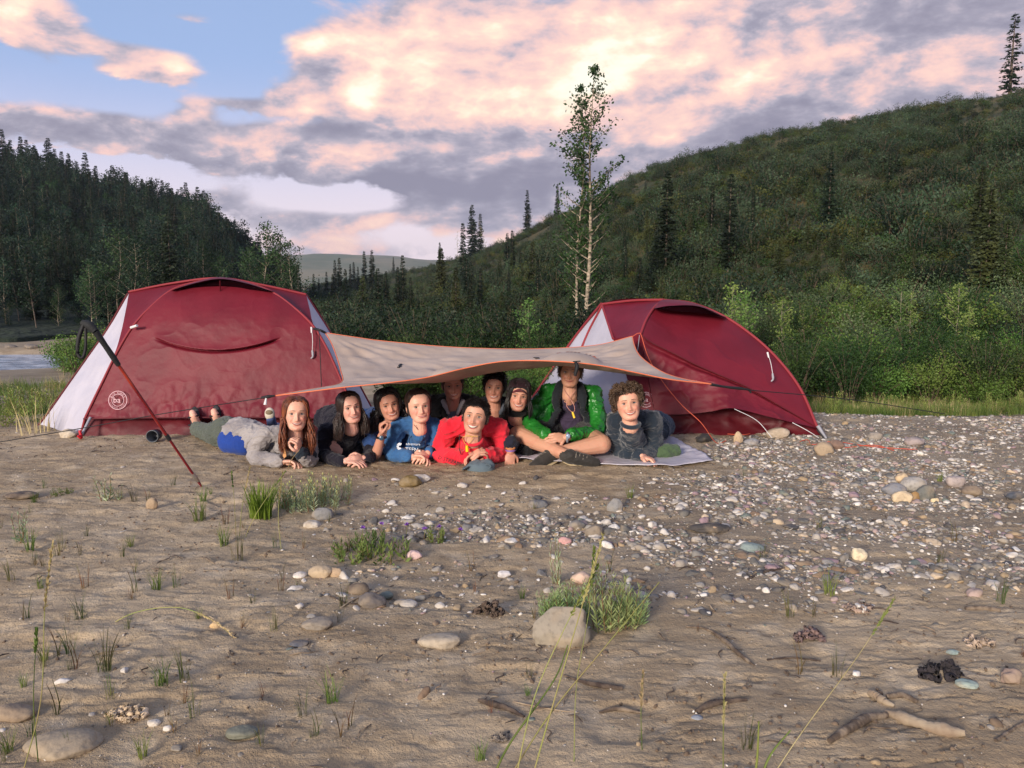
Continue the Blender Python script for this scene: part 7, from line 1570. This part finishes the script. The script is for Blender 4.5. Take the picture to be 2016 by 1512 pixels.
SP = dict(sage=sprig_mesh('sage_plant', 34, .13, .036, .14, 1, M_sage, .15, 24, .5, M_bud), fire=sprig_mesh('fireweed_plant', 26, .17, .050, .15, 2, M_fir, .09, 26, .75), broad=sprig_mesh('leafy_plant', 20, .055, .042, .34, 3, M_broad, .15, 9, .25), small=sprig_mesh('small_sprig', 5, .10, .032, .22, 4, M_sage, .025, 14, .6), weed=sprig_mesh('weed', 8, .3, .06, .25, 5, leafmat('weed_leaf', (92, 118, 52), (128, 146, 70), 5, .3), .1, 22, .6, M_bud))
def plant(px, py, w, kind, label, h=None, cat='plant', name=None):
    g = G(px, py); s_ = w/F*(g.y+.1)
    if isinstance(kind, int):
        base = [.15, .14, .14, .10][kind]; o = obj('grass_tuft', GB[kind], None, tuple(g), label=label, cat='grass tuft'); s_ = (h or w)/F*g.y/[.15, .15, .17, .12][kind]; o.scale = (s_, s_, s_); o.rotation_euler = (0, 0, px*.7 % 6.28); return o
    st_, lf = SP[kind]; W_ = dict(sage=.28, fire=.2, broad=.3, small=.1, weed=.35)[kind]; e = empty(name or dict(sage='sage_plant', fire='fireweed_plant', broad='leafy_plant', small='plant_sprig', weed='weed')[kind], tuple(g), px % 6, label=label, cat=cat); k_ = s_/W_; e.scale = (k_, k_, k_ if h is None else h/F*g.y/dict(sage=.13, fire=.17, broad=.07, small=.1, weed=.3)[kind])
    obj('stem', st_, e); obj('leaves', lf, e); return e
plant(514, 1018, 70, 0, 'bright green grass tuft in front of the auburn haired girl', 72); plant(560, 1000, 40, 1, 'thin grass between the bright tuft and the silvery plant', 50); plant(612, 998, 110, 'sage', 'silvery green plant with yellow buds right of the bright tuft', 58); plant(650, 992, 80, 'sage', 'right half of the silvery plants, lower and paler', 52); plant(580, 1004, 60, 'sage', 'silvery sprigs next to the bright tuft', 40)
plant(392, 1026, 44, 1, 'green grass tuft by the tip of the trekking pole', 56); plant(468, 1102, 40, 2, 'tall thin grass clump left of the leafy patch', 80); plant(206, 1320, 60, 2, 'dark green grass clump at the lower left', 100); plant(212, 1320, 50, 2, 'reddish grass clump behind the dark green one', 70)
plant(212, 985, 46, 'small', 'pale sprig on the silt left of the trekking pole', 48); plant(236, 984, 28, 'small', 'low sprig right of the pale one', 26); plant(36, 1068, 48, 'small', 'bushy sprig at the left edge', 60); plant(122, 974, 40, 'broad', 'flat little green rosette left of the pale sprig', 14); plant(690, 1100, 90, 'broad', 'left part of the leafy green patch', 44); plant(760, 1100, 100, 'broad', 'right part of the leafy green patch with purple flowers', 50); plant(725, 1078, 70, 'broad', 'back part of the leafy green patch', 40); plant(858, 1066, 50, 'broad', 'small leafy plant right of the leafy patch', 34)
plant(1212, 1236, 100, 'fire', 'dense pale green plant right of the boulder', 100); plant(1240, 1222, 70, 'fire', 'right shoot of the dense pale green plant', 60); plant(1120, 1215, 90, 'fire', 'green shoots behind the boulder', 70); plant(1086, 1212, 50, 'fire', 'left shoots behind the boulder', 50); plant(1092, 1150, 36, 'small', 'tall thin dark stem plant above the boulder', 90); plant(1185, 1170, 36, 'small', 'thin leafy stem above the dense plant', 70)
for (px, py, h_) in ((713, 1048, 14), (750, 1040, 16), (800, 1042, 14), (863, 1046, 16), (905, 1052, 12), (835, 1050, 14)):
    g = G(px, py+12); b = Bag(); add_tube(b, [g, g+V3(.004, 0, .05)], .0016, 5); hd = g+V3(.004, 0, .055)
    e = empty('purple_flower', tuple(g), label='small purple flower number %s' % px, cat='flower'); e['label'] = {713: 'purple flower at the left above the leafy patch', 750: 'purple flower behind the leafy patch', 800: 'purple flower right behind the leafy patch', 863: 'largest purple flower on the pebbles', 905: 'purple flower farthest right on the pebbles', 835: 'purple flower between the leafy patch and the largest one'}[px]
    rel(obj('stem', b.mesh('stem', [M_stemg]), e), e); b = Bag(); q_ = np.random.default_rng(px)
    D_ = q_.normal(size=(26, 3)); D_[:, 2] = np.abs(D_[:, 2])+.3; V, Q = leaves(np.tile(np.array(hd), (26, 1)), .017, q_, .5, D=D_); b.add(V, Q); rel(obj('petals', b.mesh('petals', [M_purple]), e), e)
plant(1560, 990, 1, 3, 'x') if False else None
q = random.Random(33)
for i in range(120):
    px = q.choice([q.uniform(0, 2016), q.uniform(0, 700)]); py = q.choice([q.uniform(1120, 1500), q.uniform(1120, 1500), q.uniform(930, 1120)]);
    if 500 < px < 1400 and py < 960: continue
    k = q.choice([2, 3, 3, 2, 1]); o_ = plant(px, py, 20, k, '', q.uniform(.04, .13)*F/ max(2.0, 1.3*F/(py-560))); o_['group'] = 'thin grass sprouts on the silt'; o_['label'] = ['', 'thin green grass sprout', 'dark thin grass sprout', 'reddish grass sprout'][k] + (' on the left silt' if px < 670 else ' on the middle silt' if px < 1340 else ' on the right silt') + (' near the camera' if py > 1300 else ' halfway to the tents' if py > 1080 else ' close to the tents')
# long single stalks with seed heads in the foreground
def stalk(L, Ys, label, head=.3, r=.0016, mt=None, headw=.0055):
    P_ = [Vector(at(x_, y_, Y_)) for (x_, y_), Y_ in zip(L, Ys)]; b = Bag(); C = catmull(P_, 40); add_tube(b, C, [r*1.2, r, r*.6], 5, n=0); e = empty('grass_stalk', tuple(P_[0]), label=label, cat='grass stalk'); m_ = mt or M_grass
    rel(obj('stem', b.mesh('stem', [m_]), e), e)
    if head:
        q_ = np.random.default_rng(len(label)); k0 = int(40*(1-head)); n_ = 90; idx = q_.uniform(k0, 39, n_); P2 = np.stack([np.interp(idx, np.arange(40), C[:, j]) for j in range(3)], 1); T = C[-1]-C[k0]; T /= np.linalg.norm(T)
        D = T[None]*2.2+q_.normal(0, .55, (n_, 3)); V, Q = leaves(P2, headw*2.6, q_, .35, D=D); b = Bag(); b.add(V, Q); rel(obj('seed_head', b.mesh('seed_head', [M_grass_dry if head > .25 else M_grass]), e), e)
    return e
M_yg = leafmat('yellow_green_stalk', (150, 160, 88), (168, 160, 104), 8, .3)
def foot(px, py): return G(px, py).y
stalk([(1040, 1560), (1085, 1400), (1150, 1180), (1188, 1052)], [1.95, 1.97, 1.98, 1.98], 'tall foreground grass stalk with seed head in front of the boulder', .30, .0018, M_yg); stalk([(985, 1560), (1080, 1410), (1190, 1275), (1298, 1146)], [1.95, 1.98, 2.0, 2.05], 'long thin grass blade crossing in front of the green plant', 0, .0020, M_yg)
stalk([(1010, 1560), (1050, 1380), (1110, 1240), (1176, 1115)], [1.95, 1.95, 1.98, 2.0], 'second foreground stalk left of the tall one', .25, .0016, M_yg); stalk([(40, 1540), (80, 1380), (88, 1200), (104, 1068)], [1.95, 1.97, 1.98, 2.0], 'tall pale stalk with seed head at the left', .28, .0014, M_yg); stalk([(75, 1500), (66, 1380), (72, 1240)], [2.0, 2.0, 2.0], 'thin straight stalk at the left edge', .2, .0013)
stalk([(185, 1252), (260, 1208), (350, 1196), (420, 1222), (468, 1262)], [2.95, 2.9, 2.85, 2.8, 2.8], 'arching grass stalk bent over the silt at the left', .3, .0018, M_yg); stalk([(1424, 1560), (1424, 1440), (1427, 1330)], [1.95, 1.97, 1.98], 'upright green grass spike at the bottom right of the middle', .45, .0014, M_grass); stalk([(1265, 1500), (1262, 1400), (1266, 1325)], [2.1, 2.1, 2.12], 'slim green spike left of the upright one', .4, .0012)
stalk([(960, 1560), (1000, 1470), (1090, 1340), (1118, 1270)], [1.93, 1.95, 1.98, 2.0], 'flat green blade left of the crossing blade', 0, .0028, M_grass); stalk([(1490, 1560), (1515, 1490), (1556, 1438)], [1.95, 1.97, 2.0], 'broad blade at the bottom right', 0, .0032, M_grass); stalk([(1478, 1560), (1490, 1500), (1494, 1420)], [1.95, 1.96, 1.97], 'upright broad blade at the bottom right', 0, .0030, M_grass)
stalk([(1500, 1560), (1580, 1440), (1690, 1290), (1760, 1180)], [1.95, 2.0, 2.1, 2.2], 'long pale stalk leaning over the right silt', .22, .0012, M_grass_dry); stalk([(1130, 1500), (1135, 1350), (1160, 1200), (1170, 1080)], [2.05, 2.05, 2.05, 2.05], 'thin stalk behind the tall foreground stalk', .2, .0012, M_yg); stalk([(560, 1130), (548, 1020), (556, 930)], [3.8, 3.85, 3.9], 'thin stalk rising before the bright tuft', .3, .0016, M_yg)
stalk([(470, 1100), (475, 1010), (492, 920)], [4.0, 4.0, 4.0], 'tall thin stalk of the clump left of the bright tuft', .3, .0016, M_yg); stalk([(468, 1100), (500, 1020), (560, 930)], [4.0, 4.0, 4.05], 'leaning stalk of the clump left of the bright tuft', .2, .0016, M_yg); stalk([(466, 1100), (462, 1000), (456, 930)], [4.0, 4.0, 4.0], 'left stalk of the clump left of the bright tuft', .2, .0015, M_yg)
# tall weeds left of the left tent and along the grass strip
q = random.Random(5)
for (px, Y, s_) in [(15, 7.4, 1.0), (40, 7.9, 1.1), (62, 7.6, .8), (8, 8.4, 1.2), (80, 8.8, 1.1), (100, 9.4, 1.0), (30, 9.5, 1.1), (-20, 7.8, 1.2), (55, 10.2, 1.0), (90, 11, 1.1), (2, 10.5, 1.2)]:
    X = (px-1008)/F*Y; e = empty('weed', (X, Y, gz(X, Y)), px, label='leafy weed %s of the weeds left of the left tent' % ['in the front', 'in the back'][Y > 8.5], cat='weed', group='weeds left of the left tent'); e.scale = (s_, s_, s_); obj('stem', SP['weed'][0], e); obj('leaves', SP['weed'][1], e)
for i in range(26):
    px = q.uniform(1640, 2050); Y = q.uniform(8.0, 10.2); X = (px-1008)/F*Y; s_ = q.uniform(.6, 1.05)
    e = empty('weed', (X, Y, gz(X, Y)), px, label='upright leafy weed in the grass strip %s' % near_what(px), cat='weed', group='weeds in the grass strip'); e.scale = (s_*.8, s_*.8, s_); obj('stem', SP['weed'][0], e); obj('leaves', SP['weed'][1], e)
rock(235, 1, 1, 'x', (100, 100, 100)) if False else None
for (px, Y, w, lab) in [(140, 20.5, .45, 'big dark rock on the river bank left of the left tent'), (168, 20.8, .3, 'smaller rock on the river bank'), (60, 28.4, .3, 'dark rock on the far river bank'), (20, 28.6, .25, 'boulder on the far river bank at the left edge'), (100, 28.3, .2, 'small boulder on the far river bank')]:
    X = (px-1008)/F*Y; m_ = bpy.data.materials.get('rock_112_104_98'); o = obj('boulder', stone_mesh('boulder', int(px)+3000, m_, 3, .45, .3, .6), None, (X, Y, float(ground_z(X, Y))), label=lab, cat='boulder'); o.scale = (w, w*.8, w)
# the black mug-like cup by the left tent, and the shoe sole behind
def cup():
    g = G(307, 868); e = empty('camp_mug', tuple(g), label='black camp mug lying on its side before the left tent', cat='mug'); m_ = mat('dark_plastic', s2l(34, 38, 46), .35); b = Bag(); n_ = 28; prof = [(.0, .0), (.040, .0), (.045, .004), (.050, .09), (.046, .09), (.041, .006), (0, .006)]
    V = np.array([[r_*cos(2*pi*i/n_), -h_, r_*sin(2*pi*i/n_)] for (r_, h_) in prof for i in range(n_)]); b.add(V+np.array([0, .03, .05]), grid_faces(n_, len(prof), True)); obj('cup', b.mesh('cup', [m_]), e)
    b = Bag(); add_tube(b, [V3(.048*cos(a), -.062, .05+.048*sin(a)) for a in np.linspace(0, 2*pi, 20)], .004, 6); obj('rim', b.mesh('rim', [mat('mug_rim', s2l(80, 84, 90), .4)]), e)
cup()
e = empty('sneaker', tuple(at(531, 818, 6.25)), label='pale upturned shoe behind the auburn haired girl', cat='shoe'); b = Bag(); V, Q = ellip(at(531, 815, 6.25), (.040, .03, .052), None, 20, 12); b.add(V, Q); rel(obj('upper', b.mesh('upper', [mat('pale_shoe', s2l(196, 186, 168), .8)]), e), e)
b = Bag(); V, Q = ellip(at(530, 812, 6.235), (.030, .022, .022), None, 16, 8); b.add(V, Q); rel(obj('sole_patch', b.mesh('sole_patch', [mat('tan_sole', s2l(120, 104, 80), .8)]), e), e); b = Bag(); limb(b, [at(533, 822, 6.26), at(538, 845, 6.4), Bp(545, 6.5, .1)], [.035, .045, .06]); rel(obj('ankle', b.mesh('ankle', [cmat('blue_leg', (70, 84, 128))]), e), e)
# ---------------------------------------------------------------- the evening air of the valley
def haze():
    b = Bag(); x0, x1, y0, y1, z0, z1 = -1400, 1200, -60, 1500, -12, 76
    V = [[x0, y0, z0], [x1, y0, z0], [x1, y1, z0], [x0, y1, z0], [x0, y0, z1], [x1, y0, z1], [x1, y1, z1], [x0, y1, z1]]
    b.add(V, [[0, 3, 2, 1], [4, 5, 6, 7], [0, 1, 5, 4], [1, 2, 6, 5], [2, 3, 7, 6], [3, 0, 4, 7]])
    m = bpy.data.materials.new('haze'); m.use_nodes = True; nt = m.node_tree; nt.nodes.clear(); o_ = nt.nodes.new('ShaderNodeOutputMaterial'); v = nt.nodes.new('ShaderNodeVolumePrincipled')
    v.inputs['Color'].default_value = (.80, .88, 1, 1); v.inputs['Density'].default_value = 2.3e-4; v.inputs['Anisotropy'].default_value = .2; nt.links.new(v.outputs[0], o_.inputs['Volume'])
    obj('haze', b.mesh('haze', [m], False), kind='stuff', label='thin blue evening haze over the whole valley')
haze()
